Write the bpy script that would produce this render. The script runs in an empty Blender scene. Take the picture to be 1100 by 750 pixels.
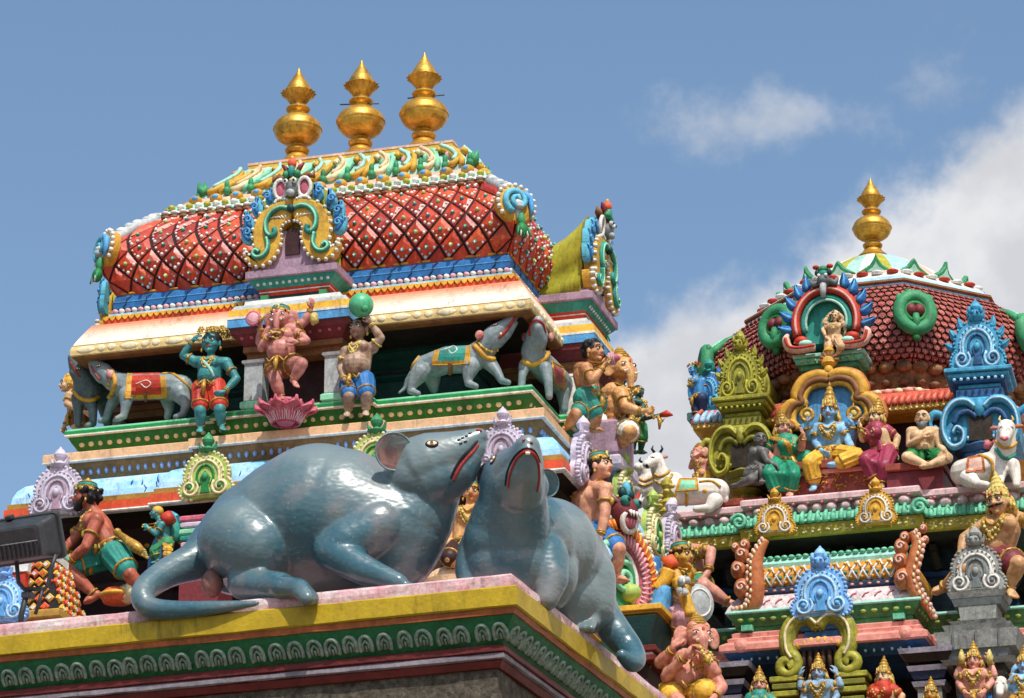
import bpy, math, random
import numpy as np
from mathutils import Vector, Matrix

random.seed(7)
scene = bpy.context.scene
COL = scene.collection
PI = math.pi
def rad(d): return math.radians(d)

# ------------------------------------------------------------------ camera
CAM_A, CAM_E, CAM_F = rad(16.5), rad(19.9), 3900.0
CP = Vector((0, 0, 1.6))
CF = Vector((-math.sin(CAM_A)*math.cos(CAM_E), math.cos(CAM_A)*math.cos(CAM_E), math.sin(CAM_E)))
CR = Vector((math.cos(CAM_A), math.sin(CAM_A), 0))
CU = CR.cross(CF)
def ray(px, py): return CF + CR*((px-550)/CAM_F) + CU*((375-py)/CAM_F)
def at(px, py, Y=None, X=None):
    """the world point seen at a photo pixel on the vertical plane y=Y (or x=X)"""
    r = ray(px, py)
    t = Y/r.y if X is None else X/r.x
    return CP + r*t
def mpp(p):            # metres per photo pixel at a point
    return (Vector(p)-CP).dot(CF)/CAM_F

# ------------------------------------------------------------------ materials
def lin(h):
    if isinstance(h, str):
        h = h.lstrip('#'); c = [int(h[i:i+2], 16)/255 for i in (0, 2, 4)]
    else: c = h
    return tuple((x/12.92 if x <= .04045 else ((x+.055)/1.055)**2.4) for x in c)
MATS = {}
def node(nt, t, **kw):
    n = nt.nodes.new(t)
    for k, v in kw.items(): setattr(n, k, v)
    return n
def paint(name, col, rough=.55, var=.18, dirt=.45, bump=.22, metal=0.0, second=None, nscale=9.0, coat=0.0, streak=True, spec=.3, grime=.6):
    """painted plaster: a base colour that wanders a little, weather stains with shapes of their own, fine bump"""
    if name in MATS: return MATS[name]
    m = bpy.data.materials.new(name); m.use_nodes = True
    nt = m.node_tree; nt.nodes.clear()
    L = nt.links.new
    out = node(nt, 'ShaderNodeOutputMaterial'); b = node(nt, 'ShaderNodeBsdfPrincipled')
    L(b.outputs[0], out.inputs[0])
    geo = node(nt, 'ShaderNodeNewGeometry')
    n1 = node(nt, 'ShaderNodeTexNoise'); n1.inputs['Scale'].default_value = nscale; n1.inputs['Detail'].default_value = 6; n1.inputs['Roughness'].default_value = .65
    L(geo.outputs['Position'], n1.inputs['Vector'])
    c = lin(col); c2 = lin(second) if second else tuple(x*(1-var*1.6) for x in c); c1 = tuple(min(1, x*(1+var*.6)+.01*var) for x in c)
    mix = node(nt, 'ShaderNodeMix', data_type='RGBA')
    rp = node(nt, 'ShaderNodeMapRange'); rp.inputs[1].default_value = .33; rp.inputs[2].default_value = .67
    L(n1.outputs['Fac'], rp.inputs[0]); L(rp.outputs[0], mix.inputs['Factor'])
    mix.inputs['A'].default_value = (*c1, 1); mix.inputs['B'].default_value = (*c2, 1)
    last = mix.outputs['Result']
    nb = node(nt, 'ShaderNodeTexNoise'); nb.inputs['Scale'].default_value = 42; nb.inputs['Detail'].default_value = 5; nb.inputs['Roughness'].default_value = .7
    L(geo.outputs['Position'], nb.inputs['Vector'])
    rb_ = node(nt, 'ShaderNodeMapRange'); rb_.inputs[1].default_value = .3; rb_.inputs[2].default_value = .7; rb_.inputs[3].default_value = 1-var*1.5; rb_.inputs[4].default_value = 1+var*.7
    L(nb.outputs['Fac'], rb_.inputs[0])
    mb_ = node(nt, 'ShaderNodeVectorMath', operation='SCALE'); L(last, mb_.inputs[0]); L(rb_.outputs[0], mb_.inputs['Scale'])
    last = mb_.outputs['Vector']
    if dirt > 0:
        mp = node(nt, 'ShaderNodeMapping'); mp.inputs['Scale'].default_value = (26, 26, 7 if streak else 26)
        L(geo.outputs['Position'], mp.inputs['Vector'])
        n2 = node(nt, 'ShaderNodeTexNoise'); n2.inputs['Scale'].default_value = 1; n2.inputs['Detail'].default_value = 8; n2.inputs['Roughness'].default_value = .7
        L(mp.outputs[0], n2.inputs['Vector'])
        r2 = node(nt, 'ShaderNodeMapRange'); r2.inputs[1].default_value = .54; r2.inputs[2].default_value = .78; r2.inputs[4].default_value = dirt
        L(n2.outputs['Fac'], r2.inputs[0])
        mx = node(nt, 'ShaderNodeMix', data_type='RGBA'); L(r2.outputs[0], mx.inputs['Factor'])
        L(last, mx.inputs['A']); mx.inputs['B'].default_value = (c[0]*.3+.02, c[1]*.3+.018, c[2]*.3+.014, 1)
        last = mx.outputs['Result']
    if grime > 0:   # black mould in vertical runs, gathered in patches
        mp2 = node(nt, 'ShaderNodeMapping'); mp2.inputs['Scale'].default_value = (34, 34, 4.5)
        L(geo.outputs['Position'], mp2.inputs['Vector'])
        g1 = node(nt, 'ShaderNodeTexNoise'); g1.inputs['Detail'].default_value = 7; g1.inputs['Roughness'].default_value = .72; g1.inputs['Scale'].default_value = 1
        L(mp2.outputs[0], g1.inputs['Vector'])
        g2 = node(nt, 'ShaderNodeTexNoise'); g2.inputs['Scale'].default_value = 4.2; g2.inputs['Detail'].default_value = 4
        L(geo.outputs['Position'], g2.inputs['Vector'])
        gm_ = node(nt, 'ShaderNodeMath', operation='ADD'); L(g1.outputs['Fac'], gm_.inputs[0]); L(g2.outputs['Fac'], gm_.inputs[1])
        gr = node(nt, 'ShaderNodeMapRange', interpolation_type='SMOOTHSTEP'); gr.inputs[1].default_value = 1.04; gr.inputs[2].default_value = 1.34; gr.inputs[4].default_value = grime
        L(gm_.outputs[0], gr.inputs[0])
        gx = node(nt, 'ShaderNodeMix', data_type='RGBA'); L(gr.outputs[0], gx.inputs['Factor']); L(last, gx.inputs['A']); gx.inputs['B'].default_value = (c[0]*.12+.018, c[1]*.12+.017, c[2]*.12+.014, 1)
        last = gx.outputs['Result']
    L(last, b.inputs['Base Color'])
    b.inputs['Metallic'].default_value = metal
    b.inputs['Specular IOR Level'].default_value = spec
    if coat:
        b.inputs['Coat Weight'].default_value = coat; b.inputs['Coat Roughness'].default_value = .12
    rr = node(nt, 'ShaderNodeMapRange'); rr.inputs[3].default_value = max(.05, rough-.12); rr.inputs[4].default_value = min(1, rough+.15)
    L(n1.outputs['Fac'], rr.inputs[0]); L(rr.outputs[0], b.inputs['Roughness'])
    if bump > 0:
        n3 = node(nt, 'ShaderNodeTexNoise'); n3.inputs['Scale'].default_value = 55; n3.inputs['Detail'].default_value = 5
        L(geo.outputs['Position'], n3.inputs['Vector'])
        bp = node(nt, 'ShaderNodeBump'); bp.inputs['Strength'].default_value = bump; bp.inputs['Distance'].default_value = .012
        L(n3.outputs['Fac'], bp.inputs['Height']); L(bp.outputs[0], b.inputs['Normal'])
    MATS[name] = m
    return m
PAL = dict(
    purple='#a98a9c', teal='#2f8f80', red='#c33a26', white='#e6e2da', cream='#ead9ab', peach='#eec49a', pinkish='#e9b8a4', green='#3a8f5e', dgreen='#1f7a3a', lgreen='#8ed6ae', mint='#a8d8c4',
    blue='#2c6fae', lblue='#a9d2ec', sky='#5aa2d8', dblue='#284a78', yellow='#eab33c', gold_paint='#cf9a34', orange='#e2603a', brown='#8a5a34', dbrown='#4a3020', maroon='#7a2f34', dmaroon='#3a1c1e',
    grey='#b0b4b4', dgrey='#6e7474', lilac='#cbbfd0', salmon='#e8a596', pink='#e0a8b0', olive='#b3ac3a', dolive='#7d7a2a', black='#16161a', dteal='#12403f', navy='#243a60', terra='#c97b52',
    aqua='#5fb3cc', powder='#8fc0e8', stone='#8f8a80', lime='#a9c060', rpink='#c8687a', ochre='#d8a63c')
def M(n):
    if n in MATS: return MATS[n]
    return paint(n, PAL[n])

# ------------------------------------------------------------------ mesh builder
class MB:
    def __init__(s, Mx=None):
        s.v = []; s.f = []; s.fm = []; s.fs = []; s.mats = []; s.Mx = Mx or Matrix()
    def mi(s, m):
        if isinstance(m, str): m = M(m)
        if m not in s.mats: s.mats.append(m)
        return s.mats.index(m)
    def add(s, vs, fs, mat, smooth=False, T=None):
        o = len(s.v); X = s.Mx @ T if T is not None else s.Mx
        s.v += [tuple(X @ Vector(p)) for p in vs]
        k = s.mi(mat)
        for f in fs:
            s.f.append([i+o for i in f]); s.fm.append(k); s.fs.append(smooth)
        return s
    def box(s, c, sz, mat, T=None, ch=.0):
        x, y, z = [a/2 for a in sz]; cx, cy, cz = c
        if ch <= 0:
            vs = [(cx+i*x, cy+j*y, cz+k*z) for k in (-1, 1) for i, j in ((-1, -1), (1, -1), (1, 1), (-1, 1))]
            fs = [(3, 2, 1, 0), (4, 5, 6, 7)]+[(i, (i+1) % 4, 4+(i+1) % 4, 4+i) for i in range(4)]
            return s.add(vs, fs, mat, False, T)
        vs = []
        for zz, q in ((-z, ch), (-z+ch, 0), (z-ch, 0), (z, ch)):
            for i, j in ((-1, -1), (1, -1), (1, 1), (-1, 1)): vs.append((cx+i*(x-q), cy+j*(y-q), cz+zz))
        fs = [(3, 2, 1, 0), (12, 13, 14, 15)]
        for r in range(3): fs += [(r*4+i, r*4+(i+1) % 4, r*4+4+(i+1) % 4, r*4+4+i) for i in range(4)]
        return s.add(vs, fs, mat, False, T)
    def loft(s, rings, mats, cap=(True, True), smooth=False, T=None, closed=True):
        n = len(rings[0])
        for i in range(len(rings)-1):
            m = mats[i] if isinstance(mats, (list, tuple)) else mats
            q = n if closed else n-1
            s.add(list(rings[i])+list(rings[i+1]), [(a, (a+1) % n, n+(a+1) % n, n+a) for a in range(q)], m, smooth, T)
        m0 = mats[0] if isinstance(mats, (list, tuple)) else mats
        m1 = mats[-1] if isinstance(mats, (list, tuple)) else mats
        if cap[0]: s.add(rings[0], [tuple(range(n))[::-1]], m0, False, T)
        if cap[1]: s.add(rings[-1], [tuple(range(n))], m1, False, T)
        return s
    def tube(s, pts, r, mat, n=8, closed=False, T=None, flat=1.0, up=None, cap=True):
        pts = [Vector(p) for p in pts]; N = len(pts)
        rs = list(r) if isinstance(r, (list, tuple, np.ndarray)) else [r]*N
        vs = []; prev = None
        for i, p in enumerate(pts):
            a = pts[(i-1) % N] if (closed or i > 0) else p; b = pts[(i+1) % N] if (closed or i < N-1) else p
            t = (b-a).normalized() if (b-a).length > 1e-9 else Vector((0, 0, 1))
            if prev is None:
                u = Vector(up) if up else (Vector((0, 0, 1)) if abs(t.z) < .9 else Vector((0, 1, 0)))
            else: u = prev
            x = (u - t*u.dot(t))
            if x.length < 1e-6: x = t.orthogonal()
            x.normalize(); y = t.cross(x); prev = x
            for k in range(n):
                an = 2*PI*k/n
                vs.append(p + x*(math.cos(an)*rs[i]*flat) + y*(math.sin(an)*rs[i]))
        fs = []
        for i in range(N if closed else N-1):
            j = (i+1) % N
            fs += [(i*n+k, i*n+(k+1) % n, j*n+(k+1) % n, j*n+k) for k in range(n)]
        if not closed and cap:
            fs += [tuple(range(n))[::-1], tuple((N-1)*n+k for k in range(n))]
        return s.add(vs, fs, mat, True, T)
    def lathe(s, prof, mat, n=24, c=(0, 0, 0), T=None, smooth=True, lobes=0, amp=0):
        vs = []; N = len(prof)
        for q in prof:
            r, z = q[0], q[1]; am = q[2] if len(q) > 2 else amp
            for k in range(n):
                a = 2*PI*k/n
                rr = r*(1+am*math.cos(lobes*a)) if lobes else r
                vs.append((c[0]+rr*math.cos(a), c[1]+rr*math.sin(a), c[2]+z))
        for i in range(N-1):
            m = mat[i] if isinstance(mat, (list, tuple)) else mat
            s.add([vs[i*n+k] for k in range(n)]+[vs[i*n+n+k] for k in range(n)], [(k, (k+1) % n, n+(k+1) % n, n+k) for k in range(n)], m, smooth, T)
        m0 = mat[0] if isinstance(mat, (list, tuple)) else mat; m1 = mat[-1] if isinstance(mat, (list, tuple)) else mat
        s.add(vs[:n], [tuple(range(n))[::-1]], m0, False, T); s.add(vs[-n:], [tuple(range(n))], m1, False, T)
        return s
    def ell(s, c, r, mat, T=None, n=10, m=7, rot=None):
        if not isinstance(r, (tuple, list, Vector)): r = (r, r, r)
        R = rot or Matrix.Identity(3)
        vs = []; c = Vector(c)
        for j in range(1, m):
            th = PI*j/m
            for k in range(n):
                a = 2*PI*k/n
                vs.append(c + R @ Vector((r[0]*math.sin(th)*math.cos(a), r[1]*math.sin(th)*math.sin(a), r[2]*math.cos(th))))
        vs += [c + R @ Vector((0, 0, r[2])), c - R @ Vector((0, 0, r[2]))]
        t, b = len(vs)-2, len(vs)-1
        fs = [(j*n+(k+1) % n, j*n+k, (j+1)*n+k, (j+1)*n+(k+1) % n) for j in range(m-2) for k in range(n)]
        fs += [(t, k, (k+1) % n) for k in range(n)] + [(b, (m-2)*n+(k+1) % n, (m-2)*n+k) for k in range(n)]
        return s.add(vs, fs, mat, True, T)
    def prism(s, out, y0, y1, mat, T=None, bevel=0.0, mat_side=None):
        """outline in x,z, extruded from y0 (front) to y1 (back); bevel shrinks the front face"""
        n = len(out); cx = sum(p[0] for p in out)/n; cz = sum(p[1] for p in out)/n
        A = 0
        for i in range(n): A += out[i][0]*out[(i+1) % n][1]-out[(i+1) % n][0]*out[i][1]
        if A < 0: out = out[::-1]
        fr = []
        if bevel:
            for i in range(n):
                p0, p1, p2 = Vector(out[i-1]), Vector(out[i]), Vector(out[(i+1) % n])
                t = (p2-p0); t = t.normalized() if t.length > 1e-9 else Vector((1, 0))
                fr.append((p1.x - t.y*bevel, p1.y + t.x*bevel))
        else: fr = out
        vs = [(x, y0, z) for x, z in fr]+[(x, y0+bevel, z) for x, z in out]+[(x, y1, z) for x, z in out]
        s.add(vs, [tuple(range(n))], mat, False, T)
        s.add(vs, [(n+i, n+(i+1) % n, (i+1) % n, i) for i in range(n)]+[(2*n+i, 2*n+(i+1) % n, n+(i+1) % n, n+i) for i in range(n)], mat_side or mat, False, T)
        s.add(vs, [tuple(range(2*n, 3*n))[::-1]], mat_side or mat, False, T)
        return s
    def torus(s, c, axis, R, r, mat, T=None, n=16, k=6, sx=1.0, sy=1.0, xdir=None):
        ax = Vector(axis).normalized(); x = Vector(xdir) if xdir else ax.orthogonal()
        x = (x-ax*x.dot(ax)).normalized(); y = ax.cross(x); c = Vector(c)
        pts = [c + x*(R*sx*math.cos(2*PI*i/n)) + y*(R*sy*math.sin(2*PI*i/n)) for i in range(n)]
        return s.tube(pts, r, mat, n=k, closed=True, T=T, up=tuple(ax))
    def mesh(s, name):
        me = bpy.data.meshes.new(name)
        me.from_pydata(s.v, [], s.f)
        for m in s.mats: me.materials.append(m)
        me.polygons.foreach_set('material_index', s.fm); me.polygons.foreach_set('use_smooth', s.fs)
        me.validate(); me.update()
        return me
    def build(s, name, parent=None):
        return link(name, s.mesh(name), parent)
def link(name, me, parent=None):
    o = bpy.data.objects.new(name, me); COL.objects.link(o)
    if parent is not None: o.parent = parent
    return o
def thing(name, label, cat, loc=(0, 0, 0), rz=0, group=None, scale=1.0):
    o = bpy.data.objects.new(name, None); COL.objects.link(o)
    o.location = loc; o.rotation_euler = (0, 0, rz); o.scale = (scale,)*3
    o['label'] = label; o['category'] = cat
    if group: o['group'] = group
    return o
def tag(o, label, cat, group=None):
    o['label'] = label; o['category'] = cat
    if group: o['group'] = group
    return o
def dup(root, label, loc=None, rz=None):
    r = root.copy(); COL.objects.link(r); r['label'] = label
    if loc is not None: r.location = loc
    if rz is not None: r.rotation_euler = (0, 0, rz)
    for ch in list(root.children):
        c = ch.copy(); COL.objects.link(c); c.parent = r
        for g in ch.children:
            d = g.copy(); COL.objects.link(d); d.parent = c
    return r

# ------------------------------------------------------------------ sculpted (blended) bodies
class Sculpt:
    def __init__(s): s.b = MB()
    def cone(s, a, b, ra, rb=None, n=12):
        """a round cone: two spheres and the hull between them"""
        a, b = Vector(a), Vector(b); rb = ra if rb is None else rb
        d = b-a
        if d.length < 1e-5: return s.ball(a, ra)
        t = d.normalized(); x = t.orthogonal().normalized(); y = t.cross(x)
        sn = max(-.95, min(.95, (ra-rb)/d.length)); base = math.asin(sn)
        prof = []
        K = 4
        for i in range(K+1):
            ph = -PI/2 + (PI/2+base)*i/K; prof.append((a + t*(ra*math.sin(ph)), ra*math.cos(ph)))
        for i in range(K+1):
            ph = base + (PI/2-base)*i/K; prof.append((b + t*(rb*math.sin(ph)), rb*math.cos(ph)))
        vs = [c + x*(r*math.cos(2*PI*k/n)) + y*(r*math.sin(2*PI*k/n)) for c, r in prof[1:-1] for k in range(n)]
        N = len(prof)-2; vs += [prof[0][0], prof[-1][0]]; p0, p1 = len(vs)-2, len(vs)-1
        fs = [(i*n+k, i*n+(k+1) % n, i*n+n+(k+1) % n, i*n+n+k) for i in range(N-1) for k in range(n)]
        fs += [(p0, (k+1) % n, k) for k in range(n)]+[(p1, (N-1)*n+k, (N-1)*n+(k+1) % n) for k in range(n)]
        s.b.add(vs, fs, 'white', True); return s
    def ball(s, c, r, rot=None, n=14, m=9): s.b.ell(c, r, 'white', n=n, m=m, rot=rot); return s
    def chain(s, pts, rs):
        for i in range(len(pts)-1): s.cone(pts[i], pts[i+1], rs[i], rs[i+1])
        return s
    def mesh(s, name, mat, voxel, smooth=3, fac=.5):
        me = s.b.mesh(name); o = bpy.data.objects.new(name, me); COL.objects.link(o)
        r = o.modifiers.new('r', 'REMESH'); r.mode = 'VOXEL'; r.voxel_size = voxel; r.use_smooth_shade = True
        if smooth:
            q = o.modifiers.new('s', 'SMOOTH'); q.factor = fac; q.iterations = smooth
        dg = bpy.context.evaluated_depsgraph_get()
        out = bpy.data.meshes.new_from_object(o.evaluated_get(dg)); out.name = name
        bpy.data.objects.remove(o); bpy.data.meshes.remove(me)
        out.materials.clear(); out.materials.append(M(mat) if isinstance(mat, str) else mat)
        for p in out.polygons: p.use_smooth = True
        return out

def spiral(c, r0, r1, a0, turns, n=22, sgn=1):
    """flat spiral in x,z"""
    return [(c[0]+sgn*(r0+(r1-r0)*i/n)*math.cos(a0+turns*2*PI*i/n), 0, c[1]+(r0+(r1-r0)*i/n)*math.sin(a0+turns*2*PI*i/n)) for i in range(n+1)]
def bez(p0, p1, p2, p3, n=12):
    p0, p1, p2, p3 = map(Vector, (p0, p1, p2, p3)); o = []
    for i in range(n+1):
        t = i/n; o.append(p0*(1-t)**3+p1*(3*t*(1-t)**2)+p2*(3*t*t*(1-t))+p3*t**3)
    return o
def catmull(P, k=6):
    P = [Vector(p) for p in P]; out = []
    for i in range(len(P)-1):
        a = P[max(0, i-1)]; b = P[i]; c = P[i+1]; d = P[min(len(P)-1, i+2)]
        for j in range(k):
            t = j/k
            out.append(.5*((2*b)+(c-a)*t+(2*a-5*b+4*c-d)*t*t+(3*b-a-3*c+d)*t**3))
    out.append(P[-1]); return out
# ------------------------------------------------------------------ camera, sky, sun, ground
cd = bpy.data.cameras.new('camera'); cam = bpy.data.objects.new('camera', cd); COL.objects.link(cam)
cd.sensor_width = 36; cd.lens = CAM_F/1100*36; cd.clip_start = .5; cd.clip_end = 5000
R3 = Matrix((CR, CU, -CF)).transposed()
cam.matrix_world = Matrix.Translation(CP) @ R3.to_4x4()
scene.camera = cam
cd.dof.use_dof = True; cd.dof.focus_distance = 24.0; cd.dof.aperture_fstop = 20

SUN_DIR = Vector((0.30, -0.52, 0.95)).normalized()      # towards the sun
sun_el = math.asin(SUN_DIR.z); sun_az = math.atan2(SUN_DIR.x, SUN_DIR.y)
ld = bpy.data.lights.new('sun', 'SUN'); ld.energy = 4.7; ld.angle = rad(.55); ld.color = (1, .955, .88)
sun = bpy.data.objects.new('sun', ld); COL.objects.link(sun)
sun.rotation_euler = SUN_DIR.to_track_quat('Z', 'Y').to_euler(); sun.location = (0, 0, 40)

w = bpy.data.worlds.new('World'); scene.world = w; w.use_nodes = True
nt = w.node_tree; nt.nodes.clear(); L = nt.links.new
out = node(nt, 'ShaderNodeOutputWorld'); bg = node(nt, 'ShaderNodeBackground'); L(bg.outputs[0], out.inputs[0])
sky = node(nt, 'ShaderNodeTexSky', sky_type='NISHITA'); sky.sun_disc = False; sky.sun_elevation = sun_el; sky.sun_rotation = sun_az
sky.air_density = 1.0; sky.dust_density = 2.2; sky.ozone_density = 1.0
tc = node(nt, 'ShaderNodeTexCoord')
def dotn(vec):
    d = node(nt, 'ShaderNodeVectorMath', operation='DOT_PRODUCT'); L(tc.outputs['Generated'], d.inputs[0]); d.inputs[1].default_value = vec; return d.outputs['Value']
def mth(op, a, b=None, clamp=False):
    d = node(nt, 'ShaderNodeMath', operation=op); d.use_clamp = clamp
    for i, q in enumerate((a, b)):
        if q is None: continue
        if isinstance(q, (int, float)): d.inputs[i].default_value = q
        else: L(q, d.inputs[i])
    return d.outputs[0]
def noise(scale, detail=7, rough=.58, off=(0, 0, 0), stretch=(1, 1, 1)):
    mp = node(nt, 'ShaderNodeMapping'); mp.inputs['Location'].default_value = off; mp.inputs['Scale'].default_value = stretch
    L(tc.outputs['Generated'], mp.inputs['Vector'])
    n = node(nt, 'ShaderNodeTexNoise'); n.inputs['Scale'].default_value = scale; n.inputs['Detail'].default_value = detail; n.inputs['Roughness'].default_value = rough
    L(mp.outputs[0], n.inputs['Vector']); return n.outputs['Fac']
def sstep(x, a, b):
    r = node(nt, 'ShaderNodeMapRange', interpolation_type='SMOOTHSTEP'); L(x, r.inputs[0]); r.inputs[1].default_value = a; r.inputs[2].default_value = b; return r.outputs[0]
# one bank of cumulus that fills the sky towards the north-north-east, and a thin wisp above it
bank = mth('MAXIMUM', mth('SUBTRACT', dotn(CR*.400-CU*.917), .00475), mth('SUBTRACT', dotn(CR*.677-CU*.737), .04065))
bank = mth('ADD', bank, mth('MULTIPLY', mth('SUBTRACT', noise(22, 7, .54, (1.3, .2, .6)), .5), .034))
bank = mth('ADD', bank, mth('MULTIPLY', mth('SUBTRACT', noise(75, 8, .58, (3, 1, 2)), .5), .020))
m1 = sstep(bank, -.004, .012)
wd = node(nt, 'ShaderNodeVectorMath', operation='DISTANCE'); L(tc.outputs['Generated'], wd.inputs[0]); wd.inputs[1].default_value = ray(800, 128).normalized()
def off_(c, v, k):
    q = mth('MULTIPLY', mth('SUBTRACT', dotn(v), Vector(c).dot(Vector(v))), k); return mth('MULTIPLY', q, q)
wc = ray(812, 130).normalized()
wdist = mth('SQRT', mth('ADD', off_(wc, CR, .62), off_(wc, CU, 1.9)))
wisp = mth('SUBTRACT', mth('MULTIPLY', noise(52, 8, .6, (.3, .1, .7)), .052), wdist)
wisp = mth('MULTIPLY', sstep(wisp, .002, .026), .50)
wd2 = node(nt, 'ShaderNodeVectorMath', operation='DISTANCE'); L(tc.outputs['Generated'], wd2.inputs[0]); wd2.inputs[1].default_value = ray(1000, 82).normalized()
wisp2 = mth('SUBTRACT', mth('MULTIPLY', noise(80, 8, .62, (.8, .1, .2)), .040), mth('MULTIPLY', wd2.outputs['Value'], .9))
wisp = mth('MAXIMUM', wisp, mth('MULTIPLY', sstep(wisp2, .008, .028), .3))
cm = mth('MAXIMUM', mth('MULTIPLY', m1, .93), wisp)
shade = sstep(noise(34, 7, .55, (5, 2, 9)), .36, .64)
cc = node(nt, 'ShaderNodeMix', data_type='RGBA'); L(shade, cc.inputs['Factor'])
cc.inputs['A'].default_value = (6.5, 6.55, 6.8, 1); cc.inputs['B'].default_value = (8.2, 8.15, 8.2, 1)
skm = node(nt, 'ShaderNodeMix', data_type='RGBA', blend_type='MULTIPLY'); skm.inputs['Factor'].default_value = 1
L(sky.outputs[0], skm.inputs['A']); skm.inputs['B'].default_value = (1.36, 1.50, 1.52, 1)
mx = node(nt, 'ShaderNodeMix', data_type='RGBA'); L(cm, mx.inputs['Factor']); L(skm.outputs['Result'], mx.inputs['A']); L(cc.outputs['Result'], mx.inputs['B'])
L(mx.outputs['Result'], bg.inputs['Color']); bg.inputs['Strength'].default_value = .105
vs = scene.view_settings; vs.view_transform = 'Standard'; vs.look = 'None'; vs.exposure = 0.0; vs.gamma = 1; vs.use_curve_mapping = False
try: scene.cycles.use_denoising = True
except Exception: pass
scene.cycles.max_bounces = 6

g = MB(); g.add([(-3000, -3000, 0), (3000, -3000, 0), (3000, 3000, 0), (-3000, 3000, 0)], [(0, 1, 2, 3)], paint('paving', '#7f7362', .85, .2, .4))
go = g.build('ground'); go['kind'] = 'structure'
# ------------------------------------------------------------------ front platform
P0 = at(551, 618, Y=13.4)
PR = Matrix.Rotation(rad(-3), 4, 'Z')
PMX = Matrix.Translation(P0) @ PR
PMI = PMX.inverted()
def rp(px, py, v):
    """platform coordinates (u right, v back, w up from the slab) of a photo pixel on the vertical plane v"""
    o = PMI @ CP; d = PMI.to_3x3() @ ray(px, py)
    return o + d*((v-o.y)/d.y)
def tier_ring(hx0, hx1, hy0, hy1, z): return [(hx0, hy0, z), (hx1, hy0, z), (hx1, hy1, z), (hx0, hy1, z)]
pl = thing('rat_platform', 'long painted platform with yellow edge and green petal frieze under the two big rats', 'platform', P0, rad(-3))
paint('slab_pink', '#c4848d', .65, .25, .8, .3, second='#dccac6', nscale=7, grime=.7); paint('ledge_yellow', '#b89a1c', .5, .12, .4, .2, second='#a38618', nscale=5)
paint('band_green', '#1f6a3f', .5, .2, .35); paint('petal_grey', '#8f9a90', .7, .3, .6, .3, second='#6f8672', nscale=40); paint('mould_red', '#6b2320', .5, .2, .3); paint('mould_grey', '#8a7f86', .6, .2, .4)
paint('wall_stone', '#5d5347', .9, .45, .5, .5, second='#3e372e', nscale=22); paint('band_orange', '#a85a2c', .55, .2, .4)
UL, VB = -9.0, 7.0
US = [UL]+list(np.arange(-4.5, -.02, .11)); VS = list(np.arange(.11, 5.6, .11))+[VB]
def pring(e, z):
    # hand-laid plaster: the long edges waver by a few millimetres
    j = lambda k: random.uniform(-k, k)
    return [(UL, -e, z)]+[(u, -e+j(.0022), z+j(.002)) for u in US[1:]]+[(e, -e, z)]+[(e+j(.0022), v, z+j(.002)) for v in VS[:-1]]+[(e, VB, z), (UL, VB, z)]
def pband(name, prof, mat):
    b = MB(); b.loft([pring(e, z) for e, z in prof][::-1], mat, cap=(True, True)); return b.build(name, pl)
pband('top_slab', [(-.012, .012), (0, .002), (.002, -.02), (.0, -.045)], 'slab_pink')
pband('yellow_ledge', [(.016, -.046), (.024, -.052), (.024, -.128), (.016, -.133)], 'ledge_yellow')
pband('orange_band', [(.012, -.134), (.008, -.158)], 'band_orange')
cove = [(.002, -.159), (-.012, -.18), (-.032, -.208), (-.058, -.238), (-.075, -.262)]
gb = pband('green_frieze', cove, 'band_green')
b = MB()
def petal_T(cx, cy, rz):
    # a frame on the slope of the cove: x along the ledge, y out of it, z up it
    up = Vector((0, -(.060), .085)).normalized() if True else None
    return Matrix.Translation((cx, cy, 0)) @ Matrix.Rotation(rz, 4, 'Z')
arch = [(-.026, -.032), (-.029, -.01), (-.024, .012), (-.010, .026), (.010, .026), (.024, .012), (.029, -.01), (.026, -.032)]
def put_petal(T):
    j = random.uniform(.9, 1.1)
    def s(x, z):  # cove surface: z in [-.05,.05] -> outward position
        t = (z+.05)/.10; return (x, -(-.072+.068*t)-.004, -.215+z*.92)
    b.tube([s(x*j, z) for x, z in catmull([(a, c, 0) for a, c in arch], 3) and [(p.x, p.y) for p in catmull([(a, c, 0) for a, c in arch], 3)]], .0085, 'petal_grey', n=6, T=T)
    b.tube([s(-.014, -.028), s(-.013, -.002), s(0, .010), s(.013, -.002), s(.014, -.028)], .0065, 'petal_grey', n=6, T=T)
    b.tube([s(0, -.03), s(0, -.008)], .005, 'petal_grey', n=6, T=T)
u = -.07
while u > -4.2:
    put_petal(Matrix.Translation((u, 0, random.uniform(-.003, .003))) @ Matrix.Rotation(random.uniform(-.05, .05), 4, 'Y')); u -= .0815*random.uniform(.95, 1.05)
v = .10
while v < 5.2:
    put_petal(Matrix.Translation((0, v, 0)) @ Matrix.Rotation(PI/2, 4, 'Z')); v += .0815
b.build('petals', gb)
pband('red_moulding', [(-.060, -.263), (-.055, -.270), (-.055, -.290), (-.07, -.294)], 'mould_red')
pband('grey_moulding', [(-.066, -.2945), (-.060, -.300), (-.060, -.316), (-.07, -.320)], 'mould_grey')
pband('lower_moulding', [(-.074, -.3205), (-.070, -.326), (-.084, -.352)], 'mould_red')
pband('wall', [(-.10, -.353), (-.10, -P0.z-.3)], 'wall_stone')

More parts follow.
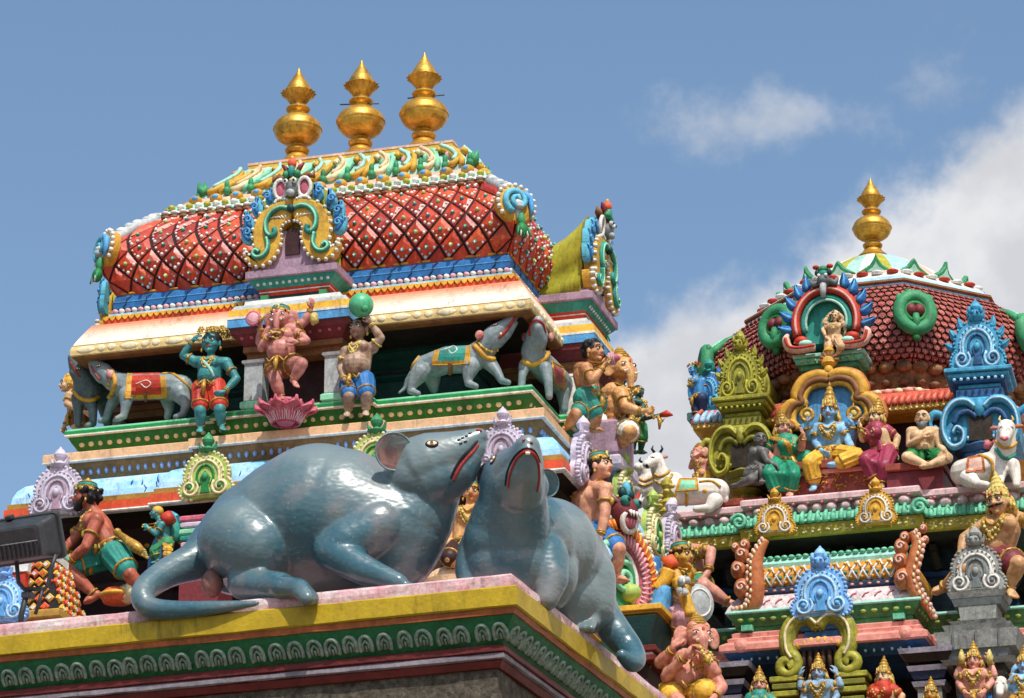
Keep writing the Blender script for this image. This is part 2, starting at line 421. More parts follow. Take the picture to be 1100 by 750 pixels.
# ------------------------------------------------------------------ rats
def rat_paint():
    m = paint('rat_paint', '#3c5f6a', .32, .10, .22, 0, second='#1f4d5b', nscale=2.2, coat=.4, spec=.5, grime=.3)
    nt = m.node_tree; L = nt.links.new
    b = next(n for n in nt.nodes if n.type == 'BSDF_PRINCIPLED')
    geo = next(n for n in nt.nodes if n.type == 'NEW_GEOMETRY')
    # warm grey brushed over the blue on the flanks (paint, in broad soft patches)
    base = b.inputs['Base Color'].links[0].from_socket
    n0 = node(nt, 'ShaderNodeTexNoise'); n0.inputs['Scale'].default_value = 2.1; n0.inputs['Detail'].default_value = 4
    L(geo.outputs['Position'], n0.inputs['Vector'])
    r = node(nt, 'ShaderNodeMapRange'); r.inputs[1].default_value = .40; r.inputs[2].default_value = .60; r.inputs[4].default_value = .85
    L(n0.outputs['Fac'], r.inputs[0])
    mx = node(nt, 'ShaderNodeMix', data_type='RGBA'); L(r.outputs[0], mx.inputs['Factor']); L(base, mx.inputs['A']); mx.inputs['B'].default_value = (*lin('#737f7f'), 1)
    n9 = node(nt, 'ShaderNodeTexNoise'); n9.inputs['Scale'].default_value = 5.5; n9.inputs['Detail'].default_value = 5; mp9 = node(nt, 'ShaderNodeMapping'); mp9.inputs['Location'].default_value = (4, 2, 7); L(geo.outputs['Position'], mp9.inputs['Vector']); L(mp9.outputs[0], n9.inputs['Vector'])
    r9 = node(nt, 'ShaderNodeMapRange'); r9.inputs[1].default_value = .56; r9.inputs[2].default_value = .74; r9.inputs[4].default_value = .55; L(n9.outputs['Fac'], r9.inputs[0])
    m9 = node(nt, 'ShaderNodeMix', data_type='RGBA'); L(r9.outputs[0], m9.inputs['Factor']); L(mx.outputs['Result'], m9.inputs['A']); m9.inputs['B'].default_value = (*lin('#8b7f7b'), 1)
    # fine pale scuffs and dust specks
    nS = node(nt, 'ShaderNodeTexNoise'); nS.inputs['Scale'].default_value = 70; nS.inputs['Detail'].default_value = 6; L(geo.outputs['Position'], nS.inputs['Vector'])
    rS = node(nt, 'ShaderNodeMapRange'); rS.inputs[1].default_value = .62; rS.inputs[2].default_value = .78; rS.inputs[4].default_value = .45; L(nS.outputs['Fac'], rS.inputs[0])
    mS = node(nt, 'ShaderNodeMix', data_type='RGBA'); L(rS.outputs[0], mS.inputs['Factor']); L(m9.outputs['Result'], mS.inputs['A']); mS.inputs['B'].default_value = (*lin('#a3aca9'), 1)
    L(mS.outputs['Result'], b.inputs['Base Color'])
    # brushed hair relief: short strokes lying along the body
    mp = node(nt, 'ShaderNodeMapping'); mp.inputs['Scale'].default_value = (34, 34, 58); mp.inputs['Rotation'].default_value = (0, .8, .3)
    L(geo.outputs['Position'], mp.inputs['Vector'])
    vo = node(nt, 'ShaderNodeTexVoronoi', feature='SMOOTH_F1'); vo.inputs['Scale'].default_value = 1.0; vo.inputs['Smoothness'].default_value = .6
    L(mp.outputs[0], vo.inputs['Vector'])
    n4 = node(nt, 'ShaderNodeTexNoise'); n4.inputs['Scale'].default_value = 14; n4.inputs['Detail'].default_value = 4
    L(geo.outputs['Position'], n4.inputs['Vector'])
    ad = node(nt, 'ShaderNodeMath', operation='ADD'); L(vo.outputs['Distance'], ad.inputs[0]); L(n4.outputs['Fac'], ad.inputs[1])
    bp = node(nt, 'ShaderNodeBump'); bp.inputs['Strength'].default_value = .16; bp.inputs['Distance'].default_value = .009
    L(ad.outputs[0], bp.inputs['Height']); L(bp.outputs[0], b.inputs['Normal']); L(bp.outputs[0], b.inputs['Coat Normal'])
    return m
rat_paint()
paint('ear_pink', '#d6a79e', .65, .2, .3, second='#a2443f', nscale=11); paint('mouth_red', '#a83028', .4, .15, .1); paint('rat_black', '#15181a', .3, .1, 0); paint('iris', '#a8802c', .25, .2, 0, 0)
paint('eye_white', '#efe8d8', .35, .05, .05, 0); paint('tooth', '#ece6d6', .4, .05, .1)
paint('rat_lump', '#8a5f56', .5, .2, .2)
class PlatformAnimal:
    """sculpts in platform coordinates; pixel radii become metres at the depth where the blob stands"""
    def __init__(s): s.S = Sculpt()
    def P(s, t):
        p = rp(t[0], t[1], t[2]); return p
    def R(s, t): return t[3]*mpp(PMX @ rp(t[0], t[1], t[2]))
    def ball(s, *t): s.S.ball(s.P(t), s.R(t), n=32, m=20); return s
    def chain(s, *ts):
        for a, c in zip(ts, ts[1:]): s.S.cone(s.P(a), s.P(c), s.R(a), s.R(c), n=32 if a[3] > 20 else 16)
        return s
def finish(o_me, thing_obj):
    inv = thing_obj.matrix_world.inverted()
from mathutils.bvhtree import BVHTree
def surf_fn(me):
    """where a photo ray meets the sculpted surface (platform coordinates), and the normal there"""
    bv = BVHTree.FromPolygons([v.co.copy() for v in me.vertices], [list(p.vertices) for p in me.polygons])
    o = PMI @ CP; R = PMI.to_3x3()
    def f(px, py):
        h = bv.ray_cast(o, (R @ ray(px, py)).normalized())
        return (h[0], h[1]) if h[0] is not None else None
    return f, bv
def ear_cup(b, c, facing, r, depth, mo, mi, n=22):
    q = Vector(facing).normalized().to_track_quat('Z', 'Y').to_matrix().to_4x4()
    T = Matrix.Translation(c) @ q
    b.lathe([(r*.45, -depth), (r*.8, -depth*.6), (r*1.0, -.1*depth), (r*1.04, 0), (r*1.0, depth*.06), (r*.93, 0)], mo, n, T=T)
    b.lathe([(r*.93, 0), (r*.8, -depth*.25), (r*.5, -depth*.5), (r*.1, -depth*.58)], mi, n, T=T)
def eye(b, p, nrm, r, fwd):
    nrm = Vector(nrm).normalized(); q = nrm.to_track_quat('Z', 'Y').to_matrix()
    f = (Vector(fwd)-nrm*Vector(fwd).dot(nrm)).normalized(); y = nrm.cross(f)
    rot = Matrix((f, y, nrm)).transposed()
    b.ell(p, (r*1.35, r*.95, r*.35), 'rat_black', rot=rot, n=16)
    b.ell(Vector(p)+nrm*r*.10, (r*1.1, r*.7, r*.36), 'mouth_red', rot=rot, n=16)
    b.ell(Vector(p)+nrm*r*.16+y*0.0, (r*1.0, r*.6, r*.38), 'eye_white', rot=rot, n=16)
    b.ell(Vector(p)+nrm*r*.26, (r*.58, r*.56, r*.34), 'iris', rot=rot, n=16)
    b.ell(Vector(p)+nrm*r*.36, (r*.32, r*.34, r*.30), 'rat_black', rot=rot, n=12)
def paw(A, heel, toe_c, v, n=4, spread=7, r=6, vs=.02):
    pass

# the rat in profile
A = PlatformAnimal()
vc = .36
A.ball(284, 580, vc, 67).ball(318, 566, vc, 76).ball(343, 558, vc, 82).ball(364, 560, vc, 79).ball(392, 567, vc, 68).ball(420, 570, vc, 56)
A.chain((284, 580, vc, 66), (318, 566, vc, 76), (343, 558, vc, 82)); A.chain((364, 560, vc, 79), (392, 567, vc, 68), (425, 570, vc, 55)); A.chain((432, 566, vc, 52), (428, 590, vc, 44), (420, 612, vc, 30)); A.chain((300, 598, vc, 52), (400, 600, vc, 46)); A.ball(254, 596, vc, 44)
A.chain((420, 566, vc, 54), (436, 542, vc, 43), (456, 512, vc, 34)); A.chain((438, 562, vc, 48), (462, 530, vc, 33))
vh = vc-.055
A.chain((458, 504, vh, 39), (490, 488, vh, 25), (515, 469, vh, 9.5)); A.chain((464, 517, vh, 34), (493, 507, vh, 20), (514, 481, vh, 9)); A.ball(448, 514, vh, 36)
for sgn in (1, -1):
    def V(d): return vc - sgn*d
    A.chain((258, 580, V(.185), 47), (274, 590, V(.215), 42)); A.chain((272, 604, V(.225), 28), (262, 627, V(.25), 18), (302, 630, V(.34), 16))
    for k, dv in enumerate((-.035, -.012, .012, .034)):
        A.chain((302, 631, V(.34+dv*.7), 13), (322, 632, V(.37+dv*1.3), 11), (337-abs(dv)*200, 643, V(.40+dv*1.5), 8.5))
    A.chain((408, 566, V(.15), 30), (372, 584, V(.225), 25), (356, 592, V(.245), 21)); A.chain((356, 592, V(.245), 21), (390, 612, V(.275), 16.5), (428, 626, V(.30), 10.5))
    for k, dv in enumerate((-.03, -.01, .01, .03)): A.chain((426, 627, V(.27+dv*.6), 6.5), (447-abs(dv)*150, 631, V(.285+dv), 4))
tail = [(240, 586, .36, 36), (212, 602, .25, 22), (183, 614, .14, 17), (160, 629, .03, 14.5), (153, 642, -.03, 13), (162, 653, -.045, 12), (190, 655.5, -.04, 10.5), (230, 653, -.035, 8), (276, 648, -.03, 3.5)]
cp = catmull([Vector((*t[:3],)) for t in tail], 5); cr = catmull([Vector((t[3], 0, 0)) for t in tail], 5)
A.chain(*[(p.x, p.y, p.z, r.x) for p, r in zip(cp, cr)])
me = A.S.mesh('body', 'rat_paint', .0066, 14)
r1 = thing('rat_statue', 'big glossy blue grey rat statue in profile with snout raised and long tail', 'rat statue', P0, rad(-3), 'big rats on the platform')
r1b = link('body', me, r1)
sf, bv = surf_fn(me)
b = MB()
ec = rp(423, 485, .155); ear_cup(b, ec, PMI.to_3x3() @ (CR*.30 - CF*.93 + CU*.10), 20.5*mpp(PMX @ ec), .05, 'rat_paint', 'ear_pink'); b.build('ear', r1)
b = MB(); ec = rp(428, 486, .51); ear_cup(b, ec, PMI.to_3x3() @ (CR*.35 + CF*.9 + CU*.12), 19*mpp(PMX @ ec), .045, 'rat_paint', 'ear_pink'); b.build('ear', r1)
def put_eye(sf, thing_o, px, py, r, fwd):
    h = sf(px, py)
    if h:
        b = MB(); eye(b, h[0], h[1], r*mpp(PMX @ h[0]), fwd); b.build('eye', thing_o)
def stroke(sf, thing_o, name, pts, r, mat, lift=.002, taper=True):
    P = []
    for p in catmull([Vector((x, y, 0)) for x, y in pts], 4):
        h = sf(p.x, p.y)
        if h: P.append(h[0]+h[1]*lift)
    if len(P) < 2: return
    b = MB(); n = len(P); m = mpp(PMX @ P[0])
    b.tube(P, [r*m*(.55+.45*math.sin(PI*min(1, (i+1)/n*1.0))) if taper else r*m for i in range(n)], mat, n=7); return b.build(name, thing_o)
put_eye(sf, r1, 464, 477, 5.6, PMI.to_3x3() @ CR)
stroke(sf, r1, 'mouth', [(487, 517), (491, 507), (499, 495), (509, 484), (514, 477)], 1.9, 'mouth_red')
stroke(sf, r1, 'upper_lip', [(484, 514), (489, 503), (497, 491), (507, 480), (513, 473)], 1.6, 'rat_black')
stroke(sf, r1, 'nostril', [(512, 463), (515, 462), (517, 464)], 1.6, 'mouth_red')
for q in ((493, 473), (497, 471), (501, 469), (495, 477), (500, 475), (505, 466)):
    stroke(sf, r1, 'whisker_spot', [(q[0]-1.5, q[1]), (q[0]+1.5, q[1]-1)], 1.1, 'rat_black', .001, False)
h = rp(228, 627, .13); b = MB(); b.ell(h, Vector((12, 12, 16))*mpp(PMX @ h), 'rat_lump', n=14, m=10); b.build('hind_lump', r1)

# the rat that faces the front corner
A = PlatformAnimal()
A.ball(544, 582, .36, 47).ball(545, 606, .38, 47).ball(566, 582, .55, 54).ball(588, 590, .78, 56).ball(604, 610, 1.02, 53).ball(574, 616, .6, 48).ball(602, 640, .9, 46)
A.chain((544, 582, .36, 46), (588, 590, .78, 55), (604, 610, 1.02, 52)); A.chain((547, 568, .34, 45), (551, 543, .27, 38), (551, 516, .22, 35))
A.chain((552, 514, .22, 33), (562, 497, .10, 22), (567, 480, .03, 13.5)); A.chain((556, 525, .18, 30), (563, 508, .07, 19), (567, 488, .01, 11)); A.ball(540, 520, .22, 25); A.ball(570, 522, .22, 20)
A.chain((584, 600, .44, 28), (592, 622, .40, 19), (587, 644, .37, 13)); A.chain((516, 590, .36, 24), (508, 612, .34, 20), (508, 632, .30, 14))
A.chain((628, 620, .98, 34), (630, 650, .98, 32)); A.chain((630, 656, .95, 20), (632, 668, .92, 13))
for dv in (-5, 0, 5): A.chain((632+dv, 668, .90, 6), (628+dv*1.4, 675, .84, 4.5))
tail = [(630, 640, 1.12, 28), (648, 662, 1.12, 20), (662, 680, 1.10, 17.5), (675, 696, 1.10, 15.5), (682, 708, 1.04, 12.5), (678, 712, .98, 10), (668, 704, .92, 7)]
cp = catmull([Vector((*t[:3],)) for t in tail], 5); cr = catmull([Vector((t[3], 0, 0)) for t in tail], 5)
A.chain(*[(p.x, p.y, p.z, r.x) for p, r in zip(cp, cr)])
me = A.S.mesh('body', 'rat_paint', .0066, 14)
r2 = thing('rat_statue', 'big glossy blue grey rat statue seen head on with raised chin at platform corner', 'rat statue', P0, rad(-3), 'big rats on the platform')
link('body', me, r2)
sf, bv = surf_fn(me)
b = MB(); ec = rp(588, 519, .30); ear_cup(b, ec, PMI.to_3x3() @ (CR*.55 - CF*.8 + CU*.1), 15*mpp(PMX @ ec), .04, 'rat_paint', 'rat_paint'); b.build('ear', r2)
b = MB(); ec = rp(524, 512, .36); ear_cup(b, ec, PMI.to_3x3() @ (-CR*.6 - CF*.7 + CU*.1), 15*mpp(PMX @ ec), .04, 'rat_paint', 'ear_pink'); b.build('ear', r2)
put_eye(sf, r2, 530, 494, 4.6, PMI.to_3x3() @ CU)
stroke(sf, r2, 'mouth', [(546, 524), (548, 510), (553, 497), (560, 488), (567, 485), (574, 489), (578, 499), (579, 514), (577, 528)], 1.8, 'mouth_red')
stroke(sf, r2, 'upper_lip', [(543, 522), (545, 508), (551, 494), (559, 485), (567, 482), (575, 486), (580, 497)], 1.4, 'rat_black')
stroke(sf, r2, 'nostril', [(562, 474), (564, 472)], 1.6, 'mouth_red'); stroke(sf, r2, 'nostril', [(570, 475), (572, 477)], 1.6, 'mouth_red')
stroke(sf, r2, 'front_teeth', [(565, 487), (569, 487)], 2.0, 'tooth', .003, False)
# ------------------------------------------------------------------ ornament shared by the towers
def TR(x=0, y=0, z=0, rz=0, s=1, rx=0): return Matrix.Translation((x, y, z)) @ Matrix.Rotation(rz, 4, 'Z') @ Matrix.Rotation(rx, 4, 'X') @ Matrix.Scale(s, 4)
def plan(hx, hy, e=0, bays=None, p=0):
    """rectangular plan grown by e, with a shallow bay projecting by p in the middle of each side"""
    X, Y = hx+e, hy+e
    if not bays: return [(-X, -Y), (X, -Y), (X, Y), (-X, Y)]
    bx, by = bays[0]+e, bays[1]+e
    return [(-X, -Y), (-bx, -Y), (-bx, -Y-p), (bx, -Y-p), (bx, -Y), (X, -Y), (X, -by), (X+p, -by), (X+p, by), (X, by), (X, Y), (bx, Y), (bx, Y+p), (-bx, Y+p), (-bx, Y), (-X, Y), (-X, by), (-X-p, by), (-X-p, -by), (-X, -by)]
def band(b, hx, hy, prof, mat, bays=None, p=0, cap=(True, True)):
    """prof: (e, z) from the bottom up"""
    b.loft([[(x, y, z) for x, y in plan(hx, hy, e, bays, p)] for e, z in prof], mat, cap=cap)
def runs(hx, hy, e=0, bays=None, p=0, back=False):
    """the straight edges of the plan: (start, direction, length, turn about z); x along the edge, -y outward"""
    P = plan(hx, hy, e, bays, p); o = []
    for i in range(len(P)):
        a, c = Vector(P[i]), Vector(P[(i+1) % len(P)]); d = c-a
        if d.length < .05: continue
        if not back and d.x < -1e-6 and (a.y > 0): continue
        o.append((a, d.normalized(), d.length, math.atan2(d.y, d.x)))
    return o
def along(hx, hy, e, z, step, fn, bays=None, p=0, margin=.03, start=.5):
    k = 0
    for a, d, Ln, rz in runs(hx, hy, e, bays, p):
        n = max(1, int((Ln-2*margin)/step)); st = (Ln-2*margin)/n
        for i in range(n):
            q = a + d*(margin+st*(i+start)); fn(TR(q.x, q.y, z, rz), k, st); k += 1
def beads(b, hx, hy, e, z, step, r, mat, bays=None, p=0, alt=None, n=8, m=5, margin=.03):
    def f(T, k, st): b.ell((random.uniform(-.06, .06)*step, 0, random.uniform(-.08, .08)*r[2]), (r[0]*random.uniform(.86, 1.08), r[1]*random.uniform(.85, 1.05), r[2]*random.uniform(.86, 1.08)), mat if alt is None or k % 2 == 0 else alt, T=T, n=n, m=m)
    along(hx, hy, e, z, step, f, bays, p, margin)

def leaf(b, c, ang, ln, wd, mat, T, th=.02, curl=.25, mat2=None):
    """a flame-shaped leaf in x,z from c, pointing along ang, with a raised midrib curl"""
    d = Vector((math.cos(ang), math.sin(ang))); q = Vector((-d.y, d.x))
    O = []
    for i in range(9):
        t = i/8; w = wd*math.sin(PI*min(1, t*.92+.08))**.8*(1-t*.35)
        O.append((Vector(c)+d*ln*t+q*(w+curl*ln*t*t)))
    for i in range(8, -1, -1):
        t = i/8; w = wd*math.sin(PI*min(1, t*.92+.08))**.8*(1-t*.35)
        O.append((Vector(c)+d*ln*t+q*(-w+curl*ln*t*t)))
    b.prism([(o.x, o.y) for o in O], -th, th*.4, mat, T=T, bevel=th*.5)
    mid = [(Vector(c)+d*ln*t+q*(curl*ln*t*t)) for t in (.1, .3, .5, .7, .9)]
    b.tube([(o.x, -th, o.y) for o in mid], [wd*.28, wd*.34, wd*.3, wd*.2, wd*.08], mat2 or mat, n=6, T=T)

def crest(b, T, s=1.0, main='lilac', line=None, rim=None, core=None, knob=None, leaves=None, back=.10, flat=False, face=False):
    """a horseshoe gable: a plate with two volutes below, ribbed arch, beaded rim, a dark heart and a finial. Unit: about 1 wide, 1.1 high"""
    line = line or main; rim = rim or main; core = core or main; knob = knob or main
    S = T @ Matrix.Scale(s, 4)
    half = [(0, 0), (.18, -.015), (.36, -.02), (.47, .05), (.50, .17), (.45, .27), (.40, .33), (.42, .45), (.38, .60), (.28, .73), (.13, .81), (0, .84)]
    hp = [(p.x, p.y) for p in catmull([Vector((x, z, 0)) for x, z in half], 4)]
    O = hp[:-1]+[(-x, z) for x, z in hp[::-1]][:-1]
    b.prism(O, -.06, back, main, T=S, bevel=.025)
    # inner step
    b.prism([(x*.80, .05+z*.84) for x, z in O], -.085, -.05, line, T=S, bevel=.015)
    b.prism([(x*.70, .075+z*.76) for x, z in O], -.095, -.07, main, T=S, bevel=.012)
    for sg in (1, -1):
        b.tube([(x, -.10-.03*i/30, z) for i, (x, y, z) in enumerate(spiral((sg*.28, .17), .16, .03, PI*.75, 1.6, 26, sg))], [.028-.010*i/26 for i in range(27)], line, n=6, T=S)
        b.ell((sg*.28, -.12, .17), (.05, .05, .05), core, T=S, n=8, m=6)
        arc = [(sg*(.26*math.cos(t)+.0), -.10, .36+.30*math.sin(t)) for t in np.linspace(-.45, PI/2, 9)]
        b.tube(arc, .026, line, n=6, T=S)
        arc = [(sg*(.155*math.cos(t)), -.105, .37+.20*math.sin(t)) for t in np.linspace(-.9, PI/2, 8)]
        b.tube(arc, .024, core, n=6, T=S)
        for q in range(9): t_ = -.5+q*.24; b.ell((sg*.33*math.cos(t_), -.085, .36+.37*math.sin(t_)), (.02, .03, .02), rim, T=S, n=6, m=5)
        for i, (x, z) in enumerate(hp):
            if 5 <= i < len(hp)-2 and i % 2 == 0: b.ell((sg*x, -.035, z), (.034, .05, .034), rim, T=S, n=7, m=5)
    b.prism([(-.09, .06), (.09, .06), (.06, .2), (.10, .34), (0, .47), (-.10, .34), (-.06, .2)], -.12, -.05, core, T=S, bevel=.01)
    b.ell((0, -.12, .36), (.06, .05, .075), knob, T=S, n=10, m=7)
    if leaves:
        for sg in (1, -1):
            for a, cx, cz, ln in ((.35, .42, .38, .20), (.75, .38, .55, .21), (1.1, .27, .70, .21)):
                leaf(b, (sg*cx, cz), a if sg > 0 else PI-a, ln, .075, leaves, S @ Matrix.Translation((0, .02, 0)), .05, .22*sg)
    # finial: flared collar, bulb and tip
    b.lathe([(.06, .80), (.15, .84), (.17, .87), (.09, .90), (.06, .94), (.10, 1.0), (.115, 1.05), (.08, 1.12), (.03, 1.17), (.012, 1.2)], knob, 12, T=S)
    for sg in (1, -1):
        leaf(b, (sg*.07, .86), .55 if sg > 0 else PI-.55, .17, .05, knob, S, .035, .5*sg)
    if face:
        b.ell((0, -.10, .90), (.10, .08, .09), knob, T=S); 
        for sg in (1, -1):
            b.ell((sg*.045, -.17, .93), .03, rim, T=S, n=8, m=6); b.ell((sg*.11, -.12, .98), (.035, .04, .07), rim, T=S, n=8, m=6)

def kalasha(name, label, loc, H, group=None, lobes=0):
    """gilded pot finial: base, waist, pot, collar, flower cup, bud"""
    t = thing(name, label, 'finial', loc, 0, group)
    def part(n, prof, k=28, **kw):
        b = MB(); b.lathe([(r*H, z*H) for r, z in prof], 'gilt', k, **kw); return b.build(n, t)
    part('base', [(.19, -.04), (.19, .0), (.175, .015), (.18, .03), (.15, .06), (.12, .085), (.105, .11), (.085, .13)])
    part('neck', [(.07, .128), (.10, .145), (.112, .165), (.112, .18), (.09, .20), (.07, .215), (.075, .225)])
    part('pot', [(.07, .228), (.10, .240), (.140, .258), (.178, .285), (.203, .318), (.215, .35), (.219, .371), (.226, .375), (.227, .383), (.226, .391), (.219, .395), (.214, .415), (.200, .445), (.178, .470), (.146, .495), (.11, .513), (.07, .526)], 48)
    part('collar', [(.068, .522), (.075, .55), (.105, .568), (.113, .585), (.10, .602), (.07, .615), (.065, .635)])
    b = MB(); b.lathe([(.062*H, .63*H), (.09*H, .66*H), (.12*H, .70*H, .02), (.157*H, .745*H, .07), (.148*H, .752*H, .07), (.112*H, .735*H, .03)], 'gilt', 48, lobes=16); b.build('flower_cup', t)
    part('bud', [(.104, .735), (.117, .765), (.114, .79), (.096, .83), (.068, .875), (.041, .918), (.019, .962), (.004, 1.0)])
    return t
gm = paint('gilt', '#e0b050', .40, .2, .3, .06, metal=.72, second='#b98430', nscale=14)
# ------------------------------------------------------------------ the near tower (oblong barrel roof)
LC = Vector((-8.83, 25.45, 0)); HX, HY = 1.84, 1.34
lt = thing('temple_tower', 'near painted temple tower with red diamond barrel roof and three gilded finials', 'temple tower', LC)
BAY = (.64, .62); BP = .06
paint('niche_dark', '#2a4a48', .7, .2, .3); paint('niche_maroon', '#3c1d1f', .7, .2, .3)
paint('roof_red', '#bf3f1f', .4, .2, .4, .1, second='#a32f1a', nscale=14, spec=.45); paint('roof_faded', '#cf5a34', .48, .2, .5, .12, second='#b5442a', nscale=20); paint('roof_deep', '#a3301c', .4, .2, .4, .1, second='#8a2416', nscale=14, spec=.45); paint('roof_line', '#241313', .6, .1, .2)
paint('cream_ledge', '#e9b98c', .6, .12, .3); paint('cove_brown', '#8d6a3e', .6, .2, .4); paint('dash_blue', '#8fa9d6', .6, .1, .2)
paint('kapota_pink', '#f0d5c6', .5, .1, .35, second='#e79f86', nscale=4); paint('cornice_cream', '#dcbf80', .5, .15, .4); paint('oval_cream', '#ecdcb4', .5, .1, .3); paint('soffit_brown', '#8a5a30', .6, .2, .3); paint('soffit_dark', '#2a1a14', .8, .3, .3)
paint('green_ledge', '#2fa35a', .5, .15, .3); paint('green_pale', '#93d6b0', .5, .1, .2); paint('green_cove', '#1f6f2c', .5, .2, .3); paint('dot_cream', '#d9c99a', .5, .1, .2)
paint('kapota_blue', '#b9d9ef', .5, .1, .3, second='#6fb2e2', nscale=5); paint('edge_gold', '#b38a3c', .5, .15, .3); paint('band_vermilion', '#dc5530', .5, .15, .3)
def lpart(name, fn, parent=lt):
    b = MB(); fn(b); return b.build(name, parent)
B = dict(bays=BAY, p=BP)
# lower tier below the blue eave: recessed wall, frieze, pilasters
def f(b):
    band(b, HX, HY, [(-.10, 8.3), (-.10, 9.60)], 'niche_maroon', **B)
    band(b, HX, HY, [(-.09, 9.36), (-.02, 9.40), (.06, 9.52), (.06, 9.56), (.2, 9.60)], 'dmaroon', **B)
    beads(b, HX, HY, -.005, 9.45, .085, (.03, .02, .035), 'gold_paint', **B)
    band(b, HX, HY, [(-.06, 9.12), (-.04, 9.14), (-.04, 9.18), (-.06, 9.20)], 'dbrown', **B)
lpart('recessed_wall', f)
def f(b):
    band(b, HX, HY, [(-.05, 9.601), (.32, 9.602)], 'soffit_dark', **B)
    band(b, HX, HY, [(.322, 9.603), (.345, 9.612), (.35, 9.622), (.345, 9.632)], 'white', **B)
    band(b, HX, HY, [(.335, 9.633), (.335, 9.70)], 'band_vermilion', **B)
    band(b, HX, HY, [(.30, 9.702), (.315, 9.708), (.318, 9.745), (.305, 9.75)], 'edge_gold', **B)
    band(b, HX, HY, [(.295, 9.752), (.29, 9.80), (.265, 9.86), (.22, 9.91), (.16, 9.94), (.08, 9.955)], 'kapota_blue', **B)
eave_fn = f
def f(b):   # little blue flourishes painted in relief on the eave
    eave_fn(b)
    def g(T, k, st):
        for q in range(3):
            x = random.uniform(-.10, .10); z = random.uniform(-.02, .05); r = random.uniform(.012, .022)
            b.tube([(x, -.008-z*-.35, z-.03), (x+r*.7, -.010+.15*z, z+.0), (x+r*random.uniform(-.6, 1.4), -.004+.25*z, z+r*1.6)], [.004, .006, .002], 'blue', n=5, T=T)
    along(HX, HY, .281, 9.80, .34, g, **B)
lpart('blue_eave', f)
def f(b):
    band(b, HX, HY, [(.02, 9.945), (.035, 9.985), (.06, 10.03), (.10, 10.08), (.105, 10.10)], 'cove_brown', **B)
    beads(b, HX, HY, .071, 10.035, .062, (.016, .022, .026), 'dash_blue', **B)
    band(b, HX, HY, [(.12, 10.101), (.130, 10.108), (.130, 10.116)], 'white', **B)
    band(b, HX, HY, [(.127, 10.117), (.130, 10.175), (.12, 10.182)], 'cream_ledge', **B)
lpart('cream_ledge', f)
def f(b):
    band(b, HX, HY, [(-.09, 10.175), (-.09, 10.205)], 'green_cove', **B)
    band(b, HX, HY, [(-.075, 10.206), (-.07, 10.222), (-.085, 10.228)], 'dot_cream', **B)
    band(b, HX, HY, [(-.085, 10.229), (-.08, 10.245), (-.06, 10.27), (-.03, 10.31), (-.01, 10.35)], 'green_cove', **B)
    beads(b, HX, HY, -.045, 10.300, .075, (.024, .018, .024), 'dot_cream', **B)
    band(b, HX, HY, [(-.005, 10.351), (.012, 10.356), (.012, 10.366)], 'white', **B)
    band(b, HX, HY, [(.008, 10.367), (.014, 10.39), (.006, 10.398)], 'green_ledge', **B)
    band(b, HX, HY, [(-.002, 10.399), (-.002, 10.412), (-.01, 10.414)], 'green_pale', **B)
lpart('green_ledge', f)
def f(b):
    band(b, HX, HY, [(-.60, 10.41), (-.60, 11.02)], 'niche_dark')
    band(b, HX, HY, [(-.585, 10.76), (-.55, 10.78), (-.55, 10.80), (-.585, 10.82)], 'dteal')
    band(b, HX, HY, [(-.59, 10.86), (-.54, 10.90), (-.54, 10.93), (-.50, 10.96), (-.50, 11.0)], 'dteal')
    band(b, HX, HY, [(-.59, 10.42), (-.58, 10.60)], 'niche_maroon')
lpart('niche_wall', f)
def f(b):
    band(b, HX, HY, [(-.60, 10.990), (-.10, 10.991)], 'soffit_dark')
    band(b, HX, HY, [(-.10, 10.984), (-.03, 10.985), (-.015, 10.992), (-.012, 11.002)], 'soffit_brown', cap=(False, True))
    band(b, HX, HY, [(-.008, 11.003), (0, 11.01), (.002, 11.05), (-.008, 11.085)], 'cornice_cream')
    kp = [(-.014, 11.092), (-.024, 11.116), (-.036, 11.140), (-.049, 11.164), (-.062, 11.188), (-.076, 11.212), (-.090, 11.236), (-.105, 11.260), (-.120, 11.284), (-.16, 11.300)]
    kc = ['#e6d8c4', '#eadbca', '#ebd8c8', '#eacfbc', '#e8c3ac', '#e6b297', '#e39f80', '#df8a66', '#da764c']
    for i in range(9):
        paint('kapota_%d' % i, kc[i], .5, .1, .4); band(b, HX, HY, [kp[i], kp[i+1]], 'kapota_%d' % i, cap=(False, i == 8))
    def g(T, k, st):
        for x, w in ((-.085, .078), (.045, .034), (.130, .034)):
            b.ell((x*st/.36+random.uniform(-.004, .004), 0, random.uniform(-.002, .002)), (w, .010, .026), 'oval_cream', T=T, n=14, m=7)
    along(HX, HY, .001, 11.048, .36, g)
lpart('pink_cornice', f)
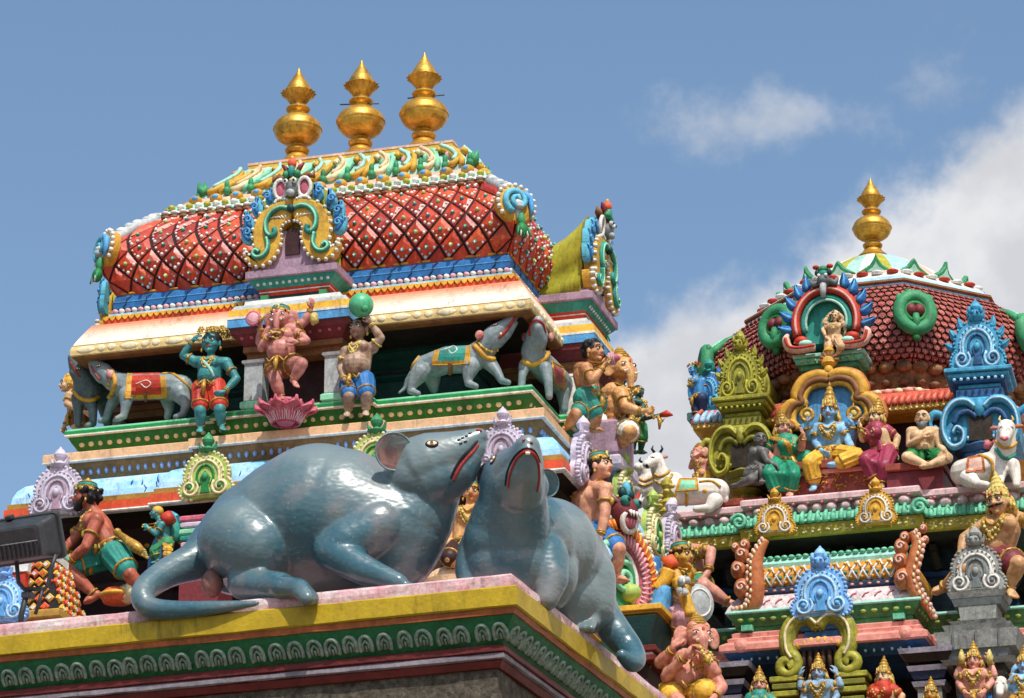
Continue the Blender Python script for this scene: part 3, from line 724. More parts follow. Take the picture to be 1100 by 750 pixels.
def f(b):
    band(b, HX, HY, [(-.19, 11.30), (-.185, 11.345)], 'orange')
    def g(T, k, st):
        b.prism([(-st*.5, 0), (st*.5, 0), (st*.35, -.018), (0, -.034), (-st*.35, -.018)], -.008, .02, 'yellow', T=T)
    along(HX, HY, -.183, 11.365, .052, g, margin=0)
    band(b, HX, HY, [(-.19, 11.366), (-.187, 11.372), (-.20, 11.38)], 'yellow')
    band(b, HX, HY, [(-.215, 11.381), (-.215, 11.400), (-.24, 11.404)], 'lblue')
    def h(T, k, st): b.ell((0, 0, 0), (st*.5, .022, .020), 'white' if k % 2 else 'pink', T=T, n=8, m=6, rot=Matrix.Rotation(.35, 3, 'Y'))
    along(HX, HY, -.235, 11.425, .052, h, margin=0)
    band(b, HX, HY, [(-.25, 11.445), (-.24, 11.452), (-.236, 11.49), (-.24, 11.494)], 'blue')
    band(b, HX, HY, [(-.238, 11.495), (-.232, 11.500), (-.238, 11.505)], 'sky')
    band(b, HX, HY, [(-.242, 11.506), (-.246, 11.545), (-.26, 11.565)], 'blue')
    def h2(T, k, st):
        b.tube([(-.03, 0, -.05), (0, -.005, -.02), (.0, -.004, .02), (.04, .01, .045)], .004, 'navy', n=5, T=T)
    along(HX, HY, -.236, 11.505, .165, h2)
    def g2(T, k, st): b.ell((0, 0, 0), (st*.52, .02, .012), 'gold_paint', T=T, n=8, m=5)
    along(HX, HY, -.262, 11.575, .085, g2, margin=0)
lpart('blue_moulding', f)

# the roof: a boat-shaped vault of red diamond scales
ROOF = [(1.565, 1.065, 11.575), (1.615, 1.115, 11.64), (1.655, 1.15, 11.72), (1.675, 1.165, 11.80), (1.668, 1.155, 11.88), (1.635, 1.12, 11.97), (1.58, 1.06, 12.06), (1.50, .975, 12.15), (1.40, .875, 12.235), (1.34, .81, 12.285)]
def roof_pt(side, s, t):
    q = t*(len(ROOF)-1); i = min(int(q), len(ROOF)-2); fr = q-i
    a, c = ROOF[i], ROOF[i+1]; hx, hy, z = [a[k]+(c[k]-a[k])*fr for k in range(3)]
    return Vector({'f': (s*hx, -hy, z), 'r': (hx, s*hy, z), 'l': (-hx, -s*hy, z), 'b': (-s*hx, hy, z)}[side])
def f(b):
    b.loft([tier_ring(-x, x, -y, y, z) for x, y, z in ROOF], 'roof_line')
    for side, NU in (('f', 17), ('r', 12), ('l', 12), ('b', 17)):
        NV = 3.2
        for j in range(-1, 9):
            for i in range(-1, NU+1):
                u = (i+.5*(j % 2))/NU; v = (j*.5)/NV
                if u < -.01 or u > 1.01 or v < -.02 or v > 1.02: continue
                du, dv = .5/NU*.90, .5/NV*.90
                cs = [(u, v+dv), (u-du, v), (u, v-dv), (u+du, v)]
                def Pt(uu, vv, out):
                    uu = min(.998, max(.002, uu)); vv = min(1, max(0, vv))
                    p = roof_pt(side, uu*2-1, vv)
                    a = roof_pt(side, uu*2-1+.01, vv)-p if uu < .9 else p-roof_pt(side, uu*2-1-.01, vv)
                    c = roof_pt(side, uu*2-1, vv+.02)-p if vv < .9 else p-roof_pt(side, uu*2-1, vv-.02)
                    n = a.cross(c).normalized()
                    return p+n*out
                ring0 = [Pt(*c, -.004) for c in cs]; ring1 = [Pt(u+(c[0]-u)*.97, v+(c[1]-v)*.97, .011) for c in cs]
                ring2 = [Pt(u+(c[0]-u)*.5, v+(c[1]-v)*.5, .026) for c in cs]; top = Pt(u+random.uniform(-.003, .003), v-.005, .031+random.uniform(-.004, .004))
                b.add(ring0+ring1+ring2+[top], [(k, (k+1) % 4, 4+(k+1) % 4, 4+k) for k in range(4)]+[(4+k, 4+(k+1) % 4, 8+(k+1) % 4, 8+k) for k in range(4)]+[(8+k, 8+(k+1) % 4, 12) for k in range(4)], random.choice(('roof_red', 'roof_red', 'roof_faded', 'roof_deep')))
                if .04 < u < .96 and .03 < v < .97:
                    gem = 'teal' if (i+j) % 3 else 'lime'
                    c = Pt(u, v, .034); b.ell(c, .017, gem, n=8, m=6); b.ell(Pt(u, v, .045), .010, 'white' if j % 2 else 'lgreen', n=6, m=4)
                    for k in (1, 2):
                        for fr in ((.12, .55) if k == 1 else (.45, .88)):
                            c0, c1 = cs[k], cs[(k+1) % 4]
                            uu = u+((c0[0]+(c1[0]-c0[0])*fr)-u)*.78; vv = v+((c0[1]+(c1[1]-c0[1])*fr)-v)*.78
                            if 0 < vv < 1 and 0 < uu < 1: b.ell(Pt(uu, vv, .016), random.uniform(.008, .014), 'white' if v > .28 else 'lblue', n=6, m=4)
                    if v-dv*.7 > 0: b.ell(Pt(u, v-dv*.66, .019), .015, 'white' if v > .28 else 'lblue', n=6, m=5)
roof = lpart('roof', f)
for sx in (1, -1):
    for sy in (1, -1):
        def f(b):   # a plaster rib with broken leaves down each hip
            pts = [Vector((sx*(x+.01), sy*(y+.01), z)) for x, y, z in ROOF[3:]]
            b.tube(pts, [.02, .035, .045, .05, .05, .05, .045], 'grey', n=7)
            for i, p in enumerate(catmull(pts[1:], 2)):
                b.ell(p+Vector((sx*.02, sy*.02, .012)), (.045*random.uniform(.8, 1.2), .04, .03*random.uniform(.8, 1.3)), 'white' if i % 2 else 'grey', n=8, m=5, rot=Matrix.Rotation(.7*sx*sy, 3, 'Z'))
        lpart('hip_rib', f, roof)
for sx, sy in ((1, -1), (-1, -1), (1, 1), (-1, 1)):
    b = MB(); rz = math.atan2(sy, sx)+PI/2
    T = TR(sx*1.655, sy*1.145, 11.93, rz, rx=-.12)
    b.lathe([(.155, -.05), (.165, 0), (.15, .02), (.11, .03), (.05, .035)], 'gold_paint', 22, T=T @ Matrix.Rotation(PI/2, 4, 'X'))
    for k in range(20):
        a = 2*PI*k/20
        if -2.2 < a-2*PI < -.9: continue
        b.ell((.158*math.cos(a), -.02, .158*math.sin(a)), (.018, .02, .018), 'white', T=T, n=6, m=5)
    b.tube([(x, -.045-.02*i/30, z) for i, (x, y, z) in enumerate(spiral((-.01, .01), .105, .01, -1.2, 1.7, 30, -1))], [.026-.008*i/30 for i in range(31)], 'aqua', n=7, T=T)
    b.tube([(.05, -.05, .08), (.10, -.05, .05), (.115, -.05, -.03), (.10, -.05, -.10)], [.03, .028, .022, .008], 'sky', n=7, T=T)
    b.ell((.02, -.045, -.14), (.03, .03, .06), 'green', T=T); b.ell((.02, -.05, -.235), (.05, .04, .06), 'dgreen', T=T)
    for k in range(5): b.tube([(.02+.02*(k-2), -.07, -.22), (.02+.03*(k-2), -.075, -.30)], [.01, .006], 'white' if k % 2 else 'green', n=5, T=T)
    b.build('corner_medallion', roof)
def f(b):
    def L(prof, mat): b.loft([tier_ring(-x, x, -y, y, z) for x, y, z in prof], mat)
    L([(1.34, .81, 12.275), (1.385, .855, 12.285), (1.39, .86, 12.30)], 'brown')
    L([(1.392, .862, 12.301), (1.375, .845, 12.325), (1.33, .80, 12.33)], 'white')
    L([(1.325, .795, 12.331), (1.32, .79, 12.345)], 'teal')
    L([(1.32, .785, 12.346), (1.30, .76, 12.40), (1.26, .72, 12.41)], 'mint')
    L([(1.255, .715, 12.411), (1.18, .60, 12.50), (1.13, .52, 12.545)], 'pinkish')
    L([(1.13, .52, 12.546), (1.12, .50, 12.60), (1.06, .42, 12.66), (.98, .32, 12.76), (.90, .24, 12.86), (.86, .20, 12.895)], 'mint')
    L([(.86, .20, 12.896), (.86, .20, 12.925)], 'yellow'); L([(.865, .205, 12.926), (.865, .205, 12.945)], 'pinkish')
ridge = lpart('ridge', f)
def ridge_side(side):
    """frame builder on the sloping upper roof: x along, z up the slope"""
    return {'f': 0, 'r': PI/2, 'l': -PI/2, 'b': PI}[side]
def f(b):
    for side in 'frlb':
        rz = ridge_side(side)
        def hw(z):
            zz = [(12.331, 1.33, .80), (12.40, 1.30, .76), (12.545, 1.13, .52), (12.66, 1.06, .42), (12.76, .98, .32), (12.86, .90, .24), (12.895, .86, .2)]
            for (z0, x0, y0), (z1, x1, y1) in zip(zz, zz[1:]):
                if z <= z1: 
                    t = max(0, (z-z0)/(z1-z0)); X, Y = x0+(x1-x0)*t, y0+(y1-y0)*t
                    return (X, Y) if side in 'fb' else (Y, X)
            return (.86, .2) if side in 'fb' else (.2, .86)
        def P(u, z, o=0):
            X, Y = hw(z); return Matrix.Rotation(rz, 4, 'Z') @ Vector((u*X, -Y-o, z))
        # scalloped brown fringe, green/white bead row, orange gems, acanthus leaves
        X0, _ = hw(12.34); n = int(2*X0/.075)
        for i in range(n):
            u = -1+(i+.5)*2/n
            b.ell(P(u, 12.268, .045), (.042, .05, .026), 'brown', n=8, m=5)
            b.ell(P(u, 12.305, .058), (.036, .04, .018), 'white', n=7, m=5)
            b.ell(P(u, 12.378, .012), (.03, .035, .024), 'white' if i % 2 else 'olive', n=7, m=5)
        X0, _ = hw(12.47); n = max(3, int(2*X0/.17))
        for i in range(n):
            u = -1+(i+.5)*2/n; c = P(u, 12.475, .015)
            b.ell(c, (.055, .05, .042), 'gold_paint', n=10, m=6); b.ell(P(u, 12.48, .055), (.030, .025, .022), 'sky', n=8, m=5)
        X0, _ = hw(12.62); n = max(2, int(2*X0/.19))
        for i in range(n):
            u0 = -1+(i+.5)*2/n; du = 1/n
            c1, c2, c3 = (('ochre', 'mint', 'pink'), ('cream', 'peach', 'lgreen'))[i % 2]
            base = [P(u0-du*.75, 12.60, .03), P(u0-du*.30, 12.60, .05), P(u0+du*.15, 12.66, .055), P(u0+du*.1, 12.76, .05), P(u0-du*.5, 12.83, .04), P(u0-du*.9, 12.80, .04)]
            b.tube(catmull(base, 4), [.030]*21, c1, n=6)
            b.tube([q+Vector((0, -.012, .03)) for q in catmull(base[1:5], 3)], .018, c2, n=5)
            b.ell(P(u0-du*.25, 12.74, .03), (.035, .03, .04), c3, n=8, m=5)
            b.tube([P(u0+du*.3, 12.58, .03), P(u0+du*.55, 12.64, .055), P(u0+du*.75, 12.78, .04), P(u0+du*.6, 12.87, .03)], [.024, .026, .022, .010], 'lgreen' if i % 2 else 'ochre', n=6)
            g = P(u0+du, 12.58, .05); b.ell(g, (.032, .036, .038), 'green', n=8, m=6); b.ell(g+Vector((0, 0, .05)), (.022, .022, .045), 'green', n=7, m=5)
        for u in (-1.0, 1.0):
            g = P(u, 12.60, .02); b.tube([g, g+Vector((.05*u if side == 'f' else 0, -.01, .03)), g+Vector((.07*u if side == 'f' else 0, -.01, .10))], [.05, .035, .006], 'green', n=6)
lpart('leaf_band', f, ridge)
for i, (x, lb) in enumerate(((-.52, 'leftmost of the three gilded finials on the red barrel roof'), (.02, 'middle one of the three gilded finials on the red barrel roof'), (.555, 'rightmost of the three gilded finials on the red barrel roof'))):
    k = kalasha('finial', lb, LC+Vector((x, 0, 12.945)), .885, 'gilded finials on the barrel roof')
    if i > 0:   # a bare rod stuck through the neck
        b = MB(); b.tube([(-.19, .03, .53), (0, 0, .50), (.16, -.03, .47)] if i == 1 else [(-.14, 0, .50), (.17, 0, .49)], .006, paint('iron', '#5a5550', .6)); b.build('iron_rod', k)

# porches with a gable, on the front and on the right side
def portico(T, w, front, parent):
    def rb(b, hw, y, prof_z, mat): b.loft([[(-h, -.3, z), (-h, -f_, z), (h, -f_, z), (h, -.3, z)] for (h, f_), z in zip(hw, prof_z)], mat, T=T)
    b = MB(); F = front
    rb(b, [(w*.78, F-.16), (w*.78, F-.16), (w*.82, F-.12), (w*.82, F-.12)], 0, [10.80, 10.855, 10.857, 10.90], 'brown')
    rb(b, [(w*.80, F-.13), (w*.86, F-.09), (w*.96, F-.03), (w*.98, F-.015)], 0, [10.901, 10.93, 10.975, 11.02], 'maroon')
    for k in range(11): b.ell(((k-5)*w*.16, -(F-.07), 10.965), (.022, .02, .026), 'rpink', T=T, n=7, m=5)
    rb(b, [(w*1.0, F), (w*1.0, F)], 0, [11.021, 11.085], 'sky'); rb(b, [(w*1.005, F+.004), (w*1.005, F+.004)], 0, [11.086, 11.105], 'white')
    rb(b, [(w*.995, F-.004), (w*.985, F-.012)], 0, [11.106, 11.165], 'yellow'); rb(b, [(w*.96, F-.02), (w*.92, F-.04), (w*.90, F-.05)], 0, [11.166, 11.20, 11.21], 'grey'); rb(b, [(w*.80, F-.08), (w*.78, F-.09)], 0, [11.211, 11.255], 'white')
    rb(b, [(w*.42, F-.15), (w*.42, F-.15)], 0, [11.256, 11.30], 'dteal')
    for sx in (-.48, .48): b.box((sx*w, -(F-.14), 11.278), (.06, .06, .042), 'green', T=T)
    rb(b, [(w*.56, F-.14), (w*.58, F-.13)], 0, [11.301, 11.322], 'red'); rb(b, [(w*.585, F-.126), (w*.585, F-.126)], 0, [11.323, 11.331], 'white'); rb(b, [(w*.58, F-.13), (w*.60, F-.12)], 0, [11.332, 11.35], 'red')
    rb(b, [(w*.60, F-.12), (w*.64, F-.10), (w*.70, F-.07), (w*.72, F-.06)], 0, [11.351, 11.37, 11.40, 11.415], 'teal')
    for k in range(12): b.ell(((k-5.5)*w*.105, -(F-.092), 11.386), (.016, .014, .017), 'white', T=T, n=6, m=5)
    rb(b, [(w*.745, F-.05), (w*.755, F-.045), (w*.755, F-.045), (w*.72, F-.07)], 0, [11.416, 11.424, 11.478, 11.487], 'purple')
    b.build('porch_entablature', parent)
    for sx in (-.66, .66):
        b = MB(); x = sx*w; y = -(F-.22)
        b.box((x, y, 10.445), (.19, .19, .06), 'green_pale', T=T, ch=.01); b.box((x, y, 10.63), (.145, .145, .31), 'grey', T=T, ch=.012); b.box((x, y, 10.79), (.18, .18, .03), 'white', T=T, ch=.008)
        b.box((x-.075, y+.02, 10.63), (.02, .12, .31), 'white', T=T); b.build('column', parent)
    b = MB(); b.box((0, -(F-.42), 10.6), (w*1.2, .25, .4), 'niche_maroon', T=T); b.build('porch_back', parent)
paint('vault_olive', '#b5b03a', .5, .15, .35, .1, second='#93902c', nscale=6)
def gable(T, parent, name='gable', tunnel='vault_olive', deep=.75):
    """the horseshoe gable: yellow scrolls round a keyhole, blue flame leaves, monster face on top. Origin at the base centre, front = -y"""
    b = MB()
    O = [(.24*math.cos(t), .30+.25*math.sin(t)) for t in np.linspace(-.5, PI+.5, 22)]
    O = [(.27, 0), (.26, .10)]+O+[(-.26, .10), (-.27, 0)]
    b.loft([[(x*k, y, z*k) for x, z in O] for y, k in ((deep, .82), (deep*.75, .84), (deep*.5, .92), (deep*.3, 1.06), (deep*.15, 1.22), (.05, 1.34))], tunnel, T=T, smooth=True)
    b.build('dormer_vault', parent)
    b = MB()
    b.prism([(-.34, 0), (.34, 0), (.30, .06), (.20, .10), (.15, .3), (-.15, .3), (-.20, .10), (-.30, .06)], -.02, .06, 'purple', T=T)
    b.prism([(-.055, .10), (.055, .10), (.06, .24), (.04, .30), (0, .32), (-.04, .30), (-.06, .24)], -.035, .0, 'niche_maroon', T=T)
    for sg in (1, -1):
        half = [(.02, .36), (.06, .345), (.085, .30), (.075, .24), (.085, .18), (.12, .10), (.17, .045), (.25, .02), (.33, .045), (.37, .11), (.375, .17), (.35, .13), (.31, .12), (.30, .17), (.315, .26), (.305, .36), (.26, .45), (.17, .515), (.07, .545), (.0, .545), (0, .45)]
        hp = [(sg*p.x, p.y) for p in catmull([Vector((x, z, 0)) for x, z in half], 3)]
        b.prism(hp, -.07, .03, 'ochre', T=T, bevel=.015)
        rim = [p for i, p in enumerate(hp) if 12 <= i]
        for i, (x, z) in enumerate(rim[:-5]):
            if i % 2 == 0: b.ell((x, -.055, z), (.016, .025, .016), 'white', T=T, n=6, m=5)
        for i, (x, z) in enumerate(hp[:16]):
            if i % 2 == 0: b.ell((x, -.06, z), (.012, .02, .012), 'white', T=T, n=6, m=5)
        sc = [(.02, .46), (.09, .475), (.16, .44), (.20, .37), (.195, .29), (.16, .25), (.125, .27), (.135, .31)]
        b.tube([(sg*p.x, -.08, p.y) for p in catmull([Vector((x, z, 0)) for x, z in sc], 4)], [.022]*29, 'teal', n=7, T=T)
        b.tube([(sg*p.x, -.098, p.y) for p in catmull([Vector((x, z, 0)) for x, z in sc[:6]], 4)], [.010]*21, 'lgreen', n=6, T=T)
        sc = [(.19, .24), (.18, .16), (.215, .10), (.27, .09), (.30, .12), (.28, .15), (.25, .13)]
        b.tube([(sg*p.x, -.08, p.y) for p in catmull([Vector((x, z, 0)) for x, z in sc], 4)], [.020]*25, 'teal', n=7, T=T)
        b.tube([(sg*p.x, -.096, p.y) for p in catmull([Vector((x, z, 0)) for x, z in sc], 4)], [.009]*25, 'lgreen', n=6, T=T)
        for k in range(5): b.tube([(sg*(.04+.022*k), -.072, .38+.006*k), (sg*(.05+.030*k), -.074, .415-.004*k)], .006, 'white', n=5, T=T)
    b.ell((0, -.09, .455), (.032, .03, .035), 'dteal', T=T, n=10, m=7)
    b.build(name, parent)
    b = MB()
    for sg in (1, -1):
        for cx, cz, a, ln in ((.335, .24, .75, .15), (.33, .34, 1.0, .17), (.28, .44, 1.25, .17), (.18, .52, 1.35, .15)):
            leaf(b, (sg*cx, cz), a if sg > 0 else PI-a, ln, .055, 'aqua', T, .04, .25*sg, 'blue')
            b.tube([(x, -.05, z) for x, y, z in spiral((sg*(cx+.03), cz+.08), .035, .008, 0, 1.3, 10, sg)], .010, 'sky', n=5, T=T)
    b.build('flame_leaves', parent)
    b = MB()   # monster face: snout, gaping ears, eyes, horns, crown
    b.ell((0, -.06, .62), (.055, .07, .075), 'dgrey', T=T); b.ell((0, -.11, .575), (.035, .03, .03), 'grey', T=T)
    for sg in (1, -1):
        b.torus((sg*.095, -.06, .63), (0, 1, .1), .06, .016, 'white', T=T, sx=.85, sy=1.25, xdir=(1, 0, 0)); b.ell((sg*.095, -.045, .63), (.048, .02, .07), 'rpink', T=T)
        b.ell((sg*.035, -.12, .665), (.02, .02, .022), 'white', T=T, n=8, m=6); b.ell((sg*.035, -.138, .665), (.010, .008, .012), 'black', T=T, n=6, m=5)
        b.tube([(sg*.05, -.04, .70), (sg*.12, -.04, .74), (sg*.16, -.04, .72), (sg*.165, -.04, .77)], [.03, .03, .022, .006], 'brown', n=7, T=T)
        b.tube([(sg*.02, -.07, .72), (sg*.06, -.06, .80), (sg*.09, -.06, .83)], [.022, .02, .008], 'maroon', n=6, T=T)
        for k in range(6): b.ell((sg*(.04+.018*k), -.065, .55-.006*(k-2.5)**2*.3), (.012, .015, .014), 'white', T=T, n=6, m=4)
        b.ell((sg*.045, -.09, .735), (.028, .028, .03), 'green', T=T, n=8, m=6)
    b.ell((0, -.09, .76), (.03, .03, .05), 'teal', T=T, n=8, m=6); b.ell((0, -.08, .825), (.036, .036, .042), 'orange', T=T, n=10, m=7); b.ell((0, -.08, .87), (.014, .014, .02), 'yellow', T=T, n=8, m=5)
    b.build('monster_face', parent)
portico(Matrix(), .483, 1.54, lt); gable(TR(0, -1.44, 11.488), lt)
TS = Matrix.Rotation(PI/2, 4, 'Z')
portico(TS, .50, 2.09, lt); gable(TS @ TR(0, -1.99, 11.488), lt)
portico(TS.inverted(), .50, 2.09, lt); gable(TS.inverted() @ TR(0, -1.99, 11.488), lt)
# tier below: ledge on which the guardians sit, steps, body, down to the ground
def f(b):
    B2 = dict(bays=(.9, .9), p=.14)
    band(b, HX, HY, [(.3, 8.18), (.35, 8.24), (.48, 8.36), (.50, 8.40)], 'teal', **B2)
    beads(b, HX, HY, .43, 8.31, .09, (.03, .02, .03), 'mint', **B2)
    band(b, HX, HY, [(.50, 8.401), (.52, 8.41), (.52, 8.45), (.50, 8.46)], 'edge_gold', **B2)
    band(b, HX, HY, [(.46, 8.461), (.48, 8.49), (.48, 8.53), (.46, 8.545)], 'rpink', **B2); band(b, HX, HY, [(.45, 8.546), (.44, 8.60)], 'green', **B2); band(b, HX, HY, [(.42, 8.601), (.43, 8.63), (.40, 8.66)], 'pink', **B2)
    band(b, HX, HY, [(.34, 8.661), (.36, 8.69), (.36, 8.73), (.33, 8.745)], 'teal', **B2)
lpart('lower_ledge', f)
def f(b):
    B3 = dict(bays=(1.0, 1.0), p=.2)
    band(b, HX, HY, [(.2, 7.4), (.2, 8.18)], 'dmaroon', **B3)
    band(b, HX, HY, [(.55, 7.10), (.75, 7.2), (.8, 7.3), (.7, 7.42)], 'teal', **B3); band(b, HX, HY, [(.8, 7.421), (.82, 7.48), (.78, 7.5)], 'edge_gold', **B3)
    band(b, HX, HY, [(.5, 5.2), (.5, 7.1)], 'maroon', **B3); band(b, HX, HY, [(.8, 5.0), (1.1, 5.15), (1.1, 5.3), (.9, 5.4)], 'salmon', **B3)
    band(b, HX, HY, [(.9, -.2), (.9, 5.0)], 'stone', **B3)
lpart('tower_base', f)
# turned posts in the recessed tier
for px, py in ((216, 600), (60, 612), (545, 560), (400, 580)):
    b = MB(); p = at(px, py, 23.75)-LC
    b.lathe([(.075, 8.75), (.085, 8.85), (.06, 8.92), (.08, 9.0), (.055, 9.06), (.075, 9.12), (.05, 9.2), (.07, 9.26), (.09, 9.31), (.09, 9.36)], 'edge_gold', 16, c=(p.x, -1.5, 0)); b.build('turned_post', lt)
# crests that ride on the blue eave
def lcrest(T, s, **kw):
    b = MB(); crest(b, T, s, **kw); return b.build('eave_crest', lt)
def eave_T(p, rz): return TR(p.x, p.y, p.z, rz)
p = at(62, 553, 23.66)-LC; lcrest(TR(p.x, p.y, p.z), .44, main='lilac', line='lilac', core='purple')
p = at(222, 535, 23.60)-LC; lcrest(TR(p.x, p.y, p.z), .42, main='lime', line='cream', rim='cream', core='dgreen', knob='green')
p = at(404, 515, 23.60)-LC; lcrest(TR(p.x, p.y, p.z), .42, main='lime', line='cream', rim='cream', core='dgreen', knob='green')
p = at(540, 505, 23.66)-LC; lcrest(TR(p.x, p.y, p.z), .40, main='lilac', line='lilac', core='purple')
for px, py, kw in ((627, 524, dict(main='lilac', line='lilac', core='purple')), (671, 560, dict(main='lime', line='cream', rim='cream', core='dgreen', knob='lime')), (702, 598, dict(main='lime', line='cream', rim='cream', core='dgreen', knob='lime')), (722, 606, dict(main='lilac', line='lilac', core='purple'))):
    p = at(px, py, X=-6.62)-LC; lcrest(TR(p.x, p.y, p.z, PI/2), .46, **kw)
# ------------------------------------------------------------------ plaster figures
paint('eye_black', '#14100f', .35, .05, 0, 0); paint('lip_red', '#b8483f', .4, .1, .05, 0); paint('hair_black', '#17161a', .55, .15, .1, .2)
paint('jewel', '#c79b3f', .38, .25, .3, .1, metal=.15, second='#7d5a24', nscale=40); paint('jewel_pale', '#d9c476', .45, .2, .3, .1, second='#a98d3a', nscale=40)
def hand(S, w, d, nrm, side, H, curl=.5, k=1.0):
    """palm, four bent fingers of unequal length, and a thumb that leaves the side of the palm"""
    d = Vector(d).normalized(); n = Vector(nrm); n = (n-d*n.dot(d)); n = n.normalized() if n.length > 1e-4 else d.orthogonal().normalized()
    l = d.cross(n)*side; u = H*k; w = Vector(w)
    S.cone(w, w+d*.03*u, .019*u, .021*u); 
    for q in (-.014, .0, .014): S.cone(w+d*.012*u+l*q*.7*u, w+d*.050*u+l*q*u, .0135*u, .0125*u, n=8)
    for i, (ln, q) in enumerate(((.040, -.021), (.050, -.0075), (.053, .0065), (.046, .020))):
        a = w+d*.052*u+l*q*u; b = a+(d*math.cos(curl*.6)+n*math.sin(curl*.6)+l*q*3)*ln*.5*u; c = b+(d*math.cos(curl*1.6)+n*math.sin(curl*1.6))*ln*.5*u
        S.cone(a, b, .0088*u, .0078*u, n=8); S.cone(b, c, .0078*u, .0062*u, n=8)
    a = w+d*.018*u+l*.020*u; b = a+(d*.55+l*.75+n*.25)*.030*u; c = b+(d*.85+l*.2+n*.45)*.024*u
    S.cone(a, b, .0105*u, .009*u, n=8); S.cone(b, c, .009*u, .007*u, n=8)

def figure(name, label, cat, Y, J, H, skin, yaw=0, fat=1.0, hs=1.0, female=False, belly=0, head='man', pitch=0, roll=0, hair=None, hair_mat='hair_black', crown=None, crown_mat='jewel', crown_h=1.25, dress=None, dress_mat='red', cover=1.0,
           trim='jewel', arms=(), jewels=True, jmat='jewel', moustache=False, beard=None, group=None, vox=.0058, top_mat=None, sash=None, sash_mat='yellow', leglen=1.0, legs=True, feet=True, flip=None):
    """J: joints as (photo x, photo y, depth offset in m). x+ arm/leg is 'p', x- is 'n'. H: standing height in photo px"""
    def W(t): return at(t[0], t[1], Y+(t[2] if len(t) > 2 else 0))
    base = W(J['pel']); lows = [W(J[k]).z for k in ('anp', 'ann', 'ftp', 'ftn') if k in J]
    if lows: base.z = min(lows)
    h = H*mpp(W(J['pel']))/math.cos(CAM_E)
    yw = rad(yaw); fv = Vector((math.sin(yw), -math.cos(yw), 0)); lv = Vector((math.cos(yw), math.sin(yw), 0))
    def P(k, dflt=None):
        if k in J: return W(J[k])-base
        return dflt
    t = thing(name, label, cat, base, 0, group)
    S = Sculpt(); f = fat
    pel, chest, neck, hd = P('pel'), P('chest'), P('neck'), P('head')
    up = (neck-pel).normalized()
    sw = (.105 if female else .122)*h*(.75+.25*f)
    shp = P('shp', neck-up*.035*h+lv*sw); shn = P('shn', neck-up*.035*h-lv*sw)
    hw = .055*h*f
    hpp = P('hpp', pel+lv*hw-up*.02*h); hpn = P('hpn', pel-lv*hw-up*.02*h)
    mid = pel.lerp(chest, .5)
    # torso
    S.cone(pel, mid, .078*h*f, (.062 if female else .068)*h*f); S.cone(mid, chest, (.062 if female else .068)*h*f, .082*h*f); S.cone(chest, neck-up*.03*h, .080*h*f, .048*h)
    S.cone(shn, shp, .044*h*f, .044*h*f); 
    for q in (1, -1): S.cone(chest+lv*q*.045*h, pel+lv*q*.035*h, .060*h*f, .058*h*f)
    S.cone(hpn, hpp, .066*h*f, .066*h*f)
    if female:
        for q in (1, -1): S.ball(chest+lv*q*.046*h+fv*.060*h+up*.0*h, .043*h)
    else:
        for q in (1, -1): S.ball(chest+lv*q*.046*h+fv*.034*h+up*.02*h, .052*h*f)
    if belly: S.ball(mid+fv*.035*h*belly-up*.005*h, .088*h*f*(.8+.2*belly))
    S.cone(neck-up*.03*h, hd-up*.02*h, .038*h, .034*h)
    # arms
    limbs = []
    def arm(sh, el, wr, hdir, side, nrm=None, curl=.6, add=True):
        S.cone(sh, sh.lerp(el, .45), .041*h*f, .037*h*f); S.cone(sh.lerp(el, .45), el, .037*h*f, .029*h*f); S.cone(el, el.lerp(wr, .35), .030*h*f, .030*h*f); S.cone(el.lerp(wr, .35), wr, .030*h*f, .020*h)
        d = hdir if hdir is not None else (wr-el).normalized()
        n = nrm if nrm is not None else fv*-.4+lv*(-side)*.8
        hand(S, wr, d, n, side, h, curl, 1.0 if f < 1.2 else 1.05)
        if add: limbs.append((sh, el, wr))
    for s_, sd, sh in (('p', 1, shp), ('n', -1, shn)):
        el = P('el'+s_); wr = P('wr'+s_)
        if el is None: el = sh+lv*sd*.05*h-Vector((0, 0, .16*h)); 
        if wr is None: wr = el+fv*.05*h-Vector((0, 0, .14*h))
        hd_ = P('hd'+s_); arm(sh, el, wr, None if hd_ is None else (hd_-wr), sd)
    for a in arms:
        sd = 1 if a[0] == 'p' else -1; sh = (shp if sd > 0 else shn)-fv*.02*h
        el, wr = W(a[1])-base, W(a[2])-base; hdv = (W(a[3])-base-wr) if len(a) > 3 else None
        arm(sh, el, wr, hdv, sd)
    # legs
    LG = []
    if legs:
        for s_, hp in (('p', hpp), ('n', hpn)):
            kn, an = P('kn'+s_), P('an'+s_)
            if kn is None: continue
            S.cone(hp, hp.lerp(kn, .5), .070*h*f, .058*h*f); S.cone(hp.lerp(kn, .5), kn, .058*h*f, .044*h*f)
            if an is not None:
                S.cone(kn, kn.lerp(an, .35), .042*h*f, .043*h*f); S.cone(kn.lerp(an, .35), an, .043*h*f, .025*h*f)
                ft = P('ft'+s_, an+fv*.085*h-Vector((0, 0, .02*h)))
                dv = (ft-an); dn = dv.normalized(); sd = dn.cross(Vector((0, 0, 1))); sd = sd.normalized() if sd.length > .1 else lv
                if feet:
                    S.cone(an-dn*.012*h, an+dv*.62, .026*h, .024*h)
                    for i in range(5): S.cone(an+dv*.55+sd*(i-2)*.009*h, an+dv*(1.0-.05*abs(i-1.5))+sd*(i-2)*.0125*h, .014*h, .0085*h, n=8)
            LG.append((hp, kn, an))
    # head
    R = .062*h*hs
    HM = Matrix.Translation(hd) @ Matrix.Rotation(yw, 4, 'Z') @ Matrix.Rotation(rad(-pitch), 4, 'X') @ Matrix.Rotation(rad(roll), 4, 'Y')
    def hp_(x, y, z): return HM @ Vector((x*R, y*R, z*R))
    HR = HM.to_3x3()
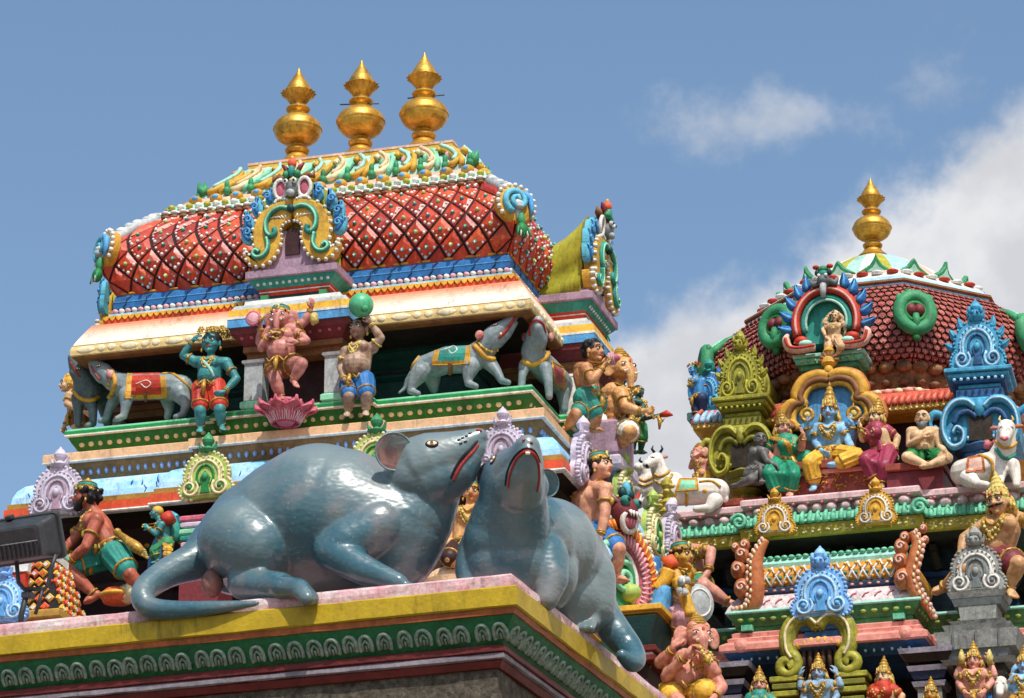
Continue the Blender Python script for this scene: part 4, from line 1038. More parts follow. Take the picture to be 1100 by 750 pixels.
    if head == 'elephant':
        S.ball(hp_(0, .05, .15), (1.05*R, 1.0*R, 1.0*R), rot=HR); S.ball(hp_(.38, -.1, .7), .55*R); S.ball(hp_(-.38, -.1, .7), .55*R); S.ball(hp_(0, -.35, .05), (.85*R, .8*R, .95*R), rot=HR)
        tr = [(0, -.75, -.05, .52), (0, -1.05, -.55, .40), (.02, -1.12, -1.1, .32), (.06, -1.05, -1.6, .26), (.2, -1.05, -2.0, .22), (.48, -1.2, -2.15, .18), (.66, -1.35, -1.9, .15)]
        sgn = -1 if flip else 1
        tr = [Vector(q) for q in tr]; cpt = catmull([q.xyz for q in tr], 3); crr = catmull([Vector((q[3], 0, 0)) if False else Vector((w_, 0, 0)) for q, w_ in zip(tr, (.52, .40, .32, .26, .22, .18, .15))], 3)
        S.chain([hp_(q.x*sgn, q.y, q.z) for q in cpt], [w_.x*R for w_ in crr])
        for q in (1, -1):
            S.ball(hp_(q*1.28, .15, .05), (.62*R, .14*R, .85*R), rot=HR @ Matrix.Rotation(q*.35, 3, 'Z')); S.cone(hp_(q*.75, .1, .1), hp_(q*1.2, .15, .1), .4*R, .2*R)
            S.ball(hp_(q*.45, -.75, -.35), .32*R)
    else:
        S.ball(hp_(0, .12, .22), (.92*R, 1.05*R, .98*R), rot=HR); S.ball(hp_(0, -.20, -.12), (.76*R, .78*R, 1.0*R), rot=HR); S.ball(hp_(0, -.36, -.72), (.50*R, .46*R, .40*R), rot=HR)
        for q in (1, -1):
            S.ball(hp_(q*.40, -.52, -.28), .36*R); S.ball(hp_(q*.90, .02, -.08), (.13*R, .24*R, .38*R), rot=HR); S.ball(hp_(q*.16, -.98, -.30), .13*R)
        S.cone(hp_(0, -.86, .18), hp_(0, -1.12, -.24), .13*R, .18*R, n=10); S.cone(hp_(-.42, -.74, .34), hp_(.42, -.74, .34), .17*R); S.cone(hp_(-.20, -.86, -.54), hp_(.20, -.86, -.54), .13*R); S.ball(hp_(0, -.74, -.90), .24*R)
    me = S.mesh('body', skin, vox*h, 2)
    link('body', me, t)
    bv = BVHTree.FromPolygons([v.co.copy() for v in me.vertices], [list(p.vertices) for p in me.polygons])
    def onf(p, lift=.004, d=None):
        d = fv if d is None else d
        q = bv.ray_cast(Vector(p)+d*.6*h, -d)
        return (q[0]+d*lift*h) if q[0] is not None else None
    # face paint: whites, pupils, lids, brows; lips
    for q in (1, -1):
        b = MB(HM)
        if head == 'elephant':
            b.ell((q*.52*R, -.98*R, .12*R), (.20*R, .12*R, .11*R), 'eye_white', n=10, m=6); b.ell((q*.54*R, -1.07*R, .12*R), (.09*R, .05*R, .09*R), 'eye_black', n=8, m=5)
            b.tube([(q*.25*R, -1.03*R, .24*R), (q*.52*R, -1.05*R, .32*R), (q*.78*R, -.90*R, .22*R)], .035*R, 'eye_black', n=5)
        else:
            b.ell((q*.35*R, -.90*R, .08*R), (.215*R, .10*R, .115*R), 'eye_white', n=12, m=7); b.ell((q*.35*R, -.985*R, .085*R), (.095*R, .04*R, .105*R), 'eye_black', n=10, m=6)
            b.tube([(q*.10*R, -.96*R, .09*R), (q*.24*R, -1.0*R, .19*R), (q*.42*R, -.98*R, .20*R), (q*.62*R, -.85*R, .10*R)], .035*R, 'eye_black', n=5)
            b.tube([(q*.10*R, -.98*R, .36*R), (q*.34*R, -.98*R, .47*R), (q*.68*R, -.76*R, .36*R)], [.05*R, .06*R, .03*R], 'eye_black', n=6)
        b.build('eye', t)
        if head == 'elephant':
            b = MB(HM); b.tube([(q*.42*R, -.95*R, -.45*R), (q*.52*R, -1.25*R, -.60*R), (q*.55*R, -1.5*R, -.52*R)], [.13*R, .11*R, .05*R], 'tooth', n=8); b.build('tusk', t)
    b = MB(HM)
    if head == 'elephant':
        b.ell((0, -1.12*R, .38*R), (.12*R, .05*R, .22*R), 'lip_red', n=8, m=6); b.build('forehead_mark', t)
    else:
        b.tube([(-.26*R, -.93*R, -.53*R), (-.09*R, -1.0*R, -.49*R), (0, -1.0*R, -.51*R), (.09*R, -1.0*R, -.49*R), (.26*R, -.93*R, -.53*R)], [.03*R, .07*R, .06*R, .07*R, .03*R], 'lip_red', n=6)
        b.tube([(-.22*R, -.93*R, -.56*R), (0, -1.0*R, -.63*R), (.22*R, -.93*R, -.56*R)], [.03*R, .085*R, .03*R], 'lip_red', n=6)
        b.build('lips', t)
        if moustache:
            b = MB(HM)
            for q in (1, -1): b.tube([(0, -1.06*R, -.40*R), (q*.22*R, -1.06*R, -.42*R), (q*.50*R, -.95*R, -.40*R), (q*.72*R, -.78*R, -.28*R)], [.06*R, .12*R, .10*R, .02*R], 'hair_black', n=7)
            b.build('moustache', t)
        if beard:
            SB = Sculpt(); Ln = beard[1]
            SB.chain([hp_(0, -.55, -.75), hp_(0, -.8, -1.1), hp_(0, -.75, -1.1-Ln)], [.5*R, .38*R, .12*R])
            for q in (1, -1): SB.chain([hp_(q*.68, -.25, -.35), hp_(q*.45, -.6, -.8), hp_(q*.12, -.8, -1.2-.5*Ln)], [.2*R, .26*R, .14*R])
            link('beard', SB.mesh('beard', beard[0], .007*h, 2), t)
    # hair
    if hair:
        SH = Sculpt()
        if hair in ('curly', 'long', 'cap', 'bun', 'afro'):
            SH.ball(hp_(0, .22, .28), (1.02*R, 1.08*R, 1.02*R), rot=HR)
        if hair in ('curly', 'afro'):
            rnd = random.Random(3)
            for i in range(46):
                a = rnd.uniform(0, 2*PI); z = rnd.uniform(-.55 if hair == 'curly' else -.9, 1); rr = math.sqrt(max(0, 1-z*z))
                v = Vector((rr*math.cos(a), rr*math.sin(a), z))
                if v.y < -.35 and v.z < .55: continue
                if crown and v.z > .25: continue
                k = 1.0 if hair == 'curly' else 1.22
                SH.ball(hp_(v.x*1.0*k, .2+v.y*1.05*k, .3+v.z*1.0*k), rnd.uniform(.2, .32)*R)
        if hair == 'long':
            for q in (-1, -.5, 0, .5, 1): SH.chain([hp_(q*.75, .5, .2), hp_(q*.9, .75, -.8), hp_(q*1.1, .6, -1.8)], [.45*R, .42*R, .2*R])
        if hair == 'bun': SH.ball(hp_(0, .9, .7), .55*R)
        link('hair', SH.mesh('hair', hair_mat, .0075*h, 1), t)
    # crown
    if crown:
        b = MB(HM @ Matrix.Translation((0, .12*R, .42*R)) @ Matrix.Rotation(rad(-8), 4, 'X') @ Matrix.Diagonal((.94, .94, crown_h if crown == 'tall' else 1.0, 1)))
        if crown == 'tall':
            pr = [(1.02, -.15), (1.10, -.05), (1.10, .10), (.98, .18), (1.0, .34), (.92, .48), (.80, .55), (.86, .68), (.78, .86), (.64, .95), (.68, 1.08), (.60, 1.25), (.44, 1.36), (.48, 1.48), (.36, 1.64), (.20, 1.75), (.24, 1.85), (.14, 2.0), (.02, 2.15)]
            b.lathe([(r*R, z*R) for r, z in pr], crown_mat, 20)
            for k in range(14): b.ell((1.08*R*math.cos(2*PI*k/14), 1.08*R*math.sin(2*PI*k/14), .03*R), .13*R, 'jewel_pale' if k % 2 else 'red', n=7, m=5)
            for k in range(10): b.ell((.86*R*math.cos(2*PI*k/10), .86*R*math.sin(2*PI*k/10), .58*R), .12*R, crown_mat, n=7, m=5)
            for k in range(5): a = -PI/2+(k-2)*.38; leaf(b, (0, 0), PI/2, .55*R if k != 2 else .75*R, .18*R, 'jewel_pale', Matrix.Rotation(a+PI/2, 4, 'Z') @ Matrix.Translation((0, -1.02*R, .08*R)), .06*R, 0)
            for q in (1, -1):  # ear fans and ribbons
                b.ell((q*1.15*R, -.05*R, -.55*R), (.16*R, .22*R, .30*R), 'jewel_pale', n=9, m=6)
                b.tube([(q*1.05*R, .1*R, -.2*R), (q*1.35*R, .3*R, -.9*R), (q*1.2*R, .35*R, -1.6*R)], [.22*R, .26*R, .1*R], 'jewel', n=7)
        elif crown == 'turban':
            pr = [(.98, -.12), (1.14, -.02), (1.14, .16), (1.04, .24), (1.04, .40)]
            b.lathe([(r*R, z*R) for r, z in pr], crown_mat, 20)
            b.lathe([(1.02*R, .40*R), (1.05*R, .46*R), (1.02*R, .60*R), (.9*R, .72*R)], 'teal', 20); b.lathe([(.92*R, .71*R), (.98*R, .76*R), (.80*R, .88*R), (.50*R, 1.02*R), (.25*R, 1.12*R), (.2*R, 1.22*R), (.04*R, 1.36*R)], crown_mat, 20)
            for k in range(16): b.ell((1.12*R*math.cos(2*PI*k/16), 1.12*R*math.sin(2*PI*k/16), .07*R), .13*R, 'jewel_pale' if k % 2 else 'dbrown', n=7, m=5)
            b.ell((0, -1.12*R, .42*R), (.28*R, .14*R, .36*R), 'jewel_pale', n=10, m=7); b.ell((0, -1.24*R, .42*R), (.12*R, .08*R, .16*R), 'teal', n=8, m=6)
        elif crown == 'rings':
            z = -.1
            for k, r in enumerate((1.08, 1.02, .92, .78, .6, .4)):
                b.lathe([(r*.9*R, z*R), (r*R, (z+.08)*R), (r*R, (z+.16)*R), (r*.85*R, (z+.25)*R)], crown_mat, 20); z += .25
            b.ell((0, 0, (z+.05)*R), .2*R, crown_mat)
        elif crown == 'flowers':
            rnd = random.Random(5)
            for k in range(26):
                a = rnd.uniform(0, 2*PI); rr = rnd.uniform(.1, 1.75); zz = .5+rnd.uniform(0, .75)*(1.2-rr*.45)
                c = Vector((rr*R*math.cos(a), rr*.8*R*math.sin(a), zz*R))
                b.ell(c, .22*R, crown_mat, n=8, m=6); 
                for q in range(6): b.ell(c+Vector((.26*R*math.cos(q*1.05), -.10*R, .26*R*math.sin(q*1.05))), (.13*R, .09*R, .13*R), 'jewel_pale' if q % 2 else crown_mat, n=6, m=5)
        b.build('crown', t)
    # clothes
    if dress and LG:
        SD = Sculpt(); g = .013*h
        SD.cone(pel+up*.02*h, pel-up*.02*h, .080*h*f+g*.3, .078*h*f+g); SD.cone(hpn, hpp, .068*h*f+g, .068*h*f+g)
        ends = []
        for hp, kn, an in LG:
            tt = min(1, cover); e = hp.lerp(kn, tt); rk = (.070+(.044-.070)*tt)*h*f+g
            SD.cone(hp, e, .070*h*f+g, rk+.004*h)
            ax = (kn-hp).normalized(); x = ax.orthogonal().normalized(); y = ax.cross(x)
            for i in range(9):
                a = 2*PI*i/9; o = x*math.cos(a)+y*math.sin(a); SD.cone(hp+o*(.070*h*f+g*.8), e+o*(rk+.002*h), .007*h, .010*h, n=6)
            end = (e, ax, rk+.006*h)
            if cover > 1 and an is not None:
                e2 = kn.lerp(an, cover-1); SD.cone(kn, e2, .046*h*f+g, .040*h*f+g)
                ax = (an-kn).normalized(); x = ax.orthogonal().normalized(); y = ax.cross(x)
                for i in range(9):
                    a = 2*PI*i/9; o = x*math.cos(a)+y*math.sin(a); SD.cone(kn+o*(.044*h*f+g), e2+o*(.040*h*f+g), .008*h, .011*h, n=6)
                end = (e2, ax, .046*h*f+g)
            ends.append(end)
        if dress == 'sari' and len(LG) == 2:
            (h1, k1, a1), (h2, k2, a2) = LG
            for q in np.linspace(.12, .88, 6):
                s0 = h1.lerp(h2, q)+fv*.03*h; s1 = k1.lerp(k2, q)+fv*.012*h; s2 = (a1 or k1).lerp(a2 or k2, q) if a1 and a2 else s1-Vector((0, 0, .1*h))
                SD.cone(s0, s1, .035*h, .030*h); SD.cone(s1, s1.lerp(s2, min(1, max(.0, cover-1))), .030*h, .034*h)
        link('dress' if dress == 'sari' else 'loincloth', SD.mesh('cloth', dress_mat, .0065*h, 2), t)
        b = MB()
        for e, ax, r in ends: b.torus(e, ax, r, .008*h, trim, n=20)
        b.torus(pel+up*.035*h, up, .078*h*f, .018*h, trim, n=24); b.torus(pel+up*.005*h, up, .084*h*f, .008*h, 'jewel_pale' if trim == 'jewel' else trim, n=24)
        if trim == 'jewel':
            for k in range(14): a_ = 2*PI*k/14; b.ell(pel+up*.012*h+(lv*math.cos(a_)+fv*math.sin(a_))*.088*h*f, (.013*h, .013*h, .020*h), 'jewel' if k % 2 else 'jewel_pale', n=6, m=5)
        c = onf(pel+up*.02*h, .006)
        if c is not None and not female:
            b.tube([c, c-Vector((0, 0, .07*h))+fv*.03*h, c-Vector((0, 0, .16*h))+fv*.02*h], [.016*h, .026*h, .012*h], trim, n=8, flat=1)
            for q in (-1, 1): b.tube([c+lv*q*.02*h, c+lv*q*.07*h-Vector((0, 0, .05*h)), c+lv*q*.10*h+Vector((0, 0, -.01*h))], [.008*h, .012*h, .008*h], trim, n=6)
        b.build('belt', t)
    if female and top_mat:
        ST = Sculpt(); g = .010*h
        for q in (1, -1): ST.ball(chest+lv*q*.046*h+fv*.060*h, .043*h+g)
        ST.cone(chest-up*.045*h, chest+up*.045*h, .076*h*f+g, .072*h*f+g)
        for sh, el, wr in limbs[:2]: ST.cone(sh, sh.lerp(el, .5), .043*h*f+g*.8, .038*h*f+g*.8)
        link('blouse', ST.mesh('blouse', top_mat, .0065*h, 1), t)
    if sash:
        pts = [onf(neck+lv*x*h-up*z*h, .012) for x, z in sash]
        pts = [p for p in pts if p is not None]
        if len(pts) > 1:
            b = MB(); b.tube(catmull(pts, 4), .030*h if female else .014*h, sash_mat, n=8, flat=.45, up=tuple(fv)); b.build('sash', t)
    if jewels:
        def ornament(n_, fn):
            b = MB(); fn(b); 
            if b.v: b.build(n_, t)
        for sh, el, wr in limbs:
            def g(b):
                b.torus(sh.lerp(el, .52), el-sh, .040*h*f, .008*h, jmat, n=16); b.ell(sh.lerp(el, .52)+fv*.042*h*f, (.016*h, .012*h, .022*h), jmat, n=8, m=6)
            ornament('armlet', g)
            def g(b):
                b.torus(el.lerp(wr, .90), wr-el, .024*h*(.6+.4*f), .007*h, jmat, n=14); b.torus(el.lerp(wr, .82), wr-el, .026*h*(.6+.4*f), .005*h, jmat, n=14)
            ornament('bracelet', g)
        for hp, kn, an in LG:
            if an is not None and cover < 1.7: ornament('anklet', lambda b: b.torus(kn.lerp(an, .90), an-kn, .030*h*(.5+.5*f), .008*h, jmat, n=14))
        def g(b):
            for wd, dz, r in ((.048, .045, .009), (.062, .085, .008), (.075, .125, .007)):
                pts = []
                for q in np.linspace(-1, 1, 11):
                    p = onf(neck+lv*wd*q*h-up*(.018+dz*(1-q*q))*h, .004)
                    if p is not None: pts.append(p)
                if len(pts) > 3:
                    b.tube(pts, r*h, jmat, n=6)
                    if dz > .08:
                        for p in pts[1:-1]: b.ell(p, r*1.5*h, 'jewel_pale', n=6, m=4)
            p = onf(neck-up*.12*h, .008)
            if p is not None: b.ell(p, (.02*h, .012*h, .025*h), jmat, n=8, m=6)
        ornament('necklace', g)
        if head != 'elephant':
            for q in (1, -1): ornament('earring', lambda b: b.ell(hp_(q*.98, -.02, -.62), (.14*R, .14*R, .22*R), jmat, n=8, m=6))
    t['_h'] = h
    return t, dict(h=h, base=base, fv=fv, lv=lv, HM=HM, R=R, W=W, bv=bv, limbs=limbs, LG=LG)
def gadd(t, name, fn, base):
    """a part modelled in world coordinates, hung on a thing"""
    b = MB(Matrix.Translation(-base)); fn(b); return b.build(name, t)

# ------------------------------------------------------------------ four-legged statues from pixel chains
class Animal:
    def __init__(s, name, label, cat, Y, origin, group=None):
        s.Y = Y; s.base = at(origin[0], origin[1], Y+(origin[2] if len(origin) > 2 else 0)); s.S = Sculpt(); s.t = thing(name, label, cat, s.base, 0, group)
    def W(s, t): return at(t[0], t[1], s.Y+t[2])-s.base
    def R(s, t): return t[3]*mpp(s.base)
    def chain(s, *ts):
        if len(ts) == 1: s.S.ball(s.W(ts[0]), s.R(ts[0]))
        for a, c in zip(ts, ts[1:]): s.S.cone(s.W(a), s.W(c), s.R(a), s.R(c))
        return s
    def body(s, mat, vox, smooth=3):
        s.me = s.S.mesh('body', mat, vox*mpp(s.base), smooth); link('body', s.me, s.t)
        s.bv = BVHTree.FromPolygons([v.co.copy() for v in s.me.vertices], [list(p.vertices) for p in s.me.polygons]); return s
    def hit(s, px, py):
        o = CP-s.base; h = s.bv.ray_cast(o, ray(px, py).normalized()); return (h[0], h[1]) if h[0] is not None else (None, None)
    def stroke(s, name, pts, r, mat, lift=.3, k=4, build=True, b=None, beads=None):
        m = mpp(s.base); P = []
        for p in catmull([Vector((x, y, 0)) for x, y in pts], k):
            h, n = s.hit(p.x, p.y)
            if h is not None: P.append(h+n*lift*m)
        if len(P) < 2: return
        b = b or MB(); b.tube(P, r*m, mat, n=6)
        if beads:
            for p in P[::2]: b.ell(p, beads[1]*m, beads[0], n=6, m=5)
        if build: return b.build(name, s.t)
    def patch(s, name, poly, mat, border=None, lift=.8, n=8, inner=None, motif=None):
        """a cloth laid over the body: a quad in the photo (four corners) projected on the surface"""
        m = mpp(s.base); a, b_, c, d = [Vector((*p, 0)) for p in poly]; g = []; 
        for j in range(n+1):
            row = []
            for i in range(n+1):
                u, v = i/n, j/n; p = (a*(1-u)+b_*u)*(1-v)+(d*(1-u)+c*u)*v
                h, nn = s.hit(p.x, p.y); row.append((h+nn*lift*m) if h is not None else None)
            g.append(row)
        b = MB()
        for j in range(n):
            for i in range(n):
                q = [g[j][i], g[j][i+1], g[j+1][i+1], g[j+1][i]]
                if any(x is None for x in q): continue
                edge = border and (i < 1 or j < 1 or i >= n-1 or j >= n-1)
                b.add(q, [(0, 1, 2, 3)], border if edge else mat, True)
        if border:
            for line in (g[0], [r[0] for r in g], [r[-1] for r in g], g[-1]):
                P = [p for p in line if p is not None]
                if len(P) > 1: b.tube(P, .7*m, border, n=6)
        if motif:
            P = [p for p in (g[n//2][n//2-2], g[n//2-1][n//2], g[n//2][n//2+1], g[n//2+1][n//2], g[n//2][n//2-1]) if p is not None]
            if len(P) > 2: b.tube(catmull(P, 4), .6*m, motif, n=6)
        return b.build(name, s.t)
    def eye(s, px, py, r, fwd=None):
        h, n = s.hit(px, py)
        if h is not None:
            b = MB(); eye(b, h, n, r*mpp(s.base), fwd or CR); b.build('eye', s.t)
    def blob(s, name, c, r, mat):
        b = MB(); b.ell(s.W(c), Vector(r)*mpp(s.base), mat, n=12, m=8); return b.build(name, s.t)
    def part(s, name, fn):
        b = MB(); fn(b); return b.build(name, s.t)
# ------------------------------------------------------------------ statues of the near tower
def skin(n, c, second=None, rough=.45, dirt=.35): return paint('skin_'+n, c, rough, .18, dirt, .12, second=second, nscale=12)
skin('teal', '#45908f', '#2a686c'); skin('rose', '#c98a7e', '#9c5850'); skin('tan', '#b39a84', '#7d5a44'); skin('warm', '#cf9a6c', '#8f5230'); skin('ruddy', '#bd6a50', '#8a3f30'); skin('peach', '#dba585', '#b06f54')
skin('orange', '#dcaa70', '#a96738'); skin('green', '#1f5a4a', '#173f38'); skin('yellow', '#c99a3c', '#a8782c'); skin('blue', '#93bcd6', '#5f94bf'); skin('bluegrey', '#8fa9bd', '#6f8ba4'); skin('grey', '#6f6c6a', '#56524f'); skin('pale', '#dcb98f', '#b98f66'); skin('pink', '#d99f8c', '#b87060'); skin('rosy', '#d3957f', '#b46a58')
paint('rat_grey', '#8d9696', .42, .15, .35, .1, second='#66757a', nscale=7); paint('rat_dark', '#5d6b6c', .42, .15, .25, .1, second='#3f4c4e'); paint('bull_white', '#e6e0d6', .5, .10, .3, .1, second='#cfc4b8')

# the kneeling guardian behind the floodlight
t, q = figure('guardian_statue', 'ruddy kneeling guardian statue in green and gold crown facing left behind the black floodlight', 'statue', 23.6,
    dict(head=(92, 533, -.02), neck=(99, 548), chest=(105, 566), pel=(121, 592), shp=(104, 559, -.13), shn=(93, 561, .12), elp=(92, 588, -.2), wrp=(75, 602, -.16), hdp=(66, 607, -.14), eln=(79, 580, .1), wrn=(68, 592, .05),
         hpp=(124, 596, -.09), hpn=(118, 596, .09), knn=(72, 611, -.12), ann=(103, 640, -.05), ftn=(90, 648, -.08), knp=(139, 617, -.16), anp=(157, 640, -.05), ftp=(146, 648, -.1)),
    178, 'skin_ruddy', yaw=-68, crown='turban', hair='afro', dress='loincloth', dress_mat='teal', cover=.72, beard=('hair_black', .15), pitch=-4)
def f(b):
    p = [at(126, 572, 23.47), at(136, 580, 23.45), at(146, 588, 23.43), at(154, 594, 23.42)]
    b.tube(p, [.02, .03, .045, .03], 'jewel', n=8)
    for k in range(4): b.tube([at(146, 586+2*k, 23.42), at(156+k, 592+2.5*k, 23.41)], .012, 'jewel_pale', n=6)
    b.ell(p[0], .032, 'jewel')
gadd(t, 'sash_knot', f, q['base'])

# front niche, left to right
figure('cherub_statue', 'cream cherub statue with gold curls bending forward at the upper ledge left end', 'statue', 24.9,
    dict(head=(73, 413), neck=(77, 420), chest=(81, 429), pel=(86, 444), shp=(76, 425, -.08), elp=(72, 434, -.1), wrp=(91, 443, -.1), knn=(80, 455), ann=(86, 466), knp=(90, 457), anp=(92, 468)), 96, 'skin_pale', yaw=-60, fat=1.2, hs=1.25, hair='curly', hair_mat='ochre', dress='loincloth', dress_mat='brown', cover=.8, vox=.0075)
def rat_on_ledge(label, Y, origin, chains, mat, group='rats in the upper niche'):
    a = Animal('rat_statue', label, 'rat statue', Y, origin, group)
    for c in chains: a.chain(*c)
    return a.body(mat, .9, 3)
a = rat_on_ledge('dark grey rat statue with snout raised behind the pale left rat', 24.46, (94, 452), [
    [(104, 420, .12, 16), (95, 420, .0, 16), (90, 408, -.05, 12)], [(88, 404, -.06, 11.5), (80, 393, -.12, 6.5), (76, 384, -.16, 3.5)], [(88, 408, -.06, 9), (79, 400, -.12, 5)],
    [(96, 428, -.02, 9), (100, 440, -.05, 5), (100, 455, -.06, 4), (94, 458, -.1, 4)], [(84, 428, .0, 8), (84, 442, 0, 5), (84, 456, 0, 4)], [(112, 428, .2, 11), (116, 455, .2, 5)]], 'rat_dark')
a.stroke('collar', [(78, 418), (84, 426), (92, 430), (100, 430), (106, 426)], 2.4, 'gold_paint'); a.stroke('mouth', [(86, 405), (80, 397), (76, 389)], 1.0, 'mouth_red'); a.eye(84, 396, 2.2)
a = rat_on_ledge('pale grey rat statue with red and white saddle cloth facing left on the upper ledge', 24.25, (165, 450), [
    [(194, 417, .02, 15), (168, 415, 0, 15), (138, 416, 0, 15), (122, 410, 0, 11), (111, 400, -.01, 10)], [(111, 399, -.01, 10), (101, 391, -.02, 6), (95, 385, -.02, 3)], [(110, 405, -.01, 8), (101, 399, -.02, 4.5), (97, 392, -.02, 2.5)],
    [(136, 424, -.08, 9), (135, 436, -.10, 5.5), (133, 447, -.10, 4), (126, 450, -.12, 3.5)], [(126, 424, .1, 8), (118, 438, .1, 5), (114, 450, .1, 4), (108, 452, .08, 3.5)],
    [(193, 422, -.08, 11), (200, 434, -.10, 5.5), (197, 445, -.10, 3.8), (189, 448, -.12, 3.5)], [(180, 424, .1, 10), (182, 440, .1, 5), (180, 448, .1, 4)], [(207, 418, .02, 4), (214, 430, .04, 2.5), (217, 444, .04, 1.5)]], 'rat_grey')
a.patch('saddle_cloth', [(138, 398), (176, 397), (180, 427), (134, 428)], 'red', 'gold_paint', motif='white'); a.stroke('collar', [(120, 399), (124, 410), (121, 421), (117, 428)], 2.8, 'gold_paint'); a.stroke('neck_chain', [(116, 398), (118, 408), (116, 416)], 1.3, 'jewel', beads=('jewel_pale', 1.6)); a.stroke('rump_strap', [(174, 402), (186, 402), (198, 411), (207, 421)], 1.5, 'gold_paint'); a.stroke('girth', [(156, 422), (157, 430)], 2.2, 'brown')
a.stroke('mouth', [(108, 408), (103, 402), (98, 393)], 1.1, 'mouth_red'); a.eye(106, 393, 2.3, -CR); a.blob('ear', (118, 402, -.09), (4.5, 2.2, 5), 'ear_pink')
a = rat_on_ledge('pale grey rat statue with teal saddle cloth facing right on the upper ledge', 24.25, (490, 416), [
    [(455, 396, .02, 14), (480, 387, 0, 15), (507, 386, 0, 15), (520, 376, 0, 13), (530, 362, -.02, 12.5)], [(532, 360, -.02, 12), (545, 349, -.03, 7.5), (554, 339, -.04, 3.6)], [(532, 366, -.02, 10), (545, 359, -.03, 5), (554, 347, -.04, 2.8)],
    [(506, 394, -.08, 10), (503, 404, -.1, 6), (503, 412, -.1, 4.2), (511, 415, -.13, 3.5)], [(524, 388, .02, 9), (534, 400, 0, 5.5), (539, 409, -.02, 4), (546, 411, -.05, 3.3)],
    [(452, 400, -.08, 11), (444, 412, -.1, 6), (441, 420, -.1, 4), (449, 423, -.13, 3.5)], [(464, 404, .1, 10), (466, 418, .1, 5)], [(445, 398, .02, 4), (438, 408, 0, 3), (435, 417, 0, 2.4), (429, 422, -.03, 1.5)]], 'rat_grey')
a.patch('saddle_cloth', [(472, 362), (506, 360), (504, 391), (464, 392)], 'teal', 'gold_paint', motif='white'); a.stroke('collar', [(503, 364), (512, 374), (522, 384), (534, 386), (541, 379)], 3.0, 'gold_paint'); a.stroke('neck_chain', [(511, 362), (517, 372), (528, 378), (538, 374)], 1.5, 'jewel', beads=('jewel_pale', 1.7)); a.stroke('rump_strap', [(470, 369), (458, 376), (448, 386), (442, 396)], 1.6, 'gold_paint'); a.stroke('girth', [(484, 389), (484, 397), (483, 402)], 2.6, 'brown')
a.stroke('mouth', [(536, 363), (543, 356), (550, 346), (553, 341)], 1.8, 'mouth_red'); a.stroke('front_teeth', [(537, 358), (539, 360)], 1.6, 'tooth'); a.eye(532, 349, 2.6); a.blob('ear', (515, 360, -.10), (5, 2.4, 5.4), 'ear_pink')
a = rat_on_ledge('grey rat statue with red saddle cloth looking outward round the right corner of the ledge', 24.45, (590, 430), [
    [(574, 384, -.02, 14), (588, 398, .25, 15), (602, 412, .55, 14)], [(572, 378, -.04, 13), (577, 361, -.10, 12.5)], [(577, 360, -.10, 11.5), (578, 346, -.18, 7)], [(578, 366, -.12, 10), (578, 352, -.2, 5)],
    [(564, 392, -.06, 7), (561, 404, -.1, 4.5), (560, 416, -.1, 4)], [(586, 396, -.04, 8), (589, 410, -.06, 5), (590, 426, -.05, 4)], [(604, 420, .5, 8), (606, 440, .5, 4.5)]], 'rat_grey')
a.stroke('collar', [(556, 380), (564, 390), (576, 391), (586, 384), (590, 376)], 3.0, 'gold_paint'); a.stroke('mouth', [(569, 361), (570, 350), (576, 344), (583, 348), (586, 358)], 1.4, 'mouth_red'); a.eye(568, 352, 2.2); a.blob('ear', (592, 362, .02), (3, 4, 5), 'ear_pink'); a.blob('ear', (563, 362, .02), (3, 4, 5), 'ear_pink')
a.patch('saddle_cloth', [(592, 388), (606, 396), (606, 418), (596, 412)], 'rpink', 'gold_paint')

t, q = figure('gana_statue', 'teal dwarf attendant statue with gold flowers piled on his head and red shorts', 'statue', 23.95,
    dict(head=(227, 369), neck=(227, 383), chest=(226, 394), pel=(225, 415, .02), shn=(211, 389), eln=(197, 382, -.02), wrn=(207, 366, -.05), hdn=(215, 358, -.06), shp=(243, 390), elp=(254, 407), wrp=(241, 421, -.08), hdp=(234, 423, -.1),
         knn=(215, 441, -.06), ann=(216, 459), ftn=(214, 464, -.08), knp=(236, 440, -.06), anp=(238, 457), ftp=(240, 462, -.08)), 108, 'skin_teal', fat=1.3, hs=1.55, hair='cap', crown='flowers', crown_mat='jewel', dress='loincloth', dress_mat='red', cover=.75, belly=.8, sash=[(-.1, -.01), (-.03, .08), (.05, .17), (.08, .24)], sash_mat='mint', vox=.006)
t, q = figure('gana_statue', 'brown dwarf attendant statue in blue loincloth balancing a green ball', 'statue', 23.95,
    dict(head=(386, 354), neck=(387, 367), chest=(387, 378), pel=(384, 408, .02), shp=(400, 374), elp=(409, 363, -.02), wrp=(398, 347, -.06), hdp=(393, 338, -.08), shn=(372, 378), eln=(366, 394), wrn=(370, 408, -.08), hdn=(376, 412, -.12),
         knn=(375, 425, -.07), ann=(374, 441), ftn=(372, 447, -.08), knp=(394, 424, -.07), anp=(393, 440), ftp=(393, 446, -.08)), 112, 'skin_tan', yaw=-14, fat=1.3, hs=1.45, hair='cap', hair_mat='dbrown', dress='loincloth', dress_mat='blue', cover=.8, belly=1.4, jmat='jewel_pale', vox=.006)
b = MB(); c = at(388, 328, 23.86); b.ell((0, 0, 0), 13.5*mpp(c), paint('ball_green', '#5fb98a', .4, .15, .25, .06, second='#3f9a6c'), n=24, m=16); b.ell((.055, -.075, -.06), (.028, .02, .028), 'green'); 
o = b.build('stone_ball', None); o.location = c; tag(o, 'round green ball on the head of the brown dwarf attendant', 'ball')

